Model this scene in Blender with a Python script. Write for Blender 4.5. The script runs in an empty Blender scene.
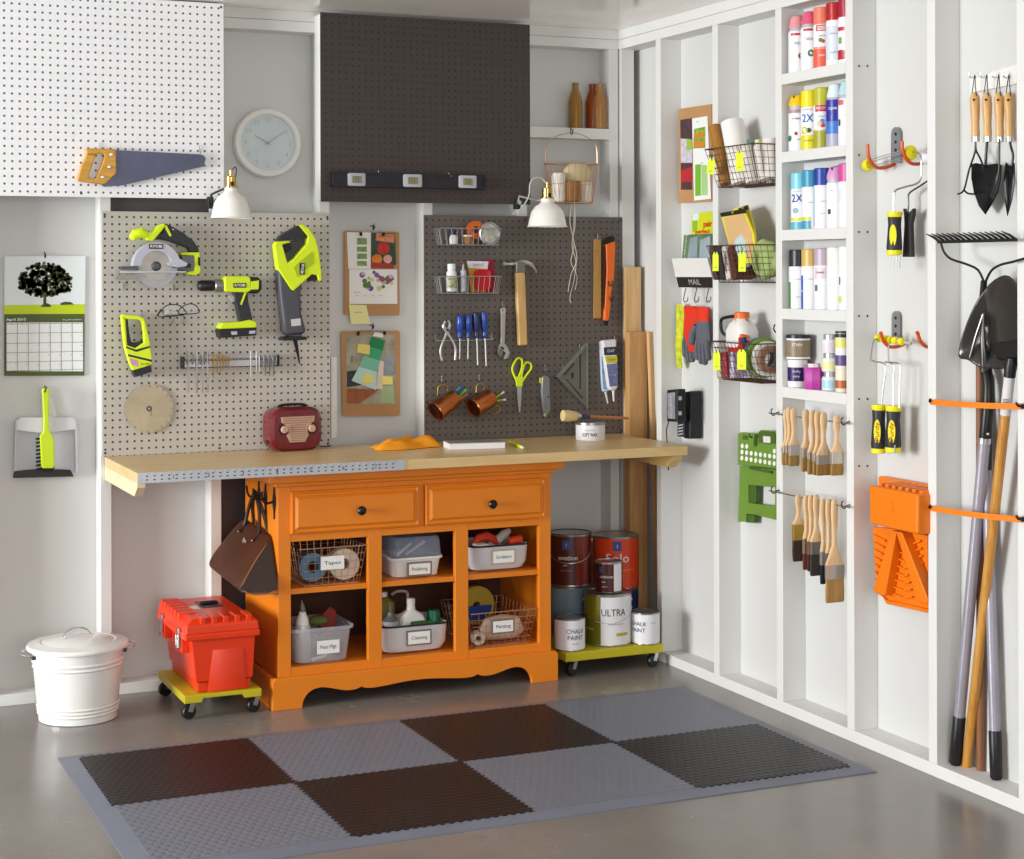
import bpy, bmesh, math, random
from mathutils import Vector, Matrix
random.seed(7)
S = bpy.context.scene
COL = S.collection
V = Vector
PI = math.pi

# ------------------------------------------------------------------ camera
F = 1730.0; TH = math.radians(23.94); RO = 0.0028; HY = 272.8
CAM = V((-3.18, -6.115, 1.478))
rgt = V((math.cos(TH), -math.sin(TH), 0)); fwd = V((math.sin(TH), math.cos(TH), 0)); upz = V((0, 0, 1))
cr, sr = math.cos(RO), math.sin(RO)
cx_, cy_ = rgt * cr - upz * sr, rgt * sr + upz * cr
cam = bpy.data.cameras.new('camera'); co = bpy.data.objects.new('camera', cam); COL.objects.link(co)
M = Matrix((cx_, cy_, -fwd)).transposed().to_4x4(); M.translation = CAM
co.matrix_world = M
cam.sensor_fit = 'HORIZONTAL'; cam.sensor_width = 36; cam.lens = F * 36 / 1024
cam.shift_y = -(429.5 - HY) / 1024
cam.clip_start = .05
S.camera = co

# ------------------------------------------------------------------ light
S.view_settings.view_transform = 'Standard'; S.view_settings.look = 'None'
S.view_settings.gamma = 1; S.view_settings.use_curve_mapping = False
S.view_settings.exposure = 0.03
w = bpy.data.worlds.new('world'); S.world = w; w.use_nodes = True
w.node_tree.nodes['Background'].inputs[0].default_value = (1, .985, .955, 1)
w.node_tree.nodes['Background'].inputs[1].default_value = .31
def area(name, loc, target, size, power, col=(1, 1, 1), sy=None):
    l = bpy.data.lights.new(name, 'AREA'); l.energy = power; l.color = col
    l.shape = 'RECTANGLE'; l.size = size; l.size_y = sy or size
    o = bpy.data.objects.new(name, l); COL.objects.link(o); o.location = loc
    o.rotation_euler = (V(target) - V(loc)).to_track_quat('-Z', 'Y').to_euler(); return o
area('left_key_light', (-8.6, -1.9, 1.55), (-.3, -1.2, 1.25), 2.6, 590, (.98, 1, 1), 2.0)  # key from the left, placed by the shadow direction; its doorway is assumed
area('front_fill', (-2.6, -7.6, 1.5), (-1.0, 0, 1.5), 2.8, 92, (1, .99, .975), 1.8)  # unseen fill added behind the camera to brighten the back wall

# ------------------------------------------------------------------ helpers
def ray(u, v):
    x = (u - 512) / F; y = (HY - v) / F
    a = x * cr + y * sr; b = -x * sr + y * cr
    return fwd + rgt * a + upz * b
def B(u, v, y=-.02):                      # a point on the plane parallel to the back wall at depth y
    d = ray(u, v); t = (y - CAM.y) / d.y; return CAM + d * t
def R(u, v, x=0):                         # a point on the plane parallel to the right wall at x
    d = ray(u, v); t = (x - CAM.x) / d.x; return CAM + d * t
def Z(u, v, z=0):
    d = ray(u, v); t = (z - CAM.z) / d.z; return CAM + d * t

def lin(c):
    if isinstance(c, str):
        c = c.lstrip('#'); c = [int(c[i:i + 2], 16) / 255 for i in (0, 2, 4)]
        return tuple(x / 12.92 if x <= .04045 else ((x + .055) / 1.055) ** 2.4 for x in c)
    return tuple(c)
_m = {}
def mat(col, rough=.5, metal=0, bump=0, bscale=60, var=.06, vscale=6, alpha=1, trans=0, coat=0, name=None, stretch=None, ior=1.45, spec=.5):
    key = (str(col), rough, metal, bump, bscale, var, vscale, alpha, trans, coat, stretch, spec)
    if key in _m: return _m[key]
    m = bpy.data.materials.new(name or 'paint_' + str(col).strip('#')); m.use_nodes = True
    nt = m.node_tree; p = nt.nodes['Principled BSDF']; c = lin(col)
    p.inputs['Roughness'].default_value = rough; p.inputs['Metallic'].default_value = metal
    p.inputs['Alpha'].default_value = alpha; p.inputs['Transmission Weight'].default_value = trans
    p.inputs['Coat Weight'].default_value = coat; p.inputs['IOR'].default_value = ior
    p.inputs['Specular IOR Level'].default_value = spec
    tc = nt.nodes.new('ShaderNodeTexCoord'); mp = nt.nodes.new('ShaderNodeMapping')
    nt.links.new(tc.outputs['Object'], mp.inputs[0])
    if stretch: mp.inputs['Scale'].default_value = stretch
    n = nt.nodes.new('ShaderNodeTexNoise'); n.inputs['Scale'].default_value = vscale; n.inputs['Detail'].default_value = 4
    nt.links.new(mp.outputs[0], n.inputs['Vector'])
    r = nt.nodes.new('ShaderNodeValToRGB'); r.color_ramp.elements[0].position = .3; r.color_ramp.elements[1].position = .7
    r.color_ramp.elements[0].color = tuple(x * (1 - var) for x in c) + (1,)
    r.color_ramp.elements[1].color = tuple(min(1, x * (1 + var)) for x in c) + (1,)
    nt.links.new(n.outputs['Fac'], r.inputs[0]); nt.links.new(r.outputs[0], p.inputs['Base Color'])
    if bump:
        n2 = nt.nodes.new('ShaderNodeTexNoise'); n2.inputs['Scale'].default_value = bscale; n2.inputs['Detail'].default_value = 3
        nt.links.new(mp.outputs[0], n2.inputs['Vector'])
        b = nt.nodes.new('ShaderNodeBump'); b.inputs['Strength'].default_value = bump; b.inputs['Distance'].default_value = .002
        nt.links.new(n2.outputs['Fac'], b.inputs['Height']); nt.links.new(b.outputs[0], p.inputs['Normal'])
    _m[key] = m; return m
def node_mat(name, build, rough=.5):
    m = bpy.data.materials.new(name); m.use_nodes = True; nt = m.node_tree
    p = nt.nodes['Principled BSDF']; p.inputs['Roughness'].default_value = rough
    build(nt, p); return m
def mathn(nt, op, a, b=None):
    n = nt.nodes.new('ShaderNodeMath'); n.operation = op
    for i, x in enumerate((a, b)):
        if x is None: continue
        if isinstance(x, (int, float)): n.inputs[i].default_value = x
        else: nt.links.new(x, n.inputs[i])
    return n.outputs[0]
def wood(c1, c2, scale=(1, 1, 1), rough=.5, ns=8, name='wood'):
    def f(nt, p):
        tc = nt.nodes.new('ShaderNodeTexCoord'); mp = nt.nodes.new('ShaderNodeMapping'); mp.inputs['Scale'].default_value = scale
        nt.links.new(tc.outputs['Object'], mp.inputs[0])
        n = nt.nodes.new('ShaderNodeTexNoise'); n.inputs['Scale'].default_value = ns; n.inputs['Detail'].default_value = 6; n.inputs['Distortion'].default_value = .6
        nt.links.new(mp.outputs[0], n.inputs['Vector'])
        r = nt.nodes.new('ShaderNodeValToRGB'); r.color_ramp.elements[0].position = .35; r.color_ramp.elements[1].position = .68
        r.color_ramp.elements[0].color = lin(c1) + (1,); r.color_ramp.elements[1].color = lin(c2) + (1,)
        nt.links.new(n.outputs['Fac'], r.inputs[0]); nt.links.new(r.outputs[0], p.inputs['Base Color'])
        b = nt.nodes.new('ShaderNodeBump'); b.inputs['Strength'].default_value = .1; b.inputs['Distance'].default_value = .001
        nt.links.new(n.outputs['Fac'], b.inputs['Height']); nt.links.new(b.outputs[0], p.inputs['Normal'])
    return node_mat(name, f, rough)

class MB:
    def __init__(s): s.v = []; s.f = []; s.mi = []; s.cur = 0
    def add(s, vs, fs):
        o = len(s.v); s.v += [V(x) for x in vs]; s.f += [tuple(i + o for i in f) for f in fs]; s.mi += [s.cur] * len(fs); return s
    def mat(s, i): s.cur = i; return s
    def box(s, a, b):
        x0, y0, z0 = (min(a[i], b[i]) for i in range(3)); x1, y1, z1 = (max(a[i], b[i]) for i in range(3))
        return s.add([(x0,y0,z0),(x1,y0,z0),(x1,y1,z0),(x0,y1,z0),(x0,y0,z1),(x1,y0,z1),(x1,y1,z1),(x0,y1,z1)],
              [(0,3,2,1),(4,5,6,7),(0,1,5,4),(1,2,6,5),(2,3,7,6),(3,0,4,7)])
    def cbox(s, c, size, rot=None):       # centred box with an optional 3x3 matrix
        hx, hy, hz = (k / 2 for k in size); c = V(c)
        vs = [V((x, y, z)) for z in (-hz, hz) for x, y in ((-hx, -hy), (hx, -hy), (hx, hy), (-hx, hy))]
        if rot is not None: vs = [rot @ v for v in vs]
        return s.add([c + v for v in vs], [(0,3,2,1),(4,5,6,7),(0,1,5,4),(1,2,6,5),(2,3,7,6),(3,0,4,7)])
    def bar(s, p0, p1, w, t, side=(0, 0, 1)):   # rectangular bar from p0 to p1, w along side, t across
        p0, p1 = V(p0), V(p1); d = (p1 - p0).normalized(); sd = V(side); sd = (sd - d * sd.dot(d)).normalized(); n = d.cross(sd)
        vs = [p + sd * a * w / 2 + n * b * t / 2 for p in (p0, p1) for a, b in ((-1, -1), (1, -1), (1, 1), (-1, 1))]
        s.add(vs, [(0,3,2,1),(4,5,6,7),(0,1,5,4),(1,2,6,5),(2,3,7,6),(3,0,4,7)]); return s
    def prism(s, pts, off):               # polygon pts extruded by off
        pts = [V(p) for p in pts]; off = V(off); n = len(pts)
        nn = V((0, 0, 0))
        for i in range(n): nn += pts[i].cross(pts[(i + 1) % n])
        if nn.dot(off) > 0: pts = pts[::-1]
        return s.add(pts + [p + off for p in pts], [tuple(range(n)), tuple(range(2 * n - 1, n - 1, -1))] +
              [((i + 1) % n, i, i + n, (i + 1) % n + n) for i in range(n)])
    def ring(s, loops, caps=(True, True), closed=False):   # skin a list of equal vertex loops
        n = len(loops[0]); vs = [p for l in loops for p in l]; k = len(loops)
        fs = [(a * n + i, a * n + (i + 1) % n, ((a + 1) % k) * n + (i + 1) % n, ((a + 1) % k) * n + i) for a in range(k if closed else k - 1) for i in range(n)]
        if not closed:
            if caps[0]: fs.append(tuple(range(n - 1, -1, -1)))
            if caps[1]: fs.append(tuple(range((k - 1) * n, k * n)))
        return s.add(vs, fs)
    def lathe(s, prof, c=(0, 0, 0), axis=(0, 0, 1), n=24, caps=(True, True), sq=1):   # prof: (radius, height)
        ax = V(axis).normalized(); u = ax.orthogonal().normalized(); w_ = ax.cross(u); c = V(c)
        return s.ring([[c + ax * h + (u * math.cos(2 * PI * i / n) + w_ * math.sin(2 * PI * i / n)) * max(r, 1e-5) for i in range(n)] for r, h in prof], caps)
    def cyl(s, p0, p1, r0, r1=None, n=16):
        p0, p1 = V(p0), V(p1); return s.lathe([(r0, 0), (r1 if r1 is not None else r0, (p1 - p0).length)], p0, p1 - p0, n)
    def tube(s, pts, r, n=8, closed=False, rs=None, flat=None):
        pts = [V(p) for p in pts]; k = len(pts); loops = []
        t0 = (pts[1] - pts[0]).normalized(); u = t0.orthogonal().normalized()
        if flat is not None: u = V(flat)
        for i, p in enumerate(pts):
            if closed: t = (pts[(i + 1) % k] - pts[i - 1]).normalized()
            else: t = (pts[min(i + 1, k - 1)] - pts[max(i - 1, 0)]).normalized()
            u = (u - t * u.dot(t)); u = u.normalized() if u.length > 1e-6 else t.orthogonal().normalized(); w_ = t.cross(u)
            rr = rs[i] if rs else r
            ra, rb = rr if isinstance(rr, tuple) else (rr, rr)
            loops.append([p + u * math.cos(2 * PI * j / n) * ra + w_ * math.sin(2 * PI * j / n) * rb for j in range(n)])
        return s.ring(loops, closed=closed)
    def sph(s, c, r, n=16, m=10, sc=(1, 1, 1)):
        c = V(c); loops = []
        for a in range(1, m):
            t = PI * a / m; loops.append([c + V((math.sin(t) * math.cos(2 * PI * i / n) * r * sc[0], math.sin(t) * math.sin(2 * PI * i / n) * r * sc[1], -math.cos(t) * r * sc[2])) for i in range(n)])
        return s.ring(loops)
    def annulus(s, c, r0, r1, h, axis, n=32):
        return s.ring(_ann(c, r0, r1, h, axis, n), closed=True)
def _ann(c, r0, r1, h, axis, n):
    ax = V(axis).normalized(); u = ax.orthogonal().normalized(); w_ = ax.cross(u); c = V(c)
    return [[c + ax * hh + (u * math.cos(2 * PI * i / n) + w_ * math.sin(2 * PI * i / n)) * r for i in range(n)] for r, hh in ((r0, 0), (r1, 0), (r1, h), (r0, h))]
def arc(c, r, a0, a1, n, ex, ey):
    c = V(c); ex, ey = V(ex), V(ey)
    return [c + ex * math.cos(a0 + (a1 - a0) * i / n) * r + ey * math.sin(a0 + (a1 - a0) * i / n) * r for i in range(n + 1)]
def smooth_path(pts, n=6, closed=False):
    pts = [V(p) for p in pts]; k = len(pts); out = []
    for i in range(k if closed else k - 1):
        p0 = pts[(i - 1) % k] if closed or i else pts[0]; p1 = pts[i]; p2 = pts[(i + 1) % k]; p3 = pts[(i + 2) % k] if closed or i + 2 < k else pts[-1]
        for j in range(n):
            t = j / n; out.append(.5 * ((2 * p1) + (p2 - p0) * t + (2 * p0 - 5 * p1 + 4 * p2 - p3) * t * t + (3 * p1 - p0 - 3 * p2 + p3) * t ** 3))
    if not closed: out.append(pts[-1])
    return out

def props(o, label=None, cat=None, group=None, kind=None):
    if label: o['label'] = label
    if cat: o['category'] = cat
    if group: o['group'] = group
    if kind: o['kind'] = kind
    return o
def wloc(o):
    l = V((0, 0, 0))
    while o: l += o.location; o = o.parent
    return l
def obj(name, mb, m, parent=None, bev=0, seg=2, ang=35, label=None, kind=None, sub=0, solid=0):
    """link a mesh builder as one mesh object; its vertices are world coordinates"""
    me = bpy.data.meshes.new(name)
    if parent is not None: base = wloc(parent)
    else:
        xs = [v.x for v in mb.v]; ys = [v.y for v in mb.v]; zs = [v.z for v in mb.v]
        base = V(((min(xs) + max(xs)) / 2, (min(ys) + max(ys)) / 2, min(zs)))
    me.from_pydata([tuple(v - base) for v in mb.v], [], mb.f); 
    bm = bmesh.new(); bm.from_mesh(me); bmesh.ops.recalc_face_normals(bm, faces=bm.faces)
    for f in bm.faces: f.smooth = True
    bm.to_mesh(me); bm.free()
    ms = m if isinstance(m, (list, tuple)) else [m]
    for x in ms: me.materials.append(x)
    if len(ms) > 1: me.polygons.foreach_set('material_index', mb.mi)
    me.set_sharp_from_angle(angle=math.radians(ang)); me.update()
    o = bpy.data.objects.new(name, me); COL.objects.link(o)
    if parent is not None: o.parent = parent
    else: o.location = base
    if solid:
        d = o.modifiers.new('thickness', 'SOLIDIFY'); d.thickness = solid; d.offset = 0
    if bev:
        d = o.modifiers.new('bevel', 'BEVEL'); d.width = bev; d.segments = seg; d.limit_method = 'ANGLE'; d.angle_limit = math.radians(40); d.harden_normals = True
    if sub:
        d = o.modifiers.new('sub', 'SUBSURF'); d.levels = sub; d.render_levels = sub
    if label: o['label'] = label
    if kind: o['kind'] = kind
    return o
def thing(name, label, cat, loc, group=None):
    o = bpy.data.objects.new(name, None); COL.objects.link(o); o.location = V(loc); o.empty_display_size = .05
    return props(o, label, cat, group)
def tmesh(name, mb, m, label, cat, group=None, kind=None, **k):   # a thing that is one mesh
    return props(obj(name, mb, m, None, **k), label, cat, group, kind)
def struct(name, mb, m, **k):
    o = obj(name, mb, m, None, **k); o['kind'] = 'structure'; return o
def kids(o): return [c for c in COL.objects if c.parent == o]
def dup(o, d=(0, 0, 0), label=None, group=None, parent=None, rotz=0):
    c = o.copy(); COL.objects.link(c)
    if parent is None:
        c.location = o.location + V(d); c.rotation_euler.z = o.rotation_euler.z + rotz
        if label: c['label'] = label
        if group: c['group'] = group
    else: c.parent = parent
    for ch in kids(o): dup(ch, parent=c)
    return c
def mbp(*a): return MB().prism(*a)

def text(s, c, size, m, parent, ex=(1, 0, 0), ey=(0, 0, 1), w=None, d=.0004, name='lettering', bold=0, align='CENTER'):
    """writing as a thin raised mesh: centre c, cap height size, reading along ex, up along ey"""
    cu = bpy.data.curves.new('t', 'FONT'); cu.body = s; cu.align_x = align; cu.align_y = 'CENTER'; cu.size = 1; cu.extrude = 0; cu.offset = bold; cu.resolution_u = 2
    to = bpy.data.objects.new('t', cu); me = bpy.data.meshes.new_from_object(to)
    ex, ey = V(ex).normalized(), V(ey).normalized(); nz = ex.cross(ey).normalized()
    k = size / .7; xs = [v.co.x for v in me.vertices]
    kx = k if w is None else w / max(1e-4, max(xs) - min(xs))
    mb = MB(); mb.v = [V(c) + ex * v.co.x * kx + ey * (v.co.y) * k + nz * d for v in me.vertices]
    mb.f = [tuple(p.vertices) for p in me.polygons]; mb.mi = [0] * len(mb.f)
    bpy.data.objects.remove(to); bpy.data.curves.remove(cu); bpy.data.meshes.remove(me)
    return obj(name, mb, m, parent)
def grid_dots(name, base, dot, pitch, r, ax='XZ', org=(0, 0), rough=.6, var=.04, spec=.5):
    def f(nt, p):
        p.inputs['Specular IOR Level'].default_value = spec
        tc = nt.nodes.new('ShaderNodeTexCoord'); sp = nt.nodes.new('ShaderNodeSeparateXYZ'); nt.links.new(tc.outputs['Object'], sp.inputs[0])
        ds = []
        for k, a in enumerate(ax):
            v = mathn(nt, 'ADD', sp.outputs[a], org[k]); v = mathn(nt, 'DIVIDE', v, pitch); v = mathn(nt, 'FRACT', v)
            v = mathn(nt, 'SUBTRACT', v, .5); v = mathn(nt, 'MULTIPLY', v, v); ds.append(v)
        d = mathn(nt, 'SQRT', mathn(nt, 'ADD', ds[0], ds[1])); h = mathn(nt, 'LESS_THAN', d, r / pitch)
        n = nt.nodes.new('ShaderNodeTexNoise'); n.inputs['Scale'].default_value = 40; nt.links.new(tc.outputs['Object'], n.inputs['Vector'])
        r_ = nt.nodes.new('ShaderNodeValToRGB'); c = lin(base)
        r_.color_ramp.elements[0].color = tuple(x * (1 - var) for x in c) + (1,); r_.color_ramp.elements[1].color = tuple(min(1, x * (1 + var)) for x in c) + (1,)
        nt.links.new(n.outputs['Fac'], r_.inputs[0])
        mx = nt.nodes.new('ShaderNodeMixRGB'); nt.links.new(h, mx.inputs[0]); nt.links.new(r_.outputs[0], mx.inputs[1]); mx.inputs[2].default_value = lin(dot) + (1,)
        nt.links.new(mx.outputs[0], p.inputs['Base Color'])
    return node_mat(name, f, rough)
# ================================================================== the room
panel = mat('#d3d3d1', .55, bump=.15, bscale=30, var=.015, vscale=3, stretch=(1, 1, .1), name='painted_panel')
timber = mat('#dfdfdc', .5, bump=.2, bscale=40, var=.02, vscale=8, stretch=(1, 1, .15), name='painted_timber')
ceilm = mat('#f6f0ed', .12, spec=.4, var=.01, name='glossy_ceiling_board')
def floorf(nt, p):
    tc = nt.nodes.new('ShaderNodeTexCoord'); n = nt.nodes.new('ShaderNodeTexNoise'); n.inputs['Scale'].default_value = 2.2; n.inputs['Detail'].default_value = 8
    nt.links.new(tc.outputs['Object'], n.inputs['Vector']); r = nt.nodes.new('ShaderNodeValToRGB')
    r.color_ramp.elements[0].position = .3; r.color_ramp.elements[1].position = .75
    r.color_ramp.elements[0].color = lin('#79746f') + (1,); r.color_ramp.elements[1].color = lin('#8b8681') + (1,)
    nt.links.new(n.outputs['Fac'], r.inputs[0])
    n2 = nt.nodes.new('ShaderNodeTexNoise'); n2.inputs['Scale'].default_value = 55; n2.inputs['Detail'].default_value = 3; nt.links.new(tc.outputs['Object'], n2.inputs['Vector'])
    r2 = nt.nodes.new('ShaderNodeValToRGB'); r2.color_ramp.elements[0].position = .73; r2.color_ramp.elements[1].position = .78
    nt.links.new(n2.outputs['Fac'], r2.inputs[0])
    mx = nt.nodes.new('ShaderNodeMixRGB'); nt.links.new(r2.outputs[0], mx.inputs[0]); nt.links.new(r.outputs[0], mx.inputs[1]); mx.inputs[2].default_value = lin('#a09b95') + (1,)
    nt.links.new(mx.outputs[0], p.inputs['Base Color'])
    rr = nt.nodes.new('ShaderNodeMapRange'); nt.links.new(n.outputs['Fac'], rr.inputs[0]); rr.inputs[3].default_value = .16; rr.inputs[4].default_value = .34
    nt.links.new(rr.outputs[0], p.inputs['Roughness'])
    b = nt.nodes.new('ShaderNodeBump'); b.inputs['Strength'].default_value = .12; b.inputs['Distance'].default_value = .002
    nt.links.new(n2.outputs['Fac'], b.inputs['Height']); nt.links.new(b.outputs[0], p.inputs['Normal'])
floorm = node_mat('worn_grey_floor_paint', floorf)
struct('floor', MB().box((-6, -8, -.06), (.2, .2, 0)), floorm)
struct('ceiling', MB().box((-6, -8, 2.441), (.2, .2, 2.5)), ceilm)
struct('wall_back', MB().box((-6, .089, 0), (.2, .12, 2.441)), panel)
struct('wall_right', MB().box((.089, -8, 0), (.12, .089, 2.441)), panel)
tn = [0]
def trim(a, b, bev=.0015):
    tn[0] += 1; return struct('trim_%d' % tn[0], MB().box(a, b), timber, bev=bev)
struct('baseboard_back', MB().box((-6, 0, 0), (.089, .089, .038)), timber, bev=.0015)
struct('baseboard_right', MB().box((0, -8, 0), (.089, 0, .038)), timber, bev=.0015)
trim((-6, 0, 2.403), (0, .089, 2.441)); trim((-6, 0, 2.364), (0, .089, 2.402))
trim((0, -8, 2.403), (.089, .089, 2.441)); trim((0, -8, 2.364), (.089, .089, 2.402))
for x in (-5.3, -4.9, -4.48, -4.07, -3.66, -3.26, -2.85, -2.45, -2.042, -1.65, -1.24, -.832, -.438, -.039): trim((x, 0, .038), (x + .038, .089, 2.364))
trim((.004, -.02, .038), (.06, .018, 2.364))
for y in (-.345, -.767, -1.182, -1.589, -2.0, -2.392, -2.8, -3.2, -3.6, -4.0, -4.4, -4.8, -5.2, -5.6, -6.0, -6.4): trim((0, y, .038), (.089, y + .038, 2.364))
# a furring strip beside the grey pegboard and the nailing block that carries the bottles
a = B(330, 357, 0); trim((a.x, -.012, .87), (a.x + .022, 0, a.z))
a = B(606, 127, 0); b = B(606, 140, 0); SHZ = B(560, 127.3, 0).z
trim((-.40, 0, SHZ - .042), (-.039, .089, SHZ))
# dark screw holes on the shelf-side stud
# dark grey sheet filling the gap between two studs behind the cabinet
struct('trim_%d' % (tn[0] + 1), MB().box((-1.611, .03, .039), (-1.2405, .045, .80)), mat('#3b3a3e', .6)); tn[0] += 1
dark = mat('#1c1a19', .6)
for i, vv in enumerate((65, 155, 232, 316, 399, 465)):
    for x in (.016, .05):
        pass
# ================================================================== shared materials and shape makers
white_pl = mat('#e9e8e4', .35, var=.015); black_pl = mat('#17171a', .4, var=.05); black_metal = mat('#1b1a1a', .45, metal=.3)
steel = mat('#c9cbce', .32, metal=1, var=.04, vscale=30); chrome = mat('#d8dadd', .15, metal=1); dark_steel = mat('#55585c', .35, metal=.9)
paper = mat('#efeeea', .6, var=.01); ink = mat('#26262b', .6); wire_bk = mat('#5a4238', .5, metal=.3); copper_w = mat('#d0a080', .35, metal=.8)
lime = mat('#c6e00c', .35, var=.03); lime_y = mat('#d9f01a', .45, var=.03); orange_pl = mat('#ee6c1e', .4)
hdpe = mat('#dfe0e6', .35, alpha=.3, var=.02); clear_pl = mat('#dfe3ea', .15, alpha=.35, var=.01)

def rrect(w, d, r, n=5):              # rounded rectangle in XY, centred
    out = []
    for cx, cy, a in ((w/2-r, d/2-r, 0), (-w/2+r, d/2-r, PI/2), (-w/2+r, -d/2+r, PI), (w/2-r, -d/2+r, 1.5*PI)):
        out += [V((cx + r*math.cos(a + PI/2*i/n), cy + r*math.sin(a + PI/2*i/n), 0)) for i in range(n + 1)]
    return out
def shell(c, secs, t, r):             # open tub: secs = (w, d, z) from bottom up; t wall thickness
    c = V(c); mb = MB(); outer = [[c + p + V((0, 0, z)) for p in rrect(w, d, min(r, w/2.01, d/2.01))] for w, d, z in secs]
    inner = [[c + p + V((0, 0, z)) for p in rrect(w - 2*t, d - 2*t, max(.002, min(r, w/2.01, d/2.01) - t))] for w, d, z in secs[::-1]]
    inner[-1] = [p + V((0, 0, t)) for p in inner[-1]]
    return mb.ring(outer + inner)
def solid(c, secs, r, n=5):           # closed body through rounded sections
    c = V(c); return MB().ring([[c + p + V((0, 0, z)) for p in rrect(w, d, min(r, w/2.01, d/2.01), n)] for w, d, z in secs])
def patch(cx, cy, r, z0, z1, a0, a1, n=24):   # a label wrapped on an upright cylinder, a=0 faces -y
    vs = []; 
    for i in range(n + 1):
        a = a0 + (a1 - a0) * i / n
        for z in (z0, z1): vs.append((cx + r*math.sin(a), cy - r*math.cos(a), z))
    return MB().add(vs, [(2*i, 2*i+2, 2*i+3, 2*i+1) for i in range(n)])
def wraptext(s, cx, cy, r, z, size, m, parent, a0=0, w=None, bold=0, name='lettering'):
    o = text(s, (0, 0, 0), size, m, parent, w=w, bold=bold, name=name); base = wloc(parent)
    for v in o.data.vertices:
        p = v.co + base; a = a0 + p.x / r
        v.co = V((cx + (r + .0006)*math.sin(a), cy - (r + .0006)*math.cos(a), z + p.z)) - base
    return o
def wiregrid(mb, quad, nu, nv, r):     # wires over a bilinear quad a-b-c-d
    a, b, c, d = (V(p) for p in quad)
    f = lambda s, t: a.lerp(b, s).lerp(d.lerp(c, s), t)
    for i in range(nu + 1): mb.cyl(f(i/nu, 0), f(i/nu, 1), r, n=5)
    for j in range(nv + 1): mb.cyl(f(0, j/nv), f(1, j/nv), r, n=5)
def wirebasket(x0, x1, y0, y1, z0, z1, tx, ty, m, parent, nx=9, ny=6, nz=4, r=.0011, rim=.0022, front_low=0):
    """tapered wire basket; top rim x0..x1, y0..y1, base inset by tx, ty"""
    T = [V((x0,y0,z1-front_low)), V((x1,y0,z1-front_low)), V((x1,y1,z1)), V((x0,y1,z1))]
    Bq = [V((x0+tx,y0+ty,z0)), V((x1-tx,y0+ty,z0)), V((x1-tx,y1-ty,z0)), V((x0+tx,y1-ty,z0))]
    mb = MB()
    for i in range(4):
        j = (i + 1) % 4; wiregrid(mb, (T[i], T[j], Bq[j], Bq[i]), nx if i % 2 == 0 else ny, nz, r)
    wiregrid(mb, Bq, nx, ny, r)
    obj('wire_mesh', mb, m, parent)
    mb = MB()
    for i in range(4): mb.cyl(T[i], T[(i+1) % 4], rim, n=8); mb.sph(T[i], rim, 8, 6)
    for i in range(4): mb.cyl(Bq[i], Bq[(i+1) % 4], rim*.8, n=8)
    obj('rim', mb, m, parent)
def label_card(c, w, h, s, parent, frame=None, ex=(1,0,0), th=.0012, ts=.012):
    c = V(c); ex = V(ex).normalized(); n = ex.cross(V((0,0,1))).normalized(); R3 = Matrix((ex, -n, V((0,0,1)))).transposed()
    if frame: obj('label_frame', MB().cbox(c + n*.001, (w + .012, .002, h + .012), R3), frame, parent)
    o = obj('label', MB().cbox(c + n*.0022, (w, th, h), R3), paper, parent)
    text(s, c + n*.003, ts, ink, o, ex=ex, w=w*.72)

# ================================================================== floor mat
t = thing('interlocking_floor_mat', 'checkered black and grey interlocking rubber floor mat on the painted floor', 'floor mat', (-1.22, -1.3, 0))
def tilem(name, col, rough):
    def f(nt, p):
        p.inputs['Base Color'].default_value = lin(col) + (1,); p.inputs['Specular IOR Level'].default_value = .3
        tc = nt.nodes.new('ShaderNodeTexCoord'); sp = nt.nodes.new('ShaderNodeSeparateXYZ'); nt.links.new(tc.outputs['Object'], sp.inputs[0])
        x = mathn(nt, 'DIVIDE', sp.outputs['X'], .026); y = mathn(nt, 'DIVIDE', sp.outputs['Y'], .026)
        row = mathn(nt, 'FLOOR', y); x = mathn(nt, 'ADD', x, mathn(nt, 'MULTIPLY', row, .5))
        fx = mathn(nt, 'SUBTRACT', mathn(nt, 'FRACT', x), .5); fy = mathn(nt, 'SUBTRACT', mathn(nt, 'FRACT', y), .5)
        d = mathn(nt, 'SQRT', mathn(nt, 'ADD', mathn(nt, 'MULTIPLY', fx, fx), mathn(nt, 'MULTIPLY', mathn(nt, 'MULTIPLY', fy, fy), 1.6)))
        mr = nt.nodes.new('ShaderNodeMapRange'); nt.links.new(d, mr.inputs[0]); mr.inputs[1].default_value = .28; mr.inputs[2].default_value = .4; mr.inputs[3].default_value = 1; mr.inputs[4].default_value = 0
        b = nt.nodes.new('ShaderNodeBump'); b.inputs['Strength'].default_value = 1; b.inputs['Distance'].default_value = .003
        nt.links.new(mr.outputs[0], b.inputs['Height']); nt.links.new(b.outputs[0], p.inputs['Normal'])
    return node_mat(name, f, rough)
t_black = tilem('black_studded_rubber', '#1a1718', .42); t_grey = tilem('grey_studded_rubber', '#757a86', .42); t_edge = mat('#747886', .5, bump=.2, bscale=80)
X0, Y0, TW, TD = -2.25, -.785, .516, .52
def toothed(x0, y0, x1, y1, k, a):
    out = []
    for (ax, ay), (bx, by), (nx, ny) in (((x0,y0),(x1,y0),(0,-1)), ((x1,y0),(x1,y1),(1,0)), ((x1,y1),(x0,y1),(0,1)), ((x0,y1),(x0,y0),(-1,0))):
        for i in range(k):
            s0, s1, s2, s3 = i/k, (i+.45)/k, (i+.5)/k, (i+.95)/k
            for s, q in ((s0, 0), (s1, 0), (s2, a), (s3, a)): out.append((ax+(bx-ax)*s+nx*q, ay+(by-ay)*s+ny*q))
    return out
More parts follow.
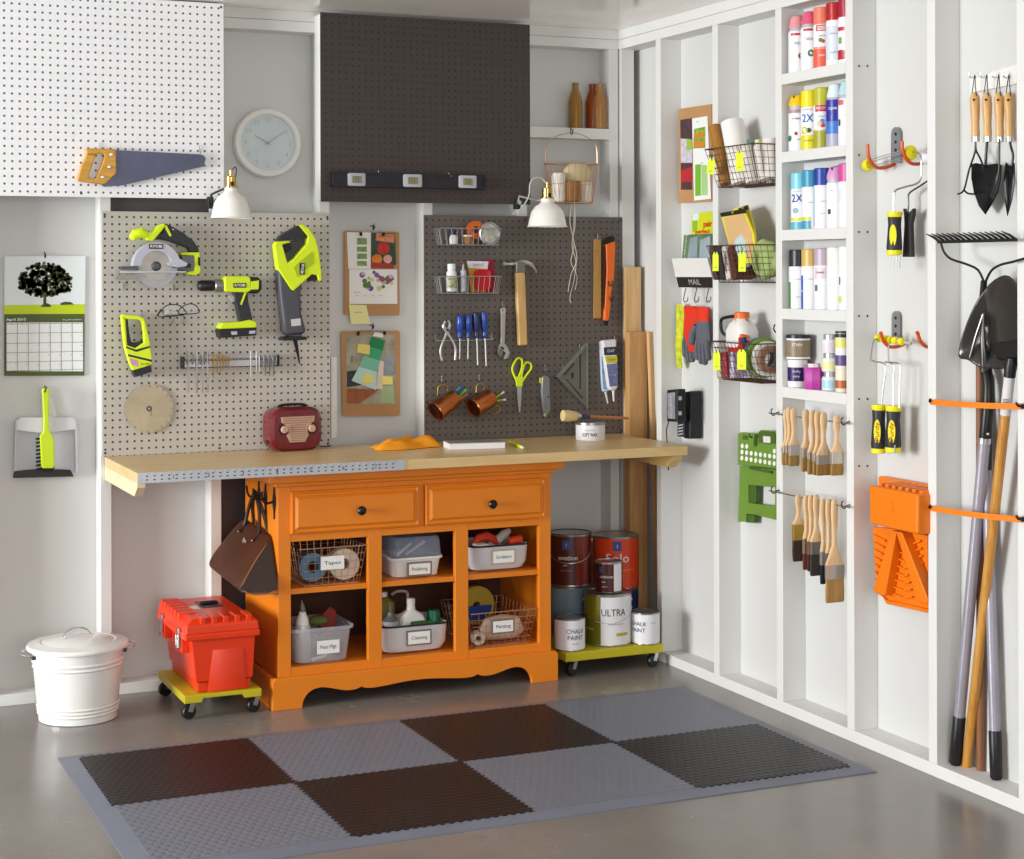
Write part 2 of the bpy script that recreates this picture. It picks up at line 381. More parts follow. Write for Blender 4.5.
for i in range(4):
    for j in range(2):
        blk = (i + j) % 2 == 0; x0 = X0 + i*TW; y1 = Y0 - j*TD
        if blk: pts = toothed(x0, y1 - TD, x0 + TW, y1, 20, .007)
        else: pts = toothed(x0, y1 - TD, x0 + TW, y1, 20, -.0001)
        obj('tile', mbp([(px, py, .0125 if blk else .0118) for px, py in pts], (0, 0, -.011)), t_black if blk else t_grey, t, label='black tile' if blk else 'grey tile')
ex, ey, bw = X0 + 4*TW, Y0 - 2*TD, .058
for quad in ([(X0-bw, Y0+bw), (ex+bw, Y0+bw), (ex, Y0), (X0, Y0)], [(X0-bw, ey-bw), (X0, ey), (ex, ey), (ex+bw, ey-bw)],
             [(X0-bw, Y0+bw), (X0, Y0), (X0, ey), (X0-bw, ey-bw)], [(ex+bw, Y0+bw), (ex+bw, ey-bw), (ex, ey), (ex, Y0)]):
    inner = {(X0, Y0), (ex, Y0), (X0, ey), (ex, ey)}
    mb = MB().ring([[V((x, y, 0)) for x, y in quad], [V((x, y, .0105 if (x, y) in inner else .003)) for x, y in quad]])
    obj('border_ramp', mb, t_edge, t, label='blue-grey ramp edge')

# ================================================================== orange cabinet
orange_f = mat('#e8841c', .38, var=.05, vscale=3, bump=.08, bscale=25, name='orange_satin_paint'); knobm = mat('#2c2b2c', .25, metal=.7)
c = thing('storage_cabinet', 'orange painted wooden cabinet with two drawers and six open cubbies under the workbench', 'cabinet', (-1.017, -.22, 0))
xl, xr, yf, yb = -1.527, -.505, -.43, -.012
for x in (xl, xr - .02): obj('side_panel', MB().box((x, yf + .02, .10), (x + .02, yb, .765)), orange_f, c, bev=.0015)
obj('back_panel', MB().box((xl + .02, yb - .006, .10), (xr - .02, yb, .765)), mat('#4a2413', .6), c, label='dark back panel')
obj('cabinet_top', MB().box((xl - .04, yf - .038, .768), (xr + .04, yb, .799)), orange_f, c, bev=.006, seg=3)
obj('cornice', MB().box((xl - .014, yf - .014, .752), (xr + .014, yb, .768)), orange_f, c, bev=.006, seg=3)
obj('bottom_board', MB().box((xl + .02, yf + .02, .115), (xr - .02, yb, .137)), orange_f, c)
obj('shelf', MB().box((xl + .02, yf + .004, .385), (xr - .02, yb, .403)), orange_f, c, bev=.001)
obj('drawer_deck', MB().box((xl + .02, yf + .02, .575), (xr - .02, yb, .585)), orange_f, c)
mb = MB()
for a, b in ((xl, -1.482), (-1.205, -1.154), (-.879, -.829), (-.552, xr)): mb.box((a, yf, .10), (b, yf + .022, .752))
mb.box((-1.0195, yf + .001, .59), (-.9965, yf + .02, .737))
for z0, z1 in ((.10, .137), (.564, .59), (.7345, .752)):
    for a, b in ((-1.482, -1.205), (-1.154, -.879), (-.829, -.552)): mb.box((a, yf + .0005, z0), (b, yf + .0215, z1))
obj('face_frame', mb, orange_f, c, bev=.0018)
for x0, x1, kx in ((-1.485, -1.02, -1.241), (-.996, -.532, -.75)):
    d = obj('drawer', MB().box((x0 + .001, yf - .004, .592), (x1 - .001, yf + .02, .735)), orange_f, c)
    w_, h_ = x1 - x0, .143; cxx, czz = (x0 + x1)/2, .6635
    def rl(ins, y): return [V((cxx + sx*(w_/2 - ins), y, czz + sz*(h_/2 - ins))) for sx, sz in ((-1,-1),(1,-1),(1,1),(-1,1))]
    obj('drawer_front', MB().ring([rl(0, yf-.004), rl(0, yf-.011), rl(.006, yf-.014), rl(.009, yf-.011), rl(.014, yf-.011), rl(.024, yf-.019), rl(.03, yf-.019)]), orange_f, d)
    obj('knob', MB().lathe([(.007, 0), (.006, .010), (.008, .014), (.0155, .019), (.016, .024), (.012, .029), (.004, .031)], (kx, yf - .019, .662 if kx < -1 else .656), (0, -1, 0), 24), knobm, d)
# base: mitred plinth with a scrolled apron
def apron():
    pts = [(-1.553, 0), (-1.45, 0)]
    def bez(a, b, c_, d_, n=8):
        return [tuple((1-u)**3*a[i] + 3*u*(1-u)**2*b[i] + 3*u*u*(1-u)*c_[i] + u**3*d_[i] for i in (0, 1)) for u in [k/n for k in range(1, n+1)]]
    L = bez((-1.45, 0), (-1.448, .04), (-1.42, .068), (-1.375, .064)) + bez((-1.375, .064), (-1.33, .058), (-1.30, .038), (-1.255, .046)) + bez((-1.255, .046), (-1.24, .05), (-1.235, .058), (-1.232, .05), 4) + bez((-1.232, .05), (-1.20, .034), (-1.10, .058), (-1.02, .056))
    m_ = -1.02; Rr = [(2*m_ - x, z) for x, z in L[::-1]]
    return pts + L + Rr[1:] + [(2*m_ + 1.45, 0), (-.487, 0), (-.487, .098), (-.497, .108), (-1.543, .108), (-1.553, .098)]
mb = mbp([(x, -.452, z) for x, z in apron()], (0, .02, 0))
obj('plinth', mb, orange_f, c, bev=.002)
for x in (-1.553, -.507): obj('plinth_side', MB().box((x, -.432, 0), (x + .02, yb, .105)), orange_f, c, bev=.002)

# bins in the cubbies -------------------------------------------------
def rings_roll(c, r0, r1, w, m, ax=(0, 1, 0), core=None): return MB().annulus(c, r0, r1, w, ax, 32)
frame_b = mat('#7b6a60', .6); frame_t = mat('#b79f86', .6); enamel = mat('#d9dade', .22, var=.02); 
# 1 wire basket with tape rolls
t = thing('wire_basket', 'copper wire basket of tape rolls in the top left cubby', 'basket', (-1.335, -.33, .404), 'labelled bins in the cabinet cubbies')
wirebasket(-1.449, -1.21, -.425, -.16, .405, .535, .02, .02, copper_w, t, 9, 8, 5)
label_card((-1.333, -.4255, .483), .084, .046, 'Tapes', t)
tmesh('masking_tape_roll', MB().annulus((-1.385, -.37, .462), .02, .05, .045, (0, 1, 0)), mat('#5f8fae', .6, bump=.2, bscale=200), 'blue masking tape roll standing in the top left wire basket', 'tape roll', bev=.001)
tmesh('masking_tape_roll', MB().annulus((-1.275, -.385, .467), .019, .054, .05, (0, 1, 0)), mat('#d6cbb8', .6, bump=.2, bscale=200), 'cream masking tape roll standing in the top left wire basket', 'tape roll', bev=.001)
# 2 white box with clear lid
t = thing('lidded_storage_box', 'white storage box with clear blue-grey lid in the top middle cubby', 'storage box', (-1.02, -.33, .4035), 'labelled bins in the cabinet cubbies')
obj('tub', shell((-1.008, -.305, .4035), [(.155, .15, 0), (.165, .16, .004), (.182, .176, .062), (.196, .19, .064), (.196, .19, .072)], .003, .02), white_pl, t)
obj('lid', solid((-1.003, -.305, .4765), [(.18, .17, 0), (.172, .162, .055), (.164, .155, .068)], .015), mat('#a3aec4', .12, alpha=.42), t, label='translucent blue-grey lid')
label_card((-1.003, -.3995, .434), .08, .038, 'Polishing', t, frame_b)
for k, (a, b, lb) in enumerate((((-1.075, -.37, .482), (-1.02, -.36, .520), 'left'), ((-1.04, -.36, .482), (-.965, -.35, .522), 'right'))):
    tmesh('white_stick', MB().cyl(a, b, .005, n=10), white_pl, 'white stick inside the clear-lidded box, the %s one of two' % lb, 'stick')
# 3 enamel pan
def pan(name, label, cx, w, z, h, txt, fr):
    t = thing(name, label, 'bin', (cx, -.31, z), 'labelled bins in the cabinet cubbies')
    obj('tub', shell((cx, -.30, z), [(w*.72, .16, 0), (w*.86, .19, .008), (w*.95, .21, .03), (w*.985, .222, h - .004), (w, .228, h)], .003, .04), enamel, t)
    obj('rim', MB().tube([V((cx, -.30, z + h)) + p for p in rrect(w, .228, .04, 6)], .0035, 6, closed=True), mat('#15161a', .3), t, label='black rim')
    label_card((cx + .006, -.4155, z + h*.57), .082, .042, txt, t, fr)
    return t
pan('enamel_tub', 'white enamel tub with black rim in the top right cubby', -.692, .238, .4035, .094, 'Scrubbers', frame_t)
tmesh('scrub_brush', MB().tube([(-.77, -.33, .49), (-.745, -.33, .517), (-.715, -.33, .522), (-.69, -.33, .51), (-.672, -.33, .49)], .018, 10, rs=[.008, .016, .018, .014, .006]), mat('#d03a22', .5, bump=.8, bscale=300), 'red ridged scrub pad in the top right enamel tub', 'scrub pad')
tmesh('sponge', MB().cbox((-.755, -.37, .488), (.05, .05, .03)), mat('#e9dcd6', .8, bump=.4, bscale=150), 'pale pink sponge beside the red scrub pad', 'sponge', bev=.006)
tmesh('white_bottle', MB().lathe([(.012, 0), (.016, .01), (.018, .09), (.010, .12), (.001, .124)], (-.70, -.31, .475), (.62, .25, .32), 16), white_pl, 'white bottle lying in the top right enamel tub', 'bottle')
tmesh('red_bottle', MB().lathe([(.011, 0), (.015, .008), (.0155, .05), (.001, .056)], (-.64, -.36, .501), (1, .1, .12), 16), mat('#dd4526', .35), 'red capped bottle end poking out of the top right enamel tub', 'bottle')
# 4 clear bin with a spray can
t = thing('clear_storage_bin', 'translucent plastic bin in the bottom left cubby', 'storage bin', (-1.365, -.3, .138), 'labelled bins in the cabinet cubbies')
obj('tub', shell((-1.365, -.31, .1385), [(.17, .19, 0), (.188, .2, .006), (.212, .222, .112), (.228, .235, .113), (.23, .236, .124)], .0025, .03), hdpe, t)
label_card((-1.35, -.428, .196), .08, .045, 'Pest Mgt', t)
t = thing('spray_can', 'grey aerosol can with white cap standing in the bottom left cubby bin', 'spray can', (-1.425, -.395, .14))
obj('can_body', MB().lathe([(.026, 0), (.028, .003), (.028, .118), (.024, .128)], (-1.425, -.375, .142), n=24), mat('#c9c6c4', .35, metal=.3), t)
obj('cap', MB().lathe([(.023, 0), (.02, .02), (.013, .034), (.013, .042), (.002, .045)], (-1.425, -.375, .27), n=20), white_pl, t)
tmesh('trowel_blade', MB().lathe([(.012, 0), (.013, .07), (.009, .11), (.001, .135)], (-1.385, -.28, .20), (-.1, 0, 1), 12), mat('#8d8a80', .4), 'grey pointed nozzle tube standing in the bottom left bin', 'tube')
tmesh('garden_glove', MB().sph((-1.345, -.3, .262), .032, 14, 10, (1.2, .8, .6)), mat('#5f6c35', .7, bump=.5), 'green cloth bundle in the bottom left bin', 'cloth')
tmesh('red_pouch', MB().prism([(-1.33, -.27, .2), (-1.275, -.27, .2), (-1.268, -.27, .285), (-1.292, -.27, .302), (-1.325, -.27, .27)], (0, .02, 0)), mat('#8e2a20', .5), 'dark red pouch at the back of the bottom left bin', 'pouch', bev=.003)
tmesh('white_stick', MB().tube([(-1.40, -.4, .150), (-1.34, -.4, .163)], .006, 10), white_pl, 'white stick lying at the bottom of the bottom left bin', 'stick')
# 5 enamel pan with cleaning bottles
pan('enamel_tub', 'long white enamel tub with black rim in the bottom middle cubby', -1.018, .258, .1385, .1, 'Cleaning', frame_b)
t = thing('cleaner_bottle', 'white plastic jug bottle in the bottom middle enamel tub', 'bottle', (-1.022, -.33, .145))
obj('bottle_body', solid((-1.01, -.33, .15), [(.095, .06, 0), (.098, .062, .01), (.098, .062, .092), (.082, .05, .112), (.034, .032, .128), (.028, .028, .148)], .018), white_pl, t)
obj('cap', MB().lathe([(.0155, 0), (.0155, .02), (.012, .022)], (-1.01, -.33, .298), n=20), white_pl, t)
obj('label', MB().box((-1.055, -.3575, .17), (-.99, -.3565, .245)), mat('#b9c99a', .5), t, label='pale green label')
tmesh('green_sponge', MB().cbox((-.985, -.375, .232), (.075, .03, .022)), mat('#2e6b2d', .8, bump=.5, bscale=150), 'green sponge along the front of the bottom middle tub', 'sponge', bev=.003)
t = thing('spray_nozzle_bottle', 'clear bottle with grey label and slim nozzle in the bottom middle tub', 'bottle', (-1.10, -.34, .145))
obj('bottle_body', MB().lathe([(.028, 0), (.03, .01), (.03, .1), (.012, .118), (.01, .13), (.004, .135), (.003, .162), (.001, .164)], (-1.095, -.35, .15), n=20), mat('#6f7470', .25, alpha=.8), t)
obj('label', MB().annulus((-1.095, -.35, .222), .0301, .0308, .028, (0, 0, 1)), mat('#a9adb0', .5), t)
tmesh('green_canister', MB().lathe([(.024, 0), (.024, .11), (.022, .113), (.022, .123), (.001, .124)], (-.925, -.335, .15), n=20), mat('#1d6a4f', .4, metal=.3), 'green canister at the right end of the bottom middle tub', 'canister')
t = thing('mustard_bottle', 'olive yellow jug behind the clear bottle in the bottom middle tub', 'bottle', (-1.09, -.25, .145))
obj('bottle_body', solid((-1.09, -.26, .15), [(.08, .05, 0), (.082, .052, .15), (.03, .03, .17)], .015), mat('#6e661f', .4), t)
obj('cap', MB().lathe([(.016, 0), (.016, .016)], (-1.09, -.26, .32), n=16), white_pl, t)
tmesh('trigger_hose', MB().tube(smooth_path([(-1.06, -.27, .325), (-1.045, -.28, .337), (-1.02, -.29, .338), (-1.008, -.29, .33), (-1.005, -.29, .305)]), .0055, 8), mat('#9b918b', .4), 'grey curved spout rising behind the white jug bottle', 'spout')
# 6 wire basket, bottom right
t = thing('wire_basket', 'copper wire basket in the bottom right cubby', 'basket', (-.69, -.3, .138), 'labelled bins in the cabinet cubbies')
wirebasket(-.816, -.562, -.425, -.13, .139, .262, .022, .02, copper_w, t, 9, 9, 5, front_low=-.0)
label_card((-.694, -.4265, .210), .078, .040, 'Painting', t, frame_b)
tmesh('tape_roll', MB().annulus((-.775, -.395, .166), .01, .024, .04, (.15, 1, 0)), mat('#ddcfc0', .6), 'small cream tape roll in the bottom right wire basket', 'tape roll', bev=.001)
tmesh('cloth_roll', MB().tube([(-.75, -.35, .175), (-.72, -.35, .187), (-.66, -.345, .19), (-.61, -.34, .185), (-.582, -.34, .17)], .03, 14, rs=[.016, .04, .046, .042, .016]), mat('#ddc9b4', .9, bump=.5, bscale=60), 'folded cream drop cloth in the bottom right wire basket', 'drop cloth')
t = thing('painters_tape_disc', 'yellow and blue round tape pack at the back of the bottom right cubby', 'tape pack', (-.70, -.2, .145))
obj('disc', MB().annulus((-.70, -.20, .245), .014, .072, .03, (0, 1, 0)), mat('#a8912c', .4), t, bev=.002)
obj('label', MB().prism([(-.70 + .06*math.cos(a), -.2005, .245 + .06*math.sin(a)) for a in [PI + PI*k/14 for k in range(15)]], (0, -.0008, 0)), mat('#1f3f8c', .4), t, label='blue lower label')

# ================================================================== hooks and handbag on the cabinet side
hookm = mat('#241f1e', .5, metal=.5)
def side_hook(y, label):
    t = thing('coat_hook', label, 'hook', (xl - .003, y, .70), 'black iron hooks on the cabinet side')
    obj('backplate', mbp([(xl, y + dy, .70 + dz) for dy, dz in ((-.004, -.06), (.004, -.06), (.006, -.035), (.017, -.008), (.017, .008), (.006, .03), (.004, .065), (-.004, .065), (-.006, .03), (-.017, .008), (-.017, -.008), (-.006, -.035))], (-.004, 0, 0)), hookm, t)
    obj('hook_arm', MB().tube(smooth_path([(xl - .004, y, .70), (xl - .03, y, .695), (xl - .042, y, .708), (xl - .046, y, .735)]), .004, 8), hookm, t)
side_hook(-.392, 'black iron hook nearest the cabinet front with nothing on it'); side_hook(-.285, 'middle black iron hook holding one handbag strap'); side_hook(-.20, 'rear black iron hook behind the handbag straps'); 
leather = mat('#4a2818', .42, bump=.3, bscale=90, var=.22, vscale=9, name='brown_leather'); leather_d = mat('#2c1a13', .5, bump=.3, bscale=90); tan = mat('#8a5a38', .5)
t = thing('leather_handbag', 'brown leather handbag hanging by two straps from a hook on the cabinet side', 'handbag', (xl - .1, -.2, .4))
# the bag hangs beside the cabinet: a near gusset towards the camera, its front face turned to the left
gT, gA, gB = B(269, 538, -.36), B(237, 593, -.40), B(279.5, 592, -.452)
hT, hA = B(241, 520, -.16), B(205.5, 566, -.13); hB = hA + (gB - gA)*.75 + V((0, .03, 0)); hB.x = min(hB.x, xl - .006)
gT2 = gT + V((.022, .0, 0)); hT2 = hT + V((.03, 0, 0)); gT2.x = min(gT2.x, xl - .004); gB.x = min(gB.x, xl - .002)
def bsec(f):
    a, b, c_, d = gT.lerp(hT, f), gT2.lerp(hT2, f), gB.lerp(hB, f), gA.lerp(hA, f); s_ = math.sin(PI*f)
    o = (d - a).cross(hT - gT).normalized()
    if o.x > 0: o = -o
    return [a, b, b.lerp(c_, .5), c_, c_.lerp(d, .5) + V((0, 0, -.006)), d, d.lerp(a, .35) + o*(.012*s_ + .004), d.lerp(a, .7) + o*.006*s_]
fl_ = [bsec(f) for f in (0, .06, .5, .94, 1)]
cb = sum((p for l in fl_ for p in l), V((0, 0, 0)))/40
obj('bag_body', MB().ring([[cb + (p - cb)*1.075 for p in l] for l in fl_]), [leather], t, sub=3, ang=180)
ctr = sum((p for p in fl_[0]), V((0, 0, 0)))/8
obj('gusset_panel', MB().ring([[ctr.lerp(p, .86) + V((-.004, -.014, 0)) for p in fl_[0]], [ctr.lerp(p, .90) + V((0, .006, 0)) for p in fl_[0]]]), leather_d, t, label='dark gusset panel')
obj('edge_piping', MB().tube(smooth_path([gT + V((.002, -.003, -.008)), gT.lerp(gA, .4) + V((-.002, -.006, 0)), gT.lerp(gA, .74) + V((.0, -.006, -.0)), gA.lerp(gT, .10) + V((.008, -.006, .004)), gA.lerp(gB, .22) + V((.0, -.006, .002)), gA.lerp(gB, .5) + V((0, -.004, -.006)), gB + V((-.004, -.004, 0))]), .0032, 8), tan, t, label='tan edge piping')
hk = V((xl - .034, -.262, .708))
for f, xo in ((.62, 0), (.62, .03)):
    pa = gT.lerp(hT, .30) + V((xo - .006, 0, 0)); pb = gT.lerp(hT, .80) + V((xo - .006, 0, 0)); dn = (gA - gT).normalized()
    obj('strap', MB().tube(smooth_path([pa + dn*.035, pa, pa.lerp(hk, .6) + V((.006, -.016, .0)), hk + V((.0, -.008, .008)), hk + V((0, .010, .006)), pb.lerp(hk, .55) + V((0, .018, 0)), pb, pb + dn*.035]), .0065, 8, rs=None), leather_d, t)
for f in (.30, .80): obj('rivet', MB().sph(gT.lerp(hT, f) + dn*.03 + V((-.016, -.006, 0)), .0042, 8, 6), chrome, t, label='silver rivet')
text('fps', gT.lerp(hT, .5) + dn*.045 + V((-.014, -.004, 0)), .015, mat('#cfc6bd', .5), t, ex=(gT - hT), ey=-dn)

# ================================================================== red toolbox on its dolly
def caster(c, h, parent, r=.0255, ax=(.35, -.94, 0)):
    c = V(c); w = obj('caster_fork', MB().bar(c + V(ax).normalized()*.012 + V((0, 0, r)), c + V(ax).normalized()*.012 + V((.01, 0, h)), .018, .002, V(ax).cross(V((0,0,1)))).bar(c - V(ax).normalized()*.012 + V((0, 0, r)), c - V(ax).normalized()*.012 + V((.01, 0, h)), .018, .002, V(ax).cross(V((0,0,1)))).box(c + V((-.010, -.016, h - .003)), c + V((.022, .016, h))), steel, parent)
    w2 = obj('caster_wheel', MB().lathe([(r*.55, -.009), (r*.93, -.009), (r, -.006), (r, .006), (r*.93, .009), (r*.55, .009)], c + V((0, 0, r)), ax, 24), mat('#1a1a1c', .35), parent)
yolk = mat('#c0b31c', .4, var=.04)
def dolly(label, x0, x1, y0, y1, z0, z1, notch):
    t = thing('plant_dolly', label, 'dolly', ((x0+x1)/2, (y0+y1)/2, 0))
    pts = [(x0, z0), (x0, z1), (x1, z1), (x1, z0)]
    if notch: pts = [(x0, z0), (x0 + .058, z0), (x0 + .064, z0 + .013), (x1 - .064, z0 + .013), (x1 - .058, z0), (x1, z0), (x1, z1), (x0, z1)]
    obj('deck', mbp([(x, y0, z) for x, z in pts], (0, y1 - y0, 0)), yolk, t, bev=.003, seg=3)
    return t
t = dolly('yellow-green caster dolly under the red toolbox', -1.856, -1.594, -.462, -.055, .058, .085, True)
for x in (-1.835, -1.615):
    for y in (-.43, -.085): caster((x, y, 0), .058, t)
red = mat('#e43a12', .32, var=.03, bump=.1, bscale=120, name='red_orange_plastic'); 
t = thing('toolbox', 'red-orange plastic toolbox with steel latches standing on the yellow-green dolly', 'toolbox', (-1.713, -.27, .086))
def sec(x0, x1, y0, y1, z): return [V((x, y, z)) for x, y in ((x0, y0), (x1, y0), (x1, y1), (x0, y1))]
obj('case', MB().ring([sec(-1.806, -1.626, -.437, -.06, .0862), sec(-1.806, -1.625, -.437, -.06, .118), sec(-1.813, -1.619, -.443, -.05, .122), sec(-1.828, -1.612, -.447, -.045, .25), sec(-1.828, -1.612, -.447, -.045, .272)]), red, t, bev=.006, seg=3)
obj('raised_panel', MB().ring([[V((x, -.4445 - .032*(z - .122) - dy, z)) for x, z in ((-1.775 + i, .0875), (-1.64 - i, .0875), (-1.655 - i, .225 - i), (-1.757 + i, .225 - i))] for i, dy in ((0, 0), (.0, .001), (.004, .003))]), red, t)
obj('lid_rim', MB().box((-1.852, -.460, .262), (-1.598, -.032, .284)), red, t, bev=.005, seg=3)
obj('lid', MB().ring([sec(-1.850, -1.600, -.458, -.034, .282), sec(-1.848, -1.602, -.456, -.036, .312), sec(-1.822, -1.626, -.432, -.06, .331)]), red, t, bev=.006, seg=3)
for i in range(5):
    x = -1.80 + i*.039
    obj('lid_rib', MB().box((x, -.453, .306), (x + .02, -.37, .336)), red, t, bev=.004)
for i in range(6):
    y = -.34 + i*.05
    obj('lid_rib', MB().box((-1.847, y, .308), (-1.785, y + .03, .336)), red, t, bev=.004)
obj('handle_recess', MB().box((-1.745, -.26, .3295), (-1.672, -.14, .3325)), black_pl, t, label='black handle recess')
obj('carry_handle', MB().tube(smooth_path([(-1.738, -.2, .333), (-1.729, -.2, .337), (-1.688, -.2, .337), (-1.679, -.2, .333)]), .006, 8), black_pl, t, label='black carry handle')
obj('sticker', MB().box((-1.788, -.27, .3311), (-1.755, -.21, .3320)), paper, t, label='white sticker')
for y in (-.375, -.12):
    l = obj('latch', MB().box((-1.860, y - .012, .228), (-1.852, y + .012, .295)), chrome, t, bev=.002, label='steel latch')
    obj('latch_mount', MB().box((-1.850, y - .02, .212), (-1.826, y + .02, .268)), red, t, bev=.003)
    obj('latch_bail', MB().tube([(-1.862, y - .008, .222), (-1.864, y - .008, .275), (-1.864, y + .008, .275), (-1.862, y + .008, .222)], .0015, 6, closed=True), chrome, l)

# ================================================================== white bin
t = thing('lidded_bin', 'white enamelled metal bin with lid and wire handles by the back wall', 'bin', (-2.165, -.25, 0))
enam = mat('#ecebe8', .22, var=.01, coat=.3); zc = (-2.165, -.25, 0)
prof = [(.122, 0), (.128, .002), (.128, .008)]
for z in (.022, .034, .046): prof += [(.127 + z*.12, z), (.1305 + z*.12, z + .005), (.1275 + z*.12, z + .010)]
for z in (.175, .190): prof += [(.127 + z*.10, z), (.131 + z*.10, z + .006), (.127 + z*.10, z + .012)]
prof += [(.150, .232), (.153, .236)]
obj('bin_body', MB().lathe(prof, zc, n=64, caps=(True, True)), enam, t, ang=25)
obj('lid', MB().lathe([(.160, .236), (.1665, .237), (.1675, .243), (.163, .25), (.155, .251), (.125, .258), (.118, .256), (.112, .259), (.06, .266), (.052, .268), (.0, .269)], zc, n=64), enam, t, ang=25)
hp = smooth_path([(-2.165 - .048, -.25, .266), (-2.165 - .04, -.25, .282), (-2.165 - .02, -.25, .296), (-2.165 + .01, -.25, .298), (-2.165 + .032, -.25, .288), (-2.165 + .048, -.25, .268)])
obj('lid_handle', MB().tube(hp, .004, 8, rs=[(.0025, .007)]*len(hp), flat=(0, 0, 1)), chrome, t, label='polished lid handle')
for s in (-1, 1):
    cxh = -2.165 + s*.155
    obj('side_handle', MB().tube(smooth_path([(cxh, -.25 - .035, .222), (cxh + s*.022, -.25 - .03, .226), (cxh + s*.034, -.25, .232), (cxh + s*.022, -.25 + .03, .232), (cxh, -.25 + .035, .226)]), .0035, 8), chrome, t, label='steel wire side handle')
    obj('handle_bracket', MB().cbox((cxh - s*.006, -.285, .218), (.012, .014, .012)), dark_steel, t)

# ================================================================== paint cans on the second dolly
t = dolly('yellow-green caster dolly under the paint cans', -.447, -.043, -.432, -.04, .058, .09, False)
for x in (-.41, -.073):
    for y in (-.405, -.07): caster((x, y, 0), .058, t)
tin = mat('#a9a9a6', .3, metal=.9)
def paint_can(label, x, y, z, r, h, body, patches=(), texts=(), bail=True, fa=-.45, lidm=None):
    t = thing('paint_can', label, 'paint can', (x, y, z), 'paint cans on the dolly')
    obj('can_body', MB().lathe([(r*.98, 0), (r*1.0, .003), (r*.985, .007), (r*.985, h - .008), (r*1.005, h - .004), (r*1.005, h)], (x, y, z), n=72), body, t, ang=25)
    obj('lid', MB().lathe([(r*1.0, h), (r*.98, h + .0025), (r*.93, h + .0025), (r*.9, h - .003), (r*.8, h - .004), (0, h - .003)], (x, y, z), n=40, caps=(False, False)), lidm or tin, t, ang=25)
    for a0, a1, z0, z1, m_, k in patches: obj('label', patch(x, y, r*.985 + .0006 + .0003*k, z + z0*h, z + z1*h, fa + a0, fa + a1), m_, t)
    for s, a, zz, size, m_, *w in texts: wraptext(s, x, y, r*.985 + .0016, z + zz*h, size, m_, t, fa + a, w=w[0] if w else None)
    if bail:
        pts = [(x + r*1.02*math.sin(fa + a), y - r*1.02*math.cos(fa + a), z + h*(.88 - .42*math.cos(a*.82)**.8 if abs(a) < 1.57 else .85)) for a in [-1.55 + 3.1*i/16 for i in range(17)]]
        obj('wire_handle', MB().tube(pts, .0014, 6), steel, t)
        for a in (-1.55, 1.55): obj('handle_ear', MB().sph((x + r*1.0*math.sin(fa + a), y - r*1.0*math.cos(fa + a), z + h*.86), .005, 8, 6), steel, t)
    return t
wl = mat('#e4e3e6', .4, var=.01); navy = mat('#2d3a63', .5); blu = mat('#2d4a8d', .5); maroon = mat('#4b1d18', .35, var=.12, vscale=10); mar2 = mat('#7a2a1c', .35, var=.1)
paint_can('small white chalk paint can at the left front of the dolly', -.397, -.362, .0905, .057, .117, tin,
          [(-1.7, 1.7, .04, .96, wl, 1)], [('CHALK', .4, .62, .016, navy), ('PAINT', .4, .42, .016, navy), ('soft white', .4, .24, .005, ink)], bail=False, lidm=dark_steel)
paint_can('small white chalk paint can at the right front of the dolly', -.092, -.385, .0905, .053, .117, tin,
          [(-1.7, 1.7, .04, .96, wl, 1)], [('CHALK', -.62, .66, .015, navy), ('PAINT', -.62, .46, .015, navy), ('soft matt', .5, .7, .004, ink)], bail=False, lidm=dark_steel)
olive = mat('#7c751a', .35, metal=.2, var=.1)
paint_can('large olive and white ULTRA paint can in the middle of the dolly', -.217, -.318, .0905, .089, .188, tin,
          [(-1.8, 1.7, .03, .97, olive, 1), (-.32, 1.7, .03, .97, wl, 2), (.35, .95, .2, .26, mat('#b3a53a', .5), 3)], [('ULTRA', .24, .66, .026, ink, .096), ('premium interior', .35, .44, .006, ink), ('Paint + Primer', -.95, .33, .007, wl)])
# (the swoosh between olive and white)
dk = mat('#33301c', .5)
paint_can('blue and white striped paint can under the left dark red can', -.285, -.135, .0905, .08, .192, tin,
          [(-1.8, 1.7, .03, .97, mat('#6f8796', .4, var=.2, vscale=5), 1)], [('H', .75, .6, .028, navy)], bail=False)
paint_can('large dark red paint can stacked at the left back of the dolly', -.285, -.135, .2855, .083, .196, tin,
          [(-1.8, 1.8, .03, .97, maroon, 1), (.3, .95, .03, .97, mar2, 2), (-.35, .0, .72, .9, blu, 3)], [('ovation', -.1, .56, .018, wl, .075), ('interior latex', -.2, .32, .006, mat('#b08a7a', .5)), ('1', -.17, .81, .012, wl), ('satin', -.2, .42, .007, wl)], lidm=dark_steel)
paint_can('small dark red paint can stacked on the ULTRA can', -.213, -.32, .2815, .052, .112, tin,
          [(-1.8, 1.8, .03, .97, maroon, 1), (.35, 1.1, .06, .96, wl, 2), (-.75, -.45, .68, .88, blu, 3)], [('ovation', -.2, .55, .012, wl, .05), ('satin', -.4, .38, .006, wl), ('interior', -.3, .22, .005, wl)], bail=False)
paint_can('dark blue paint can under the orange Solo can', -.095, -.15, .0905, .088, .17, tin, [(-1.8, 1.8, .03, .97, mat('#1d2f6b', .4), 1)], [('interior', .35, .6, .008, wl), ('eggshell', .35, .45, .006, wl)], bail=False)
paint_can('large orange Solo paint can stacked at the right back of the dolly', -.095, -.15, .2635, .09, .20, tin,
          [(-1.8, 1.8, .03, .97, mat('#d9431c', .35, var=.06), 1), (-.15, .22, .74, .93, blu, 2)], [('Solo', .05, .6, .033, wl, .092), ('one coat interior', .45, .38, .007, mat('#f0b060', .5)), ('latex', .2, .28, .006, wl), ('1', .035, .83, .014, wl)], bail=False)
